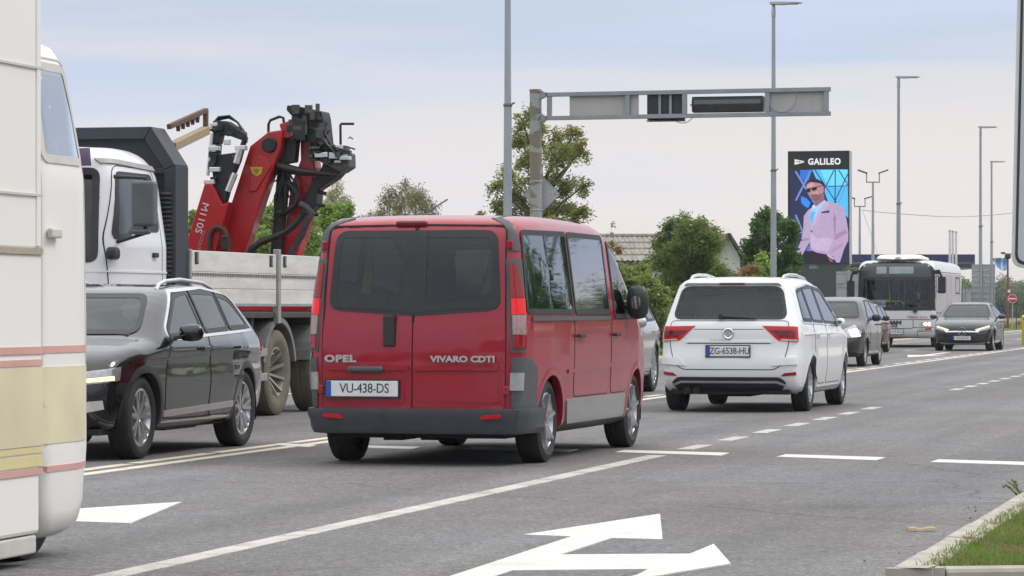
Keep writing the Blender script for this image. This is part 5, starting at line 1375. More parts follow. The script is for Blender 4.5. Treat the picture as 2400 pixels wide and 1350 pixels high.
    bp.f = [(k * n + i, k * n + i + 1, (k + 1) * n + i + 1, (k + 1) * n + i) for k in range(len(prof) - 1) for i in range(n - 1)]; bp.m = [0] * len(bp.f)
    bb = bp.build('rear_bumper', plain('bumper_plastic', (.055, .06, .07), .5, 0, .15, 12), T, smooth=30)
    for sg in (1, -1):
        B.patch('rear', [(sg * .56, .385), (sg * .73, .395), (sg * .73, .42), (sg * .58, .415)], 'reflector', RED_TL, bb, r=.008, off=.068, th=.02, rings=3)
        # tall lamp cluster at the corner: red, lit red, clear, red
        for nm, z0, z1, mt in (('tail_light', 1.33, 1.60, RED_L), ('brake_light', 1.20, 1.325, RED_LIT), ('indicator', 1.04, 1.195, plain('smoked_lens', (.34, .22, .21), .15, .1, .15, 26, coat=1)), ('fog_light', .93, 1.035, RED_L)):
            w_ = 1 - max(0, z0 - 1.2) * .5
            B.patch('cr', [(sg * 40.4, z0), (sg * 46.2, z0), (sg * (46.2 if z1 < 1.5 else 43.2), z1), (sg * 40.6, z1)], nm, mt, T, r=.02, off=.014, th=.03, rings=4, step=.4)
        B.patch('cr', [(sg * 39.6, .90), (sg * 47.2, .90), (sg * 46.6, 1.64), (sg * 39.6, 1.64)], 'lamp_surround', TRIM, T, r=.03, off=.006, th=.01, step=.4, rings=8)
        B.patch('cr', [(sg * 40.2, 1.70), (sg * 46.4, 1.70), (sg * 44, 1.965), (sg * 39.5, 1.965)], 'corner_trim', TRIM, T, r=.03, off=.006, th=.01, step=.4, rings=6)
        B.patch('cr', [(sg * 39.8, .46), (sg * 59, .40), (sg * 57, .78), (sg * 49, .86), (sg * 39.8, .86)], 'corner_trim', TRIM, T, r=.05, off=.010, th=.014, step=.4, rings=8)
        B.patch('cr', [(sg * 39.2, .60), (sg * 44.4, .60), (sg * 44.8, .74), (sg * 39.4, .74)], 'corner_lamp', plain('dull_lens', (.38, .37, .38), .2, .1, .15, 26, coat=.6), T, r=.03, off=.018, th=.02, step=.4, rings=4)
        # flank: doors, sill trim
        B.patch('side', [(1.36, .30), (3.44, .30), (3.44, .50), (1.30, .50)], 'sill_trim', plain('silver_cladding', (.30, .30, .30), .45, .2, .12, 10), T, r=.03, off=.012, th=.02, sg=sg, rings=6)
        door(B, T, [(1.52, .52), (2.78, .52), (2.78, 1.18), (1.52, 1.18)], P, sg, (1.66, 1.02), BLACK)
        door(B, T, [(2.86, .52), (3.46, .52), (3.62, .86), (3.9, 1.0), (3.92, 1.15), (2.86, 1.15)], P, sg, (2.98, 1.02), BLACK)
        B.strip('side', [(.30, 1.165), (2.80, 1.165)], .035, 'window_rail', TRIM, T, off=.012, th=.014, sg=sg)
        B.strip('side', [(1.30, .73), (3.45, .77)], .03, 'side_crease', P, T, off=.012, th=.014, sg=sg)
        B.strip('top', [(.3, sg * .62), (2.9, sg * .64)], .03, 'roof_gutter', TRIM, T, off=.004, th=.01)
        mirror(T, B, 3.46, 1.25, sg, BLACK, (.15, .20, .30), out_=.11)
    p = B.proj('rear', [(0, 1.925)])[0][0]
    m = MB(); m.box((p[0] - .012, 0.05, 1.925), (.05, .26, .045)); m.build('high_brake_light', RED_DK, T, bevel=.018)
    m = MB(); m.bar((.3, .25, .27), (.7, .25, .27), .16, .16); m.tube([(.12, -.55, .27), (.6, -.5, .27)], .03, 8); m.bar((.8, -.7, .3), (.8, .7, .3), .09, .09); m.build('exhaust', DARK, T)
    return T
red_van()

# ---- white people carrier, driving away
def white_mpv():
    P = paint('white_car_paint', (.80, .81, .82), 0, .32, .10)
    B = Body([(.16, .24), (.03, .36), (0, .52), (.012, .66), (.05, .80), (.055, 1.02), (.10, 1.10), (.33, 1.50), (.30, 1.585), (.55, 1.625), (1.6, 1.64), (2.3, 1.62), (2.75, 1.52), (3.45, 1.10), (3.55, 1.06), (4.15, .96), (4.42, .80), (4.52, .58), (4.50, .30), (4.3, .2), (.7, .2)],
             [(.1, .80), (.25, .87), (.45, .905), (.62, .918), (.78, .908), (.92, .915), (1.02, .89), (1.1, .86), (1.5, .715), (1.66, .62)],
             [(0, .83), (.08, .87), (.3, .93), (.7, .98), (1.2, 1), (3.3, 1), (3.9, .98), (4.3, .9), (4.53, .78)], k=.11, br=.10, bf=.22, crown=.035, zc=.82)
    rw = [(-.685, 1.125), (.685, 1.125), (.60, 1.50), (-.60, 1.50)]
    T = base_car('people_carrier', 'white people carrier with roof rails ahead of the red van', -6.94, 39.5, True, B, P, (.87, 3.656), .325,
                 [([(.52, 1.10), (.66, 1.45), (1.05, 1.50), (1.05, 1.09)], G_MED), ([(1.10, 1.08), (1.10, 1.505), (1.88, 1.52), (1.88, 1.07)], G_MED), ([(1.97, 1.065), (1.97, 1.515), (2.45, 1.47), (2.98, 1.17), (3.0, 1.05)], G_MED)],
                 (rw, glass('privacy_glass', (.16, .175, .18), .5)), ([(-.72, 1.11), (.72, 1.11), (.58, 1.51), (-.58, 1.51)], G_LITE), arches=.365, splitz=.225,
                 seats=[(x, y, .52) for x in (1.25, 2.15) for y in (-.42, .42)], rims=dict(spokes=5))
    B.patch('rear', [(-.60, 1.515), (.60, 1.515), (.56, 1.55), (-.56, 1.55)], 'spoiler_lip', plain('spoiler_grey', (.30, .31, .32), .4, 0, .1, 8), T, r=.02, off=.008, th=.02)
    B.patch('rear', [(-.16, 1.532), (.16, 1.532), (.15, 1.552), (-.15, 1.552)], 'high_brake_light', RED_DK, T, r=.008, off=.014, th=.03, rings=3)
    # tailgate outline and creases
    tg = B.patch('rear', [(-.56, .52), (.56, .52), (.66, .60), (.71, .80), (.71, 1.09), (-.71, 1.09), (-.71, .80), (-.66, .60)], 'tailgate', P, T, r=.05, off=.004, th=.005, rings=9)
    B.rim('rear', [(-.56, .52), (.56, .52), (.66, .60), (.71, .80), (.71, 1.09), (-.71, 1.09), (-.71, .80), (-.66, .60)], 'tailgate_gap', DARK, tg, w=.003, r=.05, off=.0025, th=.005, out=.010)
    B.strip('rear', [(-.52, .845), (.52, .845)], .022, 'tailgate_crease', P, tg, off=.016, th=.016)
    B.strip('rear', [(-.50, .828), (.50, .828)], .012, 'painted_crease_shade', TRIM, tg, off=.006, th=.008)  # dark strip laid on as the shade under the crease
    B.strip('rear', [(-.42, .995), (.42, .995)], .006, 'tailgate_seam', DARK, tg, off=.0058, th=.006)
    m = MB(); p = B.proj('rear', [(-.12, 1.14)])[0][0]
    a = B.proj('rear', [(-.10, 1.148), (.20, 1.135), (.33, 1.125)])[0]
    m.tube([(q[0] - .03, -q[1], q[2]) for q in a], [.018, .014, .006], 6); m.lathe([(.001, -.03), (.03, -.03), (.03, .01)], (a[0][0] - .03, -a[0][1], a[0][2]), 'x', 12); m.build('wiper', BLACK, T, smooth=40)
    for sg in (1, -1):
        B.patch('cr', [(sg * 29.5, 1.035), (sg * 54, 1.025), (sg * 53, .845), (sg * 40, .86)], 'tail_light', RED_TL, T, r=.03, off=.012, th=.02, step=.5, rings=6)
        B.patch('cr', [(sg * 34, .985), (sg * 50, .975), (sg * 50, .905), (sg * 41, .905)], 'lamp_core', RED_DK, T, r=.02, off=.016, th=.02, step=.5, rings=4)
        B.strip('cr', [(sg * 41.5, .872), (sg * 52, .862)], .018, 'reverse_lamp', CLEAR_L, T, off=.016, th=.02, step=.5)
        B.patch('cr', [(sg * 40, .435), (sg * 51, .45), (sg * 50, .49), (sg * 42, .475)], 'reflector', RED_L, T, r=.008, off=.006, th=.02, step=.5, rings=3)
        B.patch('cr', [(sg * 34, .56), (sg * 52, .58), (sg * 51, .66), (sg * 39, .66)], 'bumper_bulge', P, T, r=.03, off=.02, th=.03, step=.5, rings=5)
        door(B, T, [(1.05, .46), (1.36, .33), (1.92, .33), (1.92, 1.05), (1.0, 1.06)], P, sg, (1.22, .93), P)
        door(B, T, [(1.96, .33), (3.16, .33), (3.2, .7), (3.05, 1.03), (1.96, 1.045)], P, sg, (2.12, .93), P)
        B.strip('side', [(.45, .935), (1.3, .945), (3.3, .93)], .018, 'side_crease', P, T, off=.010, th=.012, sg=sg)
        B.strip('side', [(1.3, .265), (3.2, .265)], .05, 'sill_strip', plain('satin_strip', (.5, .5, .5), .35, .6, .1, 9), T, off=.014, th=.02, sg=sg)
        B.rim('side', [(.47, 1.075), (.62, 1.48), (1.6, 1.54), (2.47, 1.50), (3.05, 1.16), (3.07, 1.03)], 'window_trim', CHROME, T, w=.006, r=.05, off=.011, th=.012, sg=sg, out=.012)
        # roof rail
        pts = [B.proj('top', [(x, sg * .56)])[0][0] for x in (.62, .75, 1.1, 1.7, 2.3, 2.55, 2.68)]
        m = MB(); m.tube([(q[0], q[1], q[2] + d) for q, d in zip(pts, (-.01, .025, .036, .036, .03, .02, -.01))], .02, 8); m.build('roof_rail', plain('satin_rail', (.62, .63, .64), .3, .5, .08, 6), T, smooth=50)
        mirror(T, B, 2.92, 1.02, sg, P, (.11, .12, .11), out_=.05)
    # black lower bumper with bright line
    B.patch('rear', [(-.60, .25), (.60, .25), (.70, .36), (.62, .425), (-.62, .425), (-.70, .36)], 'lower_bumper', BLACK, T, r=.04, off=.012, th=.03)
    B.strip('rear', [(-.68, .335), (-.58, .372), (.58, .372), (.68, .335)], .022, 'bumper_chrome', plain('satin_strip', (.5, .5, .5), .35, .6), T, off=.02, th=.02)
    m = MB(); m.tube([(.05, .50, .262), (.4, .5, .26)], .045, 14); m.tube([(.05, .39, .262), (.4, .39, .26)], .045, 14); m.build('exhaust', DARK, T, smooth=40)
    p = B.proj('rear', [(0, .74)])[0][0]; plate(T, 'ZG-6538-HU', (p[0] - .022, 0, .735), Xb, Zb, .52, .125)
    p = B.proj('rear', [(0, .945)])[0][0]
    em = MB(); em.lathe([(.046, -.006), (.058, -.012), (.066, -.006), (.066, .01)], (p[0] - .012, 0, .945), 'x', 28)
    g = lambda a, b, d: (p[0] - .014 + d, -a, .945 + b)
    for poly in ([(-.030, .044), (-.020, .048), (0, .008), (.020, .048), (.030, .044), (.005, -.006), (-.005, -.006)], [(-.050, .018), (-.044, .028), (-.022, -.026), (0, .004), (.022, -.026), (.044, .028), (.050, .018), (.026, -.048), (.016, -.048), (0, -.018), (-.016, -.048), (-.026, -.048)]):
        em.prism(poly, -.004, .006, g)
    em.build('emblem', CHROME, T)
    p = B.proj('rear', [(0, .86)])[0][0]; text('TOURAN', .034, SILVER, T, (p[0] - .012, .10, .868), Xb, Zb, sx=1.4, spacing=1.5)
    return T
white_mpv()

# ---- crossovers: one black, one silver behind the van; both oncoming
def crossover(name, label, s0, t_rear, P, dark):
    B = Body([(.14, .30), (.05, .45), (.03, .72), (.07, .93), (.16, 1.02), (.62, 1.34), (1.0, 1.43), (1.7, 1.47), (2.3, 1.455), (2.72, 1.37), (3.38, 1.03), (3.5, 1.0), (4.1, .91), (4.34, .78), (4.42, .56), (4.38, .28), (4.2, .22), (.6, .22)],
             [(.1, .80), (.28, .87), (.5, .90), (.66, .912), (.78, .90), (.90, .912), (.98, .885), (1.04, .85), (1.45, .66), (1.55, .60)],
             [(0, .76), (.1, .84), (.4, .92), (.9, .985), (1.4, 1), (3.1, 1), (3.7, .985), (4.15, .90), (4.43, .74)], k=.10, br=.12, bf=.22, crown=.03, zc=.80)
    up = [([(.62, 1.075), (.98, 1.335), (1.28, 1.385), (1.28, 1.06)], G_MED), ([(1.33, 1.055), (1.33, 1.39), (1.98, 1.40), (1.98, 1.035)], G_MED), ([(2.06, 1.03), (2.06, 1.40), (2.42, 1.36), (2.94, 1.075), (2.98, 1.0)], G_MED)]
    T = base_car(name, label, s0, t_rear, False, B, P, (.94, 3.62), .345, up, ([(-.55, 1.04), (.55, 1.04), (.48, 1.32), (-.48, 1.32)], G_DARK), ([(-.70, 1.04), (.70, 1.04), (.56, 1.36), (-.56, 1.36)], G_LITE),
                 arches=.385, rims=dict(spokes=7), arch_mat=BLACK, splitz=.24, seats=[(x, y, .48) for x in (1.25, 2.1) for y in (-.4, .4)])
    m = MB(); m.box((3.1, 0, .98), (.5, 1.3, .12)); m.build('dashboard', DASH, T, bevel=.03)
    for sg in (1, -1):
        B.rim('side', [(.55, 1.05), (.95, 1.37), (1.6, 1.425), (2.44, 1.39), (3.0, 1.085), (3.04, .98)], 'window_trim', CHROME, T, w=.012, r=.05, off=.011, th=.012, sg=sg, out=.012)
        door(B, T, [(1.12, .52), (1.40, .32), (2.0, .32), (2.0, 1.01), (1.0, 1.03)], P, sg, (1.2, .90), P)
        door(B, T, [(2.04, .32), (3.12, .32), (3.18, .65), (3.02, .98), (2.04, 1.005)], P, sg, (2.2, .90), P)
        B.strip('side', [(.35, .83), (1.3, .87), (3.9, .80)], .02, 'side_crease', P, T, off=.012, th=.014, sg=sg)
        B.strip('side', [(1.36, .40), (3.18, .36)], .05, 'chrome_strip', plain('satin_strip', (.5, .5, .5), .35, .6), T, off=.016, th=.02, sg=sg)
        B.strip('side', [(1.36, .27), (3.22, .27)], .10, 'sill_cladding', BLACK, T, off=.014, th=.02, sg=sg)
        B.patch('cf', [(sg * 31, .715), (sg * 57, .77), (sg * 55, .66), (sg * 34, .62)], 'headlight', HEAD_OFF, T, r=.03, off=.008, th=.02, step=.6)
        B.patch('cf', [(sg * 35, .665), (sg * 51, .695), (sg * 51, .66), (sg * 37, .64)], 'running_light', HEAD_COOL if dark else CLEAR_L, T, r=.02, off=.016, th=.02, step=.6, rings=3)
        B.patch('cf', [(sg * 25, .36), (sg * 46, .43), (sg * 45, .50), (sg * 30, .48)], 'fog_lamp', CLEAR_L, T, r=.03, off=.008, th=.02, step=.6, rings=4)
        B.patch('cr', [(sg * 32, .84), (sg * 56, .86), (sg * 54, .98), (sg * 38, .96)], 'tail_light', RED_L, T, r=.03, off=.010, th=.02, step=.6)
        pts = [B.proj('top', [(x, sg * .55)])[0][0] for x in (.85, .95, 1.2, 1.8, 2.2, 2.35, 2.42)]
        m = MB(); m.tube([(q[0], q[1], q[2] + d) for q, d in zip(pts, (-.01, .03, .045, .045, .04, .028, -.01))], .018, 8); m.build('roof_rail', plain('satin_rail', (.62, .63, .64), .3, .5, .08, 6), T, smooth=50)
        mirror(T, B, 2.85, .99, sg, P, (.13, .22, .15), facing=-1)
    B.patch('front', [(-.55, .52), (.55, .52), (.58, .68), (-.58, .68)], 'grille', BLACK, T, r=.04, off=.006)
    for zz in (.56, .64): B.strip('front', [(-.55, zz), (.55, zz)], .022, 'grille_bar', CHROME, T, off=.016, th=.02)
    B.patch('front', [(-.5, .30), (.5, .30), (.46, .44), (-.46, .44)], 'lower_grille', BLACK, T, r=.04, off=.006)
    return T
crossover('crossover_car', 'black crossover car with roof rails and a lit headlight beside the white box lorry', -10.38, 29.85, paint('black_car_paint', (.0045, .0045, .006), 0, .16, .02, 1.0), True)
crossover('crossover_car', 'silver crossover car half hidden by the nose of the red van', -10.62, 50.15, paint('silver_car_paint', (.42, .42, .42), .6, .28, .10), False)

# ---- small rounded hatchbacks: grey with lit lamp, red behind it
def hatchback(name, label, s0, t_rear, P, sc, lit, door_open=False):
    S = lambda pts: [(x * sc[0], z * sc[1]) for x, z in pts]
    B = Body(S([(.12, .28), (.02, .45), (0, .75), (.05, .98), (.14, 1.08), (.42, 1.38), (.75, 1.48), (1.5, 1.52), (2.1, 1.49), (2.5, 1.38), (3.1, 1.04), (3.25, .98), (3.6, .88), (3.83, .72), (3.9, .52), (3.85, .26), (3.6, .2), (.5, .2)]),
             [(.1, .74), (.3, .81), (.5, .83), (.7 * sc[1], .84), (.95 * sc[1], .83), (1.02 * sc[1], .80), (1.45 * sc[1], .60), (1.6, .54)],
             [(0, .82), (.1, .88), (.4, .95), (.9, 1), (2.9, 1), (3.4, .97), (3.7, .88), (3.9, .72)], k=.13, br=.12, bf=.22, crown=.04, zc=.80, xo=(.8, .85))
    w = [(S([(.55, 1.08), (.78, 1.38), (1.45, 1.44), (1.45, 1.06)]), G_MED), (S([(1.52, 1.06), (1.52, 1.44), (2.05, 1.42), (2.72, 1.08), (2.74, 1.03)]), G_MED)]
    T = base_car(name, label, s0, t_rear, False, B, P, (.62 * sc[0], 3.10 * sc[0]), .30, w, (S([(-.5, 1.1), (.5, 1.1), (.44, 1.38), (-.44, 1.38)]), G_DARK), (S([(-.64, 1.06), (.64, 1.06), (.50, 1.40), (-.50, 1.40)]), G_LITE),
                 arches=.335, rims=dict(spokes=7), splitz=.24, seats=[(x, y, .48) for x in (.95, 1.75) for y in (-.36, .36)], res=(100, 110, 30), tw=.185)
    m = MB(); m.box((2.75 * sc[0], 0, .95 * sc[1]), (.4, 1.1, .12)); m.build('dashboard', DASH, T, bevel=.03)
    z = sc[1]
    for sg in (1, -1):
        door(B, T, S([(1.0, .34), (1.46, .34), (1.46, 1.02), (.72, 1.04), (.9, .6)]), P, sg, (.95 * sc[0], .90 * z), BLACK)
        door(B, T, S([(1.50, .34), (2.62, .34), (2.66, .7), (2.72, 1.0), (1.50, 1.02)]), P, sg, (1.66 * sc[0], .90 * z), BLACK)
        B.strip('side', S([(.95, .55), (2.7, .52)]), .05, 'rubbing_strip', P, T, off=.014, th=.02, sg=sg)
        B.patch('cf', [(sg * 26, .78 * z), (sg * 57, .90 * z), (sg * 56, .74 * z), (sg * 44, .62 * z), (sg * 27, .62 * z)], 'headlight', HEAD_OFF if lit else CLEAR_L, T, r=.06, off=.010, th=.02, step=.6)
        if lit: B.patch('cf', [(sg * 37, .77 * z), (sg * 50, .81 * z), (sg * 51, .66 * z), (sg * 38, .645 * z)], 'lamp_bulb', HEAD_WARM, T, r=.06, off=.02, th=.02, step=.6, rings=4)
        B.patch('cr', [(sg * 34, .75 * z), (sg * 55, .75 * z), (sg * 52, 1.02 * z), (sg * 40, 1.0 * z)], 'tail_light', RED_L, T, r=.03, off=.010, th=.02, step=.6)
        mirror(T, B, 2.55 * sc[0], 1.0 * z, sg, BLACK, (.12, .20, .15))
    B.patch('front', S([(-.4, .70), (.4, .70), (.42, .77), (-.42, .77)]), 'grille', BLACK, T, r=.03, off=.006)
    B.patch('front', S([(-.62, .30), (.62, .30), (.60, .50), (-.60, .50)]), 'lower_grille', BLACK, T, r=.04, off=.006)
    p = B.proj('front', [(0, .40 * z)])[0][0]; plate(T, 'VK-294-AL', (p[0] + .03, 0, .42 * z), Xf, Zf)
    return T
hatchback('hatchback_car', 'dark grey hatchback with a lit round headlight, half hidden by the white people carrier', -10.36, 74.6, paint('grey_hatch_paint', (.040, .039, .037), .2, .26, .08), (1.0, .99), True)
hatchback('hatchback_car', 'dark red small car between the grey hatchback and the bus', -12.87, 95.9, paint('dark_red_paint', (.17, .014, .018), .2, .28, .08), (1.0, .915), False)

# ---- grey saloon hatch with the star, oncoming
def grey_saloon():
    P = paint('graphite_paint', (.035, .037, .042), .35, .24, .05)
    B = Body([(.14, .26), (.02, .45), (0, .75), (.06, .95), (.2, 1.05), (.55, 1.28), (.95, 1.38), (1.7, 1.43), (2.2, 1.41), (2.6, 1.31), (3.2, 1.01), (3.35, .965), (3.95, .875), (4.25, .775), (4.37, .64), (4.41, .45), (4.37, .22), (4.1, .17), (.6, .17)],
             [(.1, .78), (.25, .84), (.45, .88), (.62, .895), (.75, .888), (.87, .895), (.94, .87), (1.0, .84), (1.36, .60), (1.5, .52)],
             [(0, .80), (.1, .86), (.4, .94), (.9, 1), (3.2, 1), (3.7, .985), (4.1, .92), (4.41, .78)], k=.10, br=.12, bf=.24, crown=.035, zc=.76, xo=(.8, .9))
    T = base_car('hatchback_car', 'graphite grey hatchback with a chrome star on its grille, in front of the bus', -10.28, 102.2, False, B, P, (.95, 3.68), .325,
                 [([(.66, 1.02), (.95, 1.26), (1.3, 1.32), (1.3, 1.0)], G_MED), ([(1.35, 1.0), (1.35, 1.325), (1.95, 1.35), (1.95, .98)], G_MED), ([(2.02, .98), (2.02, 1.345), (2.3, 1.32), (2.86, 1.04), (2.9, .965)], G_MED)],
                 ([(-.5, 1.06), (.5, 1.06), (.44, 1.26), (-.44, 1.26)], G_DARK), ([(-.70, .99), (.70, .99), (.55, 1.345), (-.55, 1.345)], G_LITE), arches=.36, rims=dict(spokes=5), splitz=.20,
                 seats=[(x, y, .42) for x in (1.15, 1.95) for y in (-.38, .38)], res=(110, 120, 34), tw=.225)
    m = MB(); m.box((2.95, 0, .93), (.45, 1.25, .10)); m.build('dashboard', DASH, T, bevel=.03)
    for sg in (1, -1):
        door(B, T, [(1.12, .46), (1.36, .30), (1.98, .30), (1.98, .95), (.95, .97)], P, sg, (1.18, .86), P)
        door(B, T, [(2.02, .30), (3.12, .30), (3.18, .6), (3.0, .93), (2.02, .95)], P, sg, (2.18, .86), P)
        B.patch('cf', [(sg * 24, .625), (sg * 50, .735), (sg * 52, .66), (sg * 28, .555)], 'headlight', HEAD_OFF, T, r=.03, off=.006, th=.02, step=.6)
        B.patch('cf', [(sg * 24.5, .622), (sg * 47, .718), (sg * 47.5, .690), (sg * 31, .615), (sg * 29.5, .56), (sg * 27, .56)], 'running_light', HEAD_COOL, T, r=.012, off=.014, th=.02, step=.4, rings=3)
        B.patch('cf', [(sg * 31, .42), (sg * 47, .47), (sg * 47, .34), (sg * 36, .335)], 'air_intake', BLACK, T, r=.03, off=.006, th=.02, step=.6)
        B.patch('cr', [(sg * 34, .80), (sg * 56, .82), (sg * 54, .93), (sg * 38, .92)], 'tail_light', RED_L, T, r=.03, off=.010, th=.02, step=.6)
        mirror(T, B, 2.80, .945, sg, P, (.13, .21, .14))
    B.patch('front', [(-.40, .455), (.40, .455), (.53, .55), (.50, .665), (-.50, .665), (-.53, .55)], 'grille', BLACK, T, r=.05, off=.006)
    B.patch('front', [(-.58, .26), (.58, .26), (.42, .42), (-.42, .42)], 'lower_grille', BLACK, T, r=.04, off=.006)
    B.strip('front', [(-.48, .555), (0, .565), (.48, .555)], .035, 'grille_bar', CHROME, T, off=.024, th=.02)
    B.strip('front', [(-.78, .25), (-.5, .225), (.5, .225), (.78, .25)], .02, 'splitter', plain('satin_strip', (.5, .5, .5), .35, .6), T, off=.018, th=.02)
    p = B.proj('front', [(0, .565)])[0][0]
    em = MB(); em.lathe([(.098, -.01), (.105, .012), (.116, .012), (.120, -.01)], (p[0] + .03, 0, .565), 'x', 32)
    for k in range(3):
        a = math.pi / 2 + k * 2 * math.pi / 3; q = lambda r, t: (r * math.cos(t), r * math.sin(t))
        em.prism([q(.104, a), q(.022, a + math.pi / 3), (0, 0), q(.022, a - math.pi / 3)], 0, .012, lambda u, v, d: (p[0] + .03 + d, u, .565 + v))
    em.lathe([(.001, -.012), (.10, -.012)], (p[0] + .03, 0, .565), 'x', 32, 1)
    em.build('star_emblem', [CHROME, BLACK], T, smooth=30)
    p = B.proj('front', [(0, .37)])[0][0]; plate(T, 'VU-533-SD', (p[0] + .03, 0, .375), Xf, Zf)
    return T
grey_saloon()
# ------------------------------------------------------------------ bus, crane lorry, box lorry
def lift(h, T):
    """hand a holder's children on to the thing itself"""
    off = h.location.copy()
    for c in list(h.children):
        c.parent = T; c.location = c.location + off
    bpy.data.objects.remove(h)
def person(name, label, loc, rz, joints, radii, edges, skin, wear, hair, group=None):
    """one continuous figure grown on a skeleton, with clothes and hair on it"""
    T = thing(name, label, 'person', loc, rz, group)
    def grow(nm, ids, mat, grow_by=1.0, sub=2):
        m = {j: i for i, j in enumerate(ids)}
        me = bpy.data.meshes.new(nm)
        me.from_pydata([joints[j] for j in ids], [(m[a], m[b]) for a, b in edges if a in m and b in m], [])
        o = link(nm, me, T, mat)
        o.modifiers.new('skin', 'SKIN'); s = o.modifiers.new('sub', 'SUBSURF'); s.levels = s.render_levels = sub
        for j, i in m.items():
            r = radii[j]; r = (r, r) if isinstance(r, (int, float)) else r
            me.skin_vertices[0].data[i].radius = (r[0] * grow_by, r[1] * grow_by)
        me.skin_vertices[0].data[0].use_root = True
        return o
    grow('body', list(joints), skin)
    grow('jacket', wear, plain('dark_jacket', (.03, .035, .05), .8, 0, .2, 20), 1.14)
    hd = Vector(joints['head'])
    m = MB(); m.lathe([(.001, .125), (.06, .11), (.098, .05), (.104, -.01), (.09, -.05)], (hd.x - .015, hd.y, hd.z + .02), 'z', 14)
    m.build('hair', plain('dark_hair', (.015, .012, .01), .6), T, smooth=60)
    g = MB(); g.box((hd.x + .098, hd.y + .035, hd.z + .015), (.02, .05, .032)); g.box((hd.x + .098, hd.y - .035, hd.z + .015), (.02, .05, .032)); g.box((hd.x + .1, hd.y, hd.z + .022), (.012, .03, .01)); g.box((hd.x + .04, hd.y + .08, hd.z + .022), (.12, .008, .01)); g.box((hd.x + .04, hd.y - .08, hd.z + .022), (.12, .008, .01))
    g.build('sunglasses', BLACK, T, bevel=.004)
    c = MB(); c.prism([(-.05, 0), (.05, 0), (.012, -.24), (-.012, -.24)], 0, .02, lambda a, b, d: Vector(joints['chest']) + Vector((.135 - d + b * -.05, a, .12 + b))); c.build('shirt', WHITEP, T)
    return T

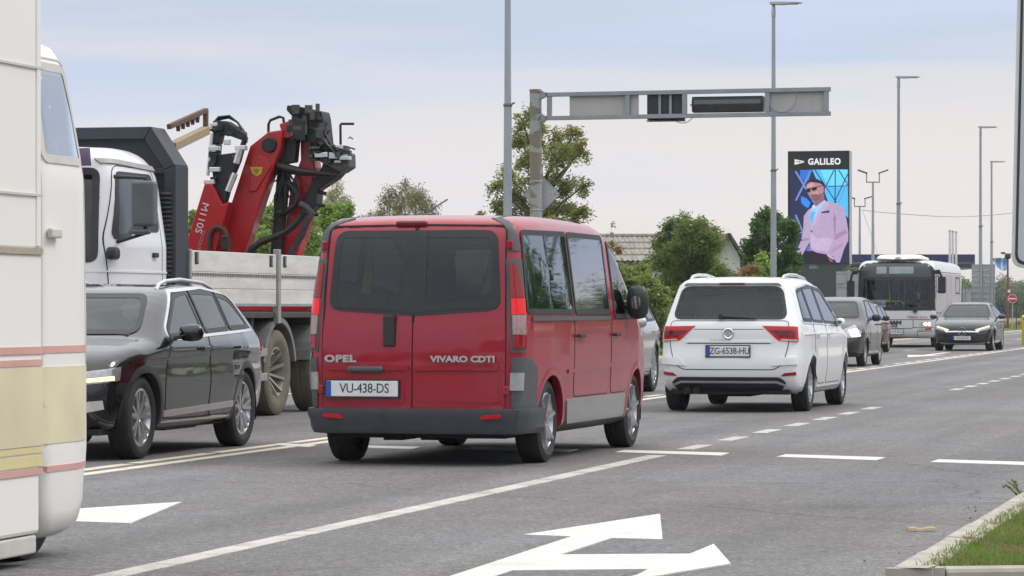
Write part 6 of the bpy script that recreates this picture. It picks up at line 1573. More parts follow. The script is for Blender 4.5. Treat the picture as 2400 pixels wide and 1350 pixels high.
def bus():
    L = 8.2; s0, t0 = -13.22, 105.9 + L
    W = paint('bus_paint', (.70, .70, .71), .05, .4, .25, lining=(.40, .42, .43))
    B = Body([(.03, .34), (0, .6), (0, 2.4), (.08, 2.68), (.3, 2.77), (4, 2.79), (7.7, 2.79), (8.02, 2.72), (8.12, 2.3), (8.19, 1.25), (8.2, .7), (8.16, .34), (7.9, .28), (.4, .28)],
             [(.2, 1.16), (.5, 1.22), (1.0, 1.235), (2.2, 1.235), (2.55, 1.215), (2.8, 1.12)], [(0, .98), (.2, 1), (8.0, 1), (8.2, .985)], k=.16, br=.01, bf=.07, crown=.02, zc=1.4, xo=(1.3, 1.3), sm=4)
    T = thing('bus', 'white and grey city bus with black windscreen surround and a roof cooling unit', 'bus', rd(s0, t0), RZ_ONC)
    ws = [(-1.10, 1.22), (1.10, 1.22), (1.10, 2.22), (-1.10, 2.22)]
    sw = [[(x, 1.25), (x, 2.2), (x + 1.35, 2.2), (x + 1.35, 1.25)] for x in (.5, 2.0, 3.5, 5.0)]
    B.shell('body', [W, BLACK], T, [hole_end(ws, 4, 9, .005)] + [lambda C, h=hole_side(p): h(C) & (C[:, 1] < 0) for p in sw] + [hole_arch(x, .48, .52, .7) for x in (1.9, 6.2)], 170, 260, 60, split=lambda C: ((C[:, 2] < .31) | ((C[:, 0] > 7.93) & (C[:, 2] > 1.17) & (C[:, 2] < 2.74))).astype(int))
    for x in (1.9, 6.2):
        for sg in (1, -1):
            wheel(T, x, sg * 1.05, .48, .27, sg, 10, .29, STEEL, False, dish=.10); arch_liner(T, x, sg * 1.20, .48, .54, sg)
            B.arch(x, .48, .51, .56, 'wheel_arch', BLACK, T, sg, zmin=.3)
    g = B.window('front', ws, glass('bus_windscreen', (.84, .90, .90), .6), T, fr=.05, r=.10, name='windscreen')
    B.rim('front', [(-1.17, 1.17), (1.17, 1.17), (1.17, 2.26), (-1.17, 2.26)], 'windscreen_surround', BLACK, T, w=.11, r=.08, off=.003, th=.01)
    B.patch('front', [(-1.13, 2.23), (1.13, 2.23), (1.02, 2.66), (-1.02, 2.66)], 'header_panel', plain('bus_header', (.035, .037, .042), .22, 0, .1, 5, coat=.6), T, r=.06, off=.007, rings=9)
    for nm, a, b in (('route_display', -.62, -.30), ('destination_display', -.22, .55)):
        B.patch('front', [(a, 2.34), (b, 2.34), (b, 2.56), (a, 2.56)], nm, plain('dead_display', (.30, .37, .35), .25, 0, .1, 5), T, r=.01, off=.014, rings=4)
    for sg in (1, -1):
        m = MB(); p = B.proj('front', [(sg * 1.02, 2.58)])[0][0]; m.lathe([(.001, .02), (.03, .018), (.04, 0)], p, 'x', 12); m.build('marker_lamp', CLEAR_L, T, smooth=40)
        B.patch('front', [(sg * .74, .69), (sg * 1.12, .69), (sg * 1.12, .80), (sg * .74, .80)], 'headlight', CLEAR_L, T, r=.03, off=.008)
        for yy in (.93, 1.05):
            p = B.proj('front', [(sg * yy, .745)])[0][0]; m = MB(); m.lathe([(.001, .03), (.035, .028), (.052, .012)], p, 'x', 16); m.build('lamp_bulb', lamp('bus_headlamp', (1, .82, .42), 4.0, (.8, .7, .5)), T, smooth=40)
        B.patch('front', [(sg * .92, .55), (sg * 1.12, .56), (sg * 1.12, .62), (sg * .92, .61)], 'indicator', plain('indicator_orange', (.45, .10, .03), .2), T, r=.01, off=.008)
        B.patch('front', [(sg * .70, .55), (sg * .90, .55), (sg * .90, .61), (sg * .70, .61)], 'bumper_lamp', CLEAR_L, T, r=.01, off=.008)
    for nm, ln in (('panel_seam', [(-1.2, .885), (1.2, .885)]), ('panel_seam', [(.55, .875), (.55, .65)]), ('panel_seam', [(.55, .64), (1.2, .64)]), ('panel_seam', [(-.55, .875), (-.55, .65)]), ('panel_seam', [(-1.2, .64), (-.55, .64), (-.50, .60), (.50, .60), (.55, .64)]), ('panel_seam', [(.68, .52), (1.2, .52)]), ('panel_seam', [(.68, .51), (.68, .34)]), ('panel_seam', [(-.68, .52), (-1.2, .52)]), ('panel_seam', [(-.68, .51), (-.68, .34)])):
        B.strip('front', ln, .016, nm, DARK, T, off=.004, th=.008)
    p = B.proj('front', [(0, .72)])[0][0]; plate(T, 'VK-115-DU', (p[0] + .01, -.05, .50), Xf, Zf, .56, .15, eu=False)
    p = B.proj('front', [(0, .94)])[0][0]; text('MAN', .14, INK, T, (p[0] + .012, -.05, .79), Xf, Zf, sx=1.5, extrude=.004, bold=.01)
    em = MB()
    for poly in ([(-.10, -.05), (-.06, .05), (.06, .055), (.02, .03), (-.05, .03), (-.075, -.05)], [(.04, -.05), (.07, .03), (.10, .06), (.09, -.05)], [(-.05, -.03), (.0, -.01), (.05, .035), (.02, -.03), (-.02, -.05)]):
        em.prism(poly, 0, .006, lambda a, b, d: (p[0] + .012 + d, -.05 + a, .69 + b))
    em.build('emblem', INK, T)
    rt = plain('script_red', (.35, .07, .06), .5)
    p = B.proj('front', [(.45, 1.13)])[0][0]
    text('Valenov d.o.o.', .115, rt, T, (p[0] + .012, .68, .97), Xf, Zf, shear=.35, extrude=.003); text('204', .15, rt, T, (p[0] + .012, -.52, .97), Xf, Zf, shear=.35, extrude=.003)
    m = MB(); a = B.proj('front', [(.35, 1.20), (.75, 1.24), (-.15, 1.40), (.1, 1.42)])[0]
    m.tube([(a[1][0] + .05, .62, 1.16), (a[2][0] + .04, .1, 1.42), (a[2][0] + .03, -.55, 1.36)], [.022, .016, .01], 6); m.box((a[0][0] + .05, .62, 1.14), (.06, .12, .06)); m.build('wiper', BLACK, T)
    for sg, yy, zz in ((1, 1.44, 1.98), (-1, -1.46, 1.86)):
        m = MB(); m.box((8.0, sg * abs(yy), zz), (.10, .25, .54)); mm = m.build('wing_mirror', BLACK, T, bevel=.05)
        m = MB(); m.tube([(7.9, sg * 1.2, 2.42), (8.06, sg * 1.36, 2.44), (8.05, sg * abs(yy), zz + .24)], .04, 8); m.box((7.98, sg * 1.30, 2.38), (.1, .16, .12)); m.build('mirror_arm', BLACK, mm, bevel=.01)
    # side advert film, roof edge, rear side lights
    film = plain('bus_film', (.36, .34, .40), .5, 0, .1, 3)
    nt = film.node_tree; b = [n for n in nt.nodes if n.type == 'BSDF_PRINCIPLED'][0]; n_, l_ = nt.nodes, nt.links
    x = noise(n_, l_, 1.0, 5, .6, 'Object', (1.6, .1, .55)); r = ramp(n_, l_, x.outputs['Fac'], [(.30, (.23, .22, .29)), (.42, (.37, .355, .42)), (.52, (.42, .40, .45)), (.58, (.50, .42, .30)), (.63, (.34, .33, .40)), (.74, (.47, .45, .48))])
    l_.new(r.outputs['Color'], b.inputs['Base Color'])
    for sg in (1, -1):
        if sg > 0: B.patch('side', [(.12, .42), (1.25, .42), (1.3, 1.05), (2.5, 1.05), (2.6, .42), (5.5, .42), (5.6, 1.05), (6.8, 1.05), (6.9, .42), (7.75, .42), (7.9, 2.36), (.12, 2.36)], 'advert_film', film, T, r=.05, off=.004, th=.005, rings=12, step=.1)
        B.strip('side', [(.1, 2.40), (7.95, 2.40)], .025, 'roof_seam', TRIM, T, off=.006, th=.008, sg=sg)
        if sg > 0:
            B.strip('side', [(.1, 1.10), (7.8, 1.10)], .03, 'side_rail', plain('rail_grey', (.12, .12, .14), .5), T, off=.012, th=.014)
            for x0, x1, z0, z1 in ((7.0, 7.7, 1.75, 2.30), (.9, 2.1, 1.72, 2.28)):
                B.rim('side', [(x0, z0), (x1, z0), (x1, z1), (x0, z1)], 'window_frame', BLACK, T, w=.05, r=.06, off=.012, th=.012)
    for p in sw: B.window('side', p, G_MED, T, -1, fr=.05)
    m = MB(); m.v = []; 
    B2 = [(x, y, z) for x, y, z in ()]
    pod = Body([(.0, 0), (0, .06), (.3, .15), (1.2, .17), (2.2, .20), (2.5, .17), (2.75, .05), (2.75, 0)], [(-.2, .75), (.05, .75), (.15, .68), (.3, .5)], [(0, .95), (.4, 1), (2.3, 1), (2.75, .9)], k=.08, br=.02, bf=.05, crown=0, zc=.04, xo=(.8, .8))
    h = holder('pod', T, (5.3, 0.05, 2.76)); pod.shell('cooling_unit', [plain('white_plastic', (.78, .78, .76), .45, 0, .06, 6)], h, (), 40, 60, 16); lift(h, T)
    # inside: floor, dash, wheel, seats, yellow poles, route card, driver
    m = MB(); m.box((4.1, 0, .72), (7.9, 2.3, .06)); m.build('cabin_floor', DASH, T)
    m = MB(); m.box((7.72, .35, 1.05), (.45, 1.5, .30)); m.box((7.45, .1, 1.22), (.06, .35, .05)); m.build('dashboard', DASH, T, bevel=.06)
    m = MB(); Q = [Vector((7.28, .55 + .23 * math.cos(a), 1.36 + .18 * math.sin(a))) + Vector((-.10 * math.sin(a), 0, 0)) for a in np.linspace(0, 2 * math.pi, 25)]
    m.tube(Q, .016, 6, cap=False); m.bar(Q[0], Q[12], .03, .02); m.bar((7.28, .55, 1.36), (7.6, .55, 1.1), .05, .05); m.build('steering_wheel', BLACK, T)
    m = MB(); m.box((6.65, .55, 1.12), (.48, .48, .14)); m.box((6.42, .55, 1.5), (.14, .48, .7)); m.box((6.40, .55, 1.93), (.1, .26, .18)); m.build('driver_seat', FABRIC, T, bevel=.05)
    for x in (1.0, 1.9, 2.8, 3.7):
        for y in (-.85, -.42, .42, .85):
            m = MB(); m.box((x + .2, y, 1.15), (.42, .40, .08)); m.box((x, y, 1.5), (.08, .40, .72)); m.build('passenger_seat', plain('bus_seat_blue', (.03, .045, .10), .85, 0, .3, 20), T, bevel=.03)
    YL = plain('yellow_rail', (.62, .56, .04), .35, 0, .08, 6)
    for pts in ([(7.3, -.30, .75), (7.3, -.30, 2.45)], [(6.2, .05, .75), (6.2, .05, 2.45)], [(5.0, .25, .75), (5.0, .25, 2.45)], [(4.2, -.4, .75), (4.2, -.4, 2.45)], [(7.3, -.62, 1.45), (7.3, .0, 1.47), (7.3, .12, 1.44), (7.3, .14, 1.2)], [(7.25, -1.05, 1.5), (7.3, -.32, 1.5)], [(7.3, -1.05, 1.15), (7.3, -1.05, 2.3)]):
        m = MB(); m.tube(pts, .022, 8); m.build('grab_pole', YL, T, smooth=40)
    m = MB(); m.box((7.86, -.62, 1.36), (.012, .52, .28)); c = m.build('route_card', plain('card_blue', (.55, .70, .72), .6, 0, .06, 12), T)
    text('Osijek', .10, INK, c, (7.868, -.62, 1.42), Xf, Zf, shear=.2)
    m = MB(); m.box((.25, 0, 1.7), (.04, 1.9, 1.0)); m.build('rear_bulkhead', DASH, T)
    for x in (1.0, 3.2, 5.0): 
        m = MB(); m.box((x, 0, 2.62), (1.2, .5, .05)); m.build('ceiling_panel', plain('cream_panel', (.5, .5, .46), .6), T)
    J = dict(pelvis=(6.62, .55, 1.24), chest=(6.58, .55, 1.60), neck=(6.60, .55, 1.80), head=(6.66, .55, 1.93), ls=(6.60, .76, 1.70), rs=(6.60, .34, 1.70), le=(6.82, .84, 1.44), re=(6.82, .26, 1.44), lh=(7.12, .70, 1.45), rh=(7.12, .40, 1.45), lk=(7.05, .66, 1.20), rk=(7.05, .44, 1.20), lf=(7.15, .66, .82), rf=(7.15, .44, .82), crown=(6.65, .55, 2.02))
    off = {k: (v[0] - 6.62, v[1] - .55, v[2] - 1.2) for k, v in J.items()}
    R = dict(pelvis=(.17, .13), chest=(.18, .13), neck=.06, head=(.085, .10), crown=(.05, .06), ls=.08, rs=.08, le=.055, re=.055, lh=.04, rh=.04, lk=.075, rk=.075, lf=.055, rf=.055)
    E = [('pelvis', 'chest'), ('chest', 'neck'), ('neck', 'head'), ('head', 'crown'), ('chest', 'ls'), ('chest', 'rs'), ('ls', 'le'), ('le', 'lh'), ('rs', 're'), ('re', 'rh'), ('pelvis', 'lk'), ('lk', 'lf'), ('pelvis', 'rk'), ('rk', 'rf')]
    wp = rd(s0 + .55, t0 - 6.62, 1.2)
    person('person', 'bus driver in dark jacket, white shirt and sunglasses at the steering wheel', wp, RZ_ONC, off, R, E, plain('skin', (.42, .25, .18), .5, 0, .1, 20), ['pelvis', 'chest', 'ls', 'rs', 'le', 're'], None)
    return T
bus()

# ---- lorry with a folded loading crane at its tail, oncoming
def crane_lorry():
    s0, tf = -13.05, 31.45; LT = 10.2; t0 = tf + LT
    T = thing('crane_lorry', 'white flatbed lorry with a folded red loading crane standing at its tail', 'lorry', rd(s0, t0), RZ_ONC)
    W = paint('lorry_white', (.74, .74, .77), 0, .38, .12)
    B = Body([(0, .98), (0, 2.40), (.06, 2.72), (.30, 2.90), (.9, 2.93), (1.45, 2.90), (1.60, 2.78), (1.74, 2.1), (1.84, 1.5), (1.88, 1.0), (1.88, .45), (1.2, .42), (.5, .9)],
             [(.3, 1.16), (1.0, 1.22), (1.9, 1.22), (2.6, 1.12), (3.0, 1.02)], [(0, .97), (.2, 1), (1.5, 1), (1.75, .95), (1.9, .9)], k=.18, br=.01, bf=.10, crown=.03, zc=1.75, xo=(.75, .75), sm=5)
    h = holder('cab', T, (LT - 2.06, 0, 0))
    dw = [(.36, 2.02), (.38, 2.62), (1.42, 2.62), (1.62, 1.90), (1.35, 1.90), (1.22, 2.02)]
    dw = [(.36, 2.05), (.38, 2.63), (1.40, 2.63), (1.60, 1.95), (1.30, 1.96), (1.12, 2.05)]
    ws = [(-1.02, 1.72), (1.02, 1.72), (.98, 2.66), (-.98, 2.66)]
    B.shell('cab', [W, BLACK], h, [hole_side(dw), hole_end(ws, .9, 3)], 80, 150, 34, split=lambda C: (C[:, 2] < .5).astype(int))
    for sg in (1, -1):
        B.window('side', dw, G_MED, h, sg, fr=.05, r=.08)
        B.rim('side', [(.30, 1.15), (.32, 2.70), (1.44, 2.70), (1.66, 1.95), (1.68, 1.35), (1.2, 1.15)], 'door_gap', DARK, h, w=.006, r=.10, off=.003, th=.01, sg=sg)
        B.strip('side', [(.12, 2.70), (1.5, 2.74)], .045, 'roof_gutter', plain('gutter_grey', (.35, .34, .32), .5), h, off=.02, th=.03, sg=sg)
        m = MB(); p = B.proj('side', [(1.55, 2.3)], sg)[0][0]
        m.box((1.62, sg * 1.50, 2.30), (.16, .24, .46)); m.box((1.62, sg * 1.46, 2.02), (.12, .2, .06)); mm = m.build('wing_mirror', plain('mirror_grey', (.10, .11, .12), .45), h, bevel=.05)
        m = MB(); m.tube([(1.55, sg * 1.15, 2.58), (1.6, sg * 1.5, 2.56), (1.6, sg * 1.5, 2.0), (1.55, sg * 1.18, 1.92)], .022, 8); m.build('mirror_arm', BLACK, mm, smooth=40)
        m = MB(); m.box((1.72, sg * 1.20, 1.80), (.22, .10, .13)); m.build('close_mirror', BLACK, h, bevel=.04)
        m = MB(); m.box((.55, sg * 1.235, 1.80), (.14, .03, .05)); m.build('handle', BLACK, h, bevel=.01)
        B.strip('side', [(.1, 1.62), (1.8, 1.62)], .02, 'cab_crease', W, h, off=.01, th=.012, sg=sg)
        B.patch('side', [(.05, 1.02), (.36, 1.02), (.36, 1.30), (.05, 1.30)], 'air_intake', BLACK, h, off=.01, sg=sg)
        B.patch('front', [(sg * .70, .62), (sg * 1.02, .62), (sg * 1.02, .84), (sg * .72, .84)], 'headlight', HEAD_OFF, h, r=.04, off=.008)
    B.window('front', ws, G_LITE, h, fr=.06, r=.1, name='windscreen')
    B.patch('front', [(-.9, 1.0), (.9, 1.0), (.85, 1.55), (-.85, 1.55)], 'grille', BLACK, h, r=.06, off=.006)
    m = MB()
    for k in range(5): m.box((.45, 0, .0), (.01, .01, .01))
    M = MB(); M.prism([(-1.0, 2.68), (1.0, 2.68), (.97, 2.86), (-.97, 2.86)], 0, .02, lambda a, b, d: (1.80 + d - (b - 2.68) * .2, a, b)); M.build('sun_visor', glass('visor_smoke', (.30, .22, .33), .5), h)
    for y in (-.55, .55): seat(h, .45, y, 1.45)
    for k in range(22):                   # ribbed hose of air stack behind the cab
        pass
    lift(h, T)
    m = MB()
    for k in range(24): m.lathe([(.07, -.022), (.09, 0), (.07, .022)], (LT - 2.12, 1.14, 1.35 + k * .048), 'z', 12)
    m.build('air_stack', BLACK, T, smooth=50)
    # dark steel headboard arch
    HB = plain('headboard_steel', (.030, .036, .046), .5, .2, .18, 4)
    xh = LT - 2.5
    outl = lambda k: [(-1.25 + k, 1.15), (1.25 - k, 1.15), (1.25 - k, 2.76 - k * .4), (.98 - k * .6, 3.17 - k), (-.98 + k * .6, 3.17 - k), (-1.25 + k, 2.76 - k * .4)]
    m = MB(); o, i = outl(0), outl(.13); fr = lambda a, b, d: (xh + d, a, b)
    for k in range(6):
        j = (k + 1) % 6; m.prism([o[k], o[j], i[j], i[k]], 0, .42, fr)
    m.build('headboard_frame', HB, T, bevel=.012)
    m = MB(); m.prism(outl(.125), .30, .34, fr); m.build('headboard_panel', plain('headboard_panel', (.018, .02, .026), .6), T)
    for zz in (1.5, 1.9, 2.3, 2.7):
        m = MB(); m.box((xh + .36, 0, zz), (.05, 2.26, .06)); m.build('headboard_rib', HB, T, bevel=.008)
    m = MB(); a, b = Vector((xh - .02, 1.02, 3.06)), Vector((xh - 1.15, 1.05, 3.30))
    RU = plain('rusty_steel', (.14, .085, .065), .8, .2, .3, 14, bmp=.1)
    m.bar(a + Vector((0, 0, .13)), b + Vector((0, 0, .13)), .05, .055); m.bar(b + Vector((0, 0, .15)), b + Vector((0, 0, -.12)), .05, .06)
    rk = m.build('ladder_bracket', RU, T, bevel=.006)
    m = MB(); m.bar(a + Vector((-.1, 0, -.08)), b + Vector((0, 0, -.09)), .10, .09); m.build('timber_batten', plain('weathered_timber', (.32, .25, .17), .85, 0, .3, 12, vary=(1, 12, 12)), rk, bevel=.006)
    for k in range(5):
        p = a.lerp(b, .25 + k * .13); m = MB(); m.prism([(-.03, 0), (.03, 0), (0, -.07)], -.02, .02, lambda u, v, d: p + Vector((u, d, .105 + v)))
        m.build('tooth', RU, rk)
    # chassis and bed
    m = MB()
    for y in (-.42, .42): m.box((4.6, y, .95), (9.2, .09, .26))
    for x in (.4, 1.6, 2.9, 5.2, 6.4, 7.4): m.box((x, 0, 1.08), (.10, 2.3, .12))
    m.box((3.9, 0, 1.17), (7.5, 2.46, .07)); m.build('chassis', plain('chassis_grey', (.055, .053, .05), .7, .1, .25, 6), T, bevel=.01)
    AL = plain('bed_aluminium', (.62, .61, .58), .5, .15, .14, 3.5, vary=(.5, 1, 2.5))
    GR = plain('pillar_grey', (.34, .34, .33), .5, .4, .15, 6)
    for sg in (1, -1):
        for x0, x1 in ((4.62, 7.64), (.15, 4.50)):
            bz = []
            for kz, (z0, z1) in enumerate(((1.28, 1.46), (1.463, 1.64), (1.643, 1.87))):
                m = MB(); m.box(((x0 + x1) / 2, sg * 1.235, (z0 + z1) / 2), (x1 - x0, .03, z1 - z0)); m.build('side_board', AL, T, bevel=.006)
            m = MB(); m.box(((x0 + x1) / 2, sg * 1.238, 1.285), (x1 - x0, .04, .03)); m.build('board_hinge_rail', GR, T)
            n = int((x1 - x0) / .085); m = MB()
            for k in range(n):
                m.box((x0 + .06 + k * .085, sg * 1.255, 1.615), (.045, .012, .034))
            m.build('rope_hook', plain('hook_grey', (.20, .19, .18), .6), T)
            for x in (x0 + .2, x1 - .2):
                m = MB(); m.box((x, sg * 1.252, 1.79), (.12, .012, .13)); lt = m.build('latch', BLACK, T, bevel=.004)
                m = MB(); m.box((x, sg * 1.262, 1.79), (.03, .02, .10)); m.build('latch_lever', GR, lt, bevel=.004)
        m = MB(); m.box((4.56, sg * 1.24, 1.50), (.10, .07, .86)); m.build('board_pillar', GR, T, bevel=.008)
        m = MB(); m.box((7.68, sg * 1.24, 1.55), (.06, .07, .66)); m.build('board_pillar', GR, T, bevel=.008)
    m = MB(); m.box((.12, 0, 1.57), (.03, 2.4, .6)); m.build('tail_board', AL, T, bevel=.006)
    DT = plain('dusty_tyre', (.13, .115, .085), .85, 0, .2, 8)
    DR = plain('dusty_rim', (.24, .225, .195), .6, .15, .2, 8)
    for x in (8.85, 4.40, 2.62):
        for sg in (1, -1):
            wheel(T, x, sg * 1.06, .50, .30, sg, 10, .30, DR, False, DT, dish=.14)
            if x < 8:
                m = MB()
                ph = np.linspace(math.radians(12), math.radians(168), 16)
                fr2 = lambda r, a, y: (x + r * math.cos(a), y, .50 + r * math.sin(a))
                for a, b in zip(ph, ph[1:]):
                    q = [fr2(.58, a, sg * .86), fr2(.58, b, sg * .86), fr2(.58, b, sg * 1.23), fr2(.58, a, sg * 1.23), fr2(.64, a, sg * .86), fr2(.64, b, sg * .86), fr2(.64, b, sg * 1.23), fr2(.64, a, sg * 1.23)]
                    m.add(q, [(0, 1, 2, 3), (7, 6, 5, 4), (3, 2, 6, 7), (0, 4, 5, 1)])
                m.build('mudguard', plain('mudguard_grey', (.17, .165, .16), .6, 0, .15, 8), T, smooth=40)
    m = MB(); m.box((6.2, .95, .72), (1.1, .5, .5)); m.build('fuel_tank', plain('tank_grey', (.16, .155, .15), .5, .3), T, bevel=.08)
    m = MB(); m.box((6.2, 1.22, .46), (2.6, .03, .09)); m.box((6.2, 1.22, .74), (2.6, .03, .09)); m.build('side_guard', GR, T, bevel=.008)
    m = MB(); m.box((5.25, 1.235, .80), (.3, .02, .05)); m.build('marker_lamp', AMBER, T)
    # ---- the crane, folded across the lorry: outlines set at their own depth and thickness
    tc = 39.9
    K = lambda cx, cy: cross(cx / 3.462 + 440, cy / 3.462 + 230, tc)
    def loc(cx, cy, x): s, z = K(cx, cy); return Vector((x, s - s0, z))
    x0 = t0 - tc
    CR = paint('crane_red', (.40, .008, .014), 0, .42, .05, .5)
    CB = plain('crane_black', (.016, .017, .018), .5, .1, .25, 10)
    CG = plain('valve_grey', (.085, .085, .082), .5, .4, .4, 22)
    RODM = plain('piston_rod', (.70, .70, .72), .2, .6, .1, 10)
    def pl(name, pts, d0, d1, mat, bv=.014):
        m = MB(); q = [K(*p) for p in pts]
        m.prism([(s - s0, z) for s, z in q], x0 + d0, x0 + d1, lambda a, b, d: (d, a, b))
        return m.build(name, mat, T, bevel=bv)
    def tb(name, pts, r, mat, d, par=None, n=8):
        m = MB(); m.tube([loc(a, b, x0 + (d if not isinstance(d, (list, tuple)) else d[i])) for i, (a, b) in enumerate(pts)], r, n)
        return m.build(name, mat, par or T, smooth=50)
    def cyl(name, a, b, r, mat, d, par=None):
        m = MB(); m.tube([loc(*a, x0 + d), loc(*b, x0 + d)], r, 14); return m.build(name, mat, par or T, smooth=40)
    s_, z_ = K(270, 1250)
    m = MB(); m.box((x0, -.1, 1.50), (.85, 1.9, .62)); m.build('crane_base', CR, T, bevel=.03)
    fb = pl('folded_boom', [(232, 705), (292, 705), (372, 872), (430, 850), (300, 1330), (40, 1330)], .22, .46, CR)
    a, b = loc(232, 880, x0 + .466), loc(180, 1080, x0 + .466)
    text('M110S', .125, plain('white_letter', (.6, .6, .6), .5), fb, (a + b) / 2 + Vector((0, .01, 0)), (b - a).normalized(), (1, 0, 0), sx=1.15, extrude=.003)
    a, b = loc(232, 1090, x0 + .466), loc(188, 1240, x0 + .466)
    text('system', .10, plain('pink_letter', (.45, .16, .17), .5), fb, (a + b) / 2, (b - a).normalized(), (1, 0, 0), sx=1.0, extrude=.003)
    mb_ = pl('main_boom', [(690, 280), (815, 262), (790, 430), (728, 580), (470, 1330), (270, 1330), (385, 880), (490, 560), (545, 395)], -.06, .20, CR, .02)
    pl('boom_rib', [(560, 500), (620, 470), (700, 500), (722, 560), (600, 760), (540, 770)], .19, .225, CR, .012)
    q = [(552, 566), (655, 566), (642, 620), (604, 640), (572, 618)]
    YE = plain('badge_yellow', (.55, .38, .03), .5)
    sh = MB(); sh.prism([(K(*p)[0] - s0, K(*p)[1]) for p in q], x0 + .226, x0 + .236, lambda a, b, d: (d, a, b)); bd = sh.build('badge', YE, mb_)
    sh = MB(); sh.prism([(K(*p)[0] - s0, K(*p)[1]) for p in [(575, 580), (632, 580), (624, 600), (600, 628), (590, 600)]], x0 + .237, x0 + .240, lambda a, b, d: (d, a, b)); sh.build('badge_mark', plain('badge_olive', (.25, .17, .02), .5), bd)
    pl('crane_column', [(890, 300), (985, 330), (1012, 560), (955, 960), (850, 1330), (735, 1330), (815, 700), (895, 500)], -.40, -.10, CR, .02)
    pl('boom_knuckle', [(770, 215), (880, 178), (915, 330), (800, 330)], -.2, .15, CR, .015)
    pl('boom_knuckle', [(745, 330), (800, 200), (850, 230), (900, 320), (880, 520), (760, 540)], -.10, .06, CB, .012)
    m = MB(); m.lathe([(.001, .03), (.085, .03), (.10, 0)], loc(705, 385, x0 + .22), 'x', 20); m.build('pivot_pin', CB, T, smooth=40)
    # extension head on the left: black loop with hoses and bright rods
    pl('extension_head', [(285, 195), (395, 200), (525, 285), (530, 345), (505, 350), (430, 322), (345, 308), (330, 380), (285, 380)], .2, .4, CB)
    pl('extension_head', [(280, 370), (332, 380), (325, 470), (480, 450), (520, 330), (535, 350), (490, 520), (440, 640), (375, 872), (288, 705), (270, 560), (255, 440)], .24, .38, CB)
    for aa, bb, r in (((512, 425), (478, 540), .042), ((470, 620), (412, 765), .040), ((285, 300), (250, 640), .022), ((235, 720), (175, 950), .020)):
        cyl('piston_rod', aa, bb, r, RODM, .42)
    for aa in ((300, 420), (310, 590), (265, 690), (515, 415)):
        m = MB(); p = loc(*aa, x0 + .4); m.box(p, (.10, .14, .06)); m.build('hose_clamp', RODM, T, bevel=.01)
    for k in range(4): tb('hydraulic_hose', [(275 - k * 3, 240 - k * 4), (300 + k * 6, 180 - k * 5), (370 + k * 12, 165 - k * 3), (440 + k * 12, 200 + k * 4), (505 + k * 10, 290 + k * 10), (520 + k * 8, 340 + k * 12)], .014, CB, .18 + k * .05, n=6)
    # top head, valve block and the dark boom on the far side
    pl('jib_head', [(828, 62), (900, 66), (1105, 110), (1118, 165), (1140, 365), (1060, 390), (985, 350), (975, 190), (880, 165), (822, 100)], -.25, .12, CB)
    pl('jib_head', [(880, 150), (990, 190), (990, 360), (900, 340)], -.3, .2, CB)
    pl('jib_boom', [(1100, 500), (1245, 590), (1190, 650), (1045, 745), (1040, 860), (960, 960), (915, 860), (1000, 690), (1080, 560)], -.30, -.02, CB)
    vb = pl('valve_block', [(1010, 375), (1130, 362), (1230, 410), (1312, 450), (1315, 560), (1245, 605), (1110, 535), (1060, 500)], -.28, .05, CG)
    for k in range(26):
        r = random.random; p = loc(1005 + 300 * r(), 375 + 90 * r() + 60 * (k / 26), x0 + .02 + .1 * r())
        m = MB(); m.box(p, (.08 + .08 * r(), .05 + .09 * r(), .03 + .05 * r())); m.build('valve', random.choice((CG, CB, CG, RODM)), vb, bevel=.006)
    for k in range(12):
        r = random.random; a_ = (985 + 140 * r(), 190 + 160 * r()); tb('hydraulic_hose', [a_, (a_[0] + 40, a_[1] + 60 * r()), (1010 + 260 * r(), 400 + 120 * r())], .012, CB, .1 + .1 * r(), n=6)
    cyl('crane_cylinder', (775, 560), (705, 1320), .085, CB, -.05); cyl('crane_cylinder', (800, 430), (775, 600), .05, RODM, -.05)
    tb('steady_bar', [(735, 545), (860, 585), (960, 600), (1260, 632)], [.05, .06, .045, .012], CB, .1)
    for aa, bb in (((1000, 745), (1105, 775)), ((1040, 868), (1095, 872)), ((990, 940), (1040, 945))): cyl('peg', aa, bb, .022, CB, -.1)
    # clutter of thin hoses, unions and brackets on the heads
    rq = random.Random(77)
    for k in range(26):
        a_ = (850 + 280 * rq.random(), 80 + 270 * rq.random()); p = loc(*a_, x0 + .13 + .05 * rq.random())
        m = MB(); m.box(p, (.05, .03 + .08 * rq.random(), .03 + .10 * rq.random())); m.build('union', rq.choice((CG, CB, CB, CG)), T, bevel=.006)
    for k in range(16):
        a_ = (270 + 230 * rq.random() ** 1.2, 210 + 470 * rq.random()); a_ = (min(a_[0], 300 + .0 * a_[1]) if rq.random() < .5 else a_[0], a_[1])
        p = loc(*a_, x0 + .42); m = MB(); m.box(p, (.05, .04 + .06 * rq.random(), .03 + .06 * rq.random())); m.build('union', rq.choice((CG, CB, CB, RODM)), T, bevel=.006)
    for k in range(18):
        u = rq.random(); a_ = (760 + 60 * rq.random(), 420 + 300 * u); b_ = (700 + 240 * rq.random(), a_[1] + 160 + 160 * rq.random()); c_ = ((a_[0] + b_[0]) / 2 + 60 * rq.uniform(-1, 1), (a_[1] + b_[1]) / 2 + 40)
        tb('thin_hose', [a_, c_, b_], .011, CB, .03 + .1 * rq.random(), n=5)
    for k in range(9):
        a_ = (1000 + 130 * rq.random(), 340 + 60 * rq.random()); tb('thin_hose', [a_, (a_[0] + 60, a_[1] - 20 + 30 * rq.random()), (1180 + 170 * rq.random(), 400 + 110 * rq.random())], .010, CB, .08 + .08 * rq.random(), n=5)
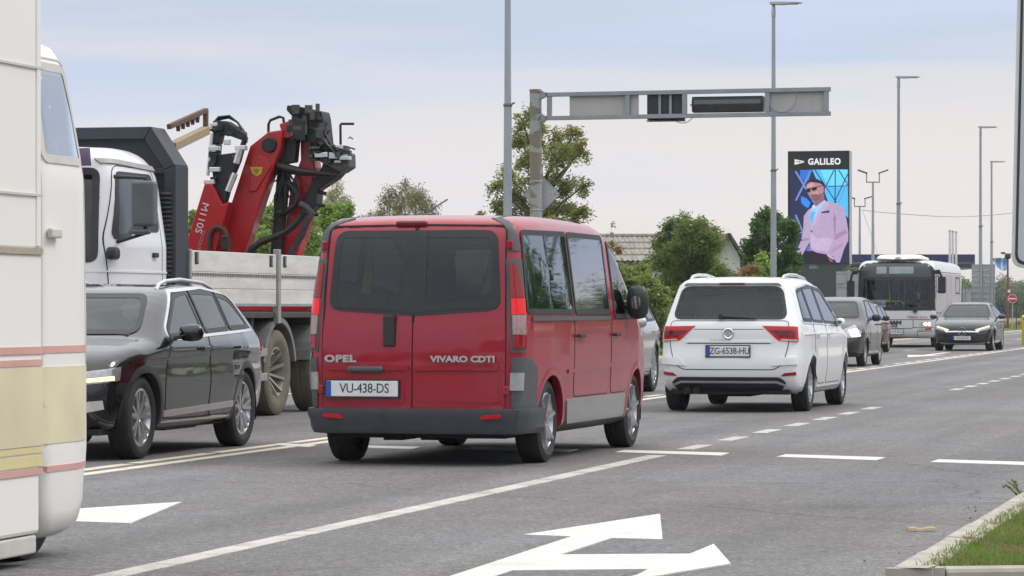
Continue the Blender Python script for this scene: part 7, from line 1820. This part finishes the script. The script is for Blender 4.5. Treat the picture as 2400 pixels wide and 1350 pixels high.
    # ribbed hose and loops
    pts = [(555, 1290), (575, 1235), (640, 1180), (740, 1140), (850, 1095), (930, 1030), (985, 960), (1010, 920)]
    P = [loc(*p, x0 + .30) for p in pts]; Q = []
    for i in range(len(P) - 1):
        for k in range(10): Q.append(P[i].lerp(P[i + 1], k / 10))
    m = MB(); m.tube(Q, [.046 if k % 2 else .038 for k in range(len(Q))], 10); m.build('ribbed_hose', CB, T, smooth=60)
    tb('hydraulic_hose', [(930, 860), (985, 890), (1030, 935), (985, 1010), (940, 1120), (870, 1230), (830, 1330)], .045, plain('hose_grey', (.05, .05, .055), .6), .1)
    tb('hydraulic_hose', [(820, 690), (870, 730), (900, 790), (880, 870), (800, 930), (740, 930)], .04, CB, .05)
    tb('hydraulic_hose', [(275, 1330), (280, 1120), (300, 1070), (345, 1050), (400, 1075), (425, 1140), (432, 1330)], .035, plain('hose_brown', (.07, .02, .018), .6), .49)
    m = MB()
    for k in range(7): m.lathe([(.04, -.012), (.055, 0), (.04, .012)], loc(405, 1130 + k * 16, x0 + .5), 'z', 10)
    m.build('hose_spring', CG, T, smooth=40)
    tb('guard_hoop', [(655, 290), (655, 215), (670, 180), (745, 150), (775, 160), (782, 215)], .018, CB, .0)
    tb('guard_hoop', [(1222, 375), (1220, 215), (1226, 205), (1330, 205)], .016, CB, -.1)
    tb('guard_hoop', [(1250, 385), (1340, 412)], .010, CB, -.1); tb('guard_hoop', [(1285, 325), (1300, 312), (1322, 330)], .008, CB, -.1)
    return T
crane_lorry()

# ---- white box lorry close by, only its cab and front of the box in view
def box_lorry():
    s0, t0 = -7.25, 9.66
    T = thing('box_lorry', 'big white box lorry with pale yellow and red bands low on its side', 'lorry', rd(s0, t0), RZ_AWAY)
    W = paint('box_white', (.80, .785, .75), 0, .5, .03, .15)
    G = plain('skirt_grey', (.56, .54, .51), .55, 0, .08, 3)
    m = MB(); m.box((2.86, 0, 2.43), (5.72, 2.30, 1.80)); m.build('box_body', W, T, bevel=.02)
    m = MB(); m.box((2.86, 0, 1.02), (5.72, 2.30, 1.00)); m.build('lower_body', W, T, bevel=.015)
    for sg in (1, -1):
        y = sg * 1.15
        for z, h, mt, nm in ((1.525, .03, plain('seam_ochre', (.36, .32, .24), .6), 'body_seam'), (1.80, .012, G, 'panel_seam'), (2.42, .012, G, 'panel_seam')):
            m = MB(); m.box((2.86, y + sg * .004, z), (5.70, .012, h)); m.build(nm, mt, T)
        for z, h, mt in ((1.045, .035, plain('band_red', (.60, .34, .30), .5, 0, .1, 2)), (.985, .03, plain('band_red', (.50, .14, .12), .5)), (.77, .38, plain('band_yellow', (.66, .60, .41), .5, 0, .10, 2)), (.56, .03, plain('band_bright', (.68, .59, .30), .5, 0, .1, 2)), (.505, .05, plain('band_bright', (.72, .58, .14), .5)), (.455, .03, plain('band_red', (.50, .14, .12), .5))):
            m = MB(); m.box((2.86, y + sg * .003, z), (5.70, .009, h)); m.build('colour_band', mt, T)
        for x in (1.3, 2.7, 4.1, 5.66):
            m = MB(); m.box((x, y + sg * .003, 2.43), (.05, .010, 1.76)); m.build('box_batten', W, T, bevel=.003)
        m = MB(); m.box((2.86, sg * 1.125, .33), (5.66, .05, .36)); m.build('side_skirt', W, T, bevel=.02)
        m = MB(); m.box((2.86, sg * 1.12, .10), (5.6, .05, .09)); m.build('skirt_rubber', plain('skirt_rubber', (.50, .48, .45), .7), T, bevel=.01)
    for sg in (1, -1):
        m = MB(); m.box((-.012, sg * .56, 2.30), (.03, 1.06, 1.4)); d = m.build('rear_door', W, T, bevel=.01)
        for z in (1.75, 2.3, 2.85):
            m = MB(); m.box((-.035, sg * 1.08, z), (.03, .10, .06)); m.build('hinge', STEEL, d, bevel=.006)
        m = MB(); m.box((-.04, sg * .12, 2.2), (.03, .03, 1.3)); m.build('lock_rod', STEEL, d, bevel=.006)
        m = MB(); m.box((-.015, sg * 1.02, .95), (.05, .16, .5)); m.build('tail_light', RED_L, T, bevel=.015)
    m = MB(); m.box((-.06, 0, .42), (.14, 2.2, .2)); m.build('rear_bumper', BLACK, T, bevel=.02)
    p_ = (-.03, 0, .8); plate(T, 'ZG-2714-KP', p_, Xb, Zb)
    B = Body([(0, .11), (0, 2.40), (.08, 2.58), (.35, 2.62), (.62, 2.56), (.78, 2.2), (.88, 1.6), (.92, 1.2), (.92, .4), (.86, .13), (.4, .10)], [(.1, 1.10), (.5, 1.13), (1.9, 1.13), (2.7, 1.02)], [(0, 1), (.5, 1), (.8, .95), (.92, .88)], k=.09, br=0, bf=.10, crown=.02, zc=1.4, xo=(.4, .45), sm=5)
    h = holder('cab', T, (5.75, 0, 0))
    dw = [(.06, 1.98), (.06, 2.46), (.48, 2.46), (.62, 1.98)]; ws = [(-.95, 1.6), (.95, 1.6), (.88, 2.42), (-.88, 2.42)]
    B.shell('cab', [W, BLACK], h, [hole_side(dw), hole_end(ws, .5, 3)], 60, 140, 30)
    for sg in (1, -1):
        B.window('side', dw, glass('cab_side_glass', (.80, .82, .82), 3.4), h, sg, fr=.03, r=.05, frame=G)
        B.rim('side', [(.03, .75), (.03, 2.50), (.50, 2.50), (.68, 1.95), (.72, .75)], 'door_gap', G, h, w=.008, r=.08, off=.003, th=.01, sg=sg)
        m = MB(); m.box((.14, sg * 1.15, 1.62), (.14, .03, .05)); m.build('handle', G, h, bevel=.01)
        for z, hh, mt in ((1.045, .035, plain('band_red', (.5, .14, .12))), (.77, .38, plain('band_yellow', (.6, .5, .2))), (.455, .03, plain('band_red', (.5, .14, .12)))):
            B.strip('side', [(.04, z), (.72, z)], hh, 'colour_band', mt, h, off=.004, th=.006, sg=sg)
        B.patch('front', [(sg * .62, .62), (sg * .98, .62), (sg * .98, .82), (sg * .66, .82)], 'headlight', HEAD_OFF, h, r=.04, off=.008)
    B.window('front', ws, G_LITE, h, fr=.05, r=.1, name='windscreen')
    lift(h, T)
    for x in (1.2, 5.9):
        for sg in (1, -1): wheel(T, x, sg * .90, .40, .24, sg, 8, .25, STEEL, False, dish=.08)
    return T
box_lorry()
# ------------------------------------------------------------------ the air between here and the far wood
def haze():
    m, n, l = nodes('haze_air')
    v = n.new('ShaderNodeVolumePrincipled'); v.inputs['Density'].default_value = .00022; v.inputs['Color'].default_value = (.86, .91, .98, 1); v.inputs['Anisotropy'].default_value = .2
    o = n.new('ShaderNodeOutputMaterial'); l.new(v.outputs['Volume'], o.inputs['Volume'])
    b = MB(); b.box((0, 0, 0), (1, 1, 1)); h = b.build('haze', m)
    h.scale = (2000, 3300, 14); h.location = (0, 1500, 5.9)
    setp(h, 'thin pale haze between the road and the far wood', None, None, 'stuff')
haze()
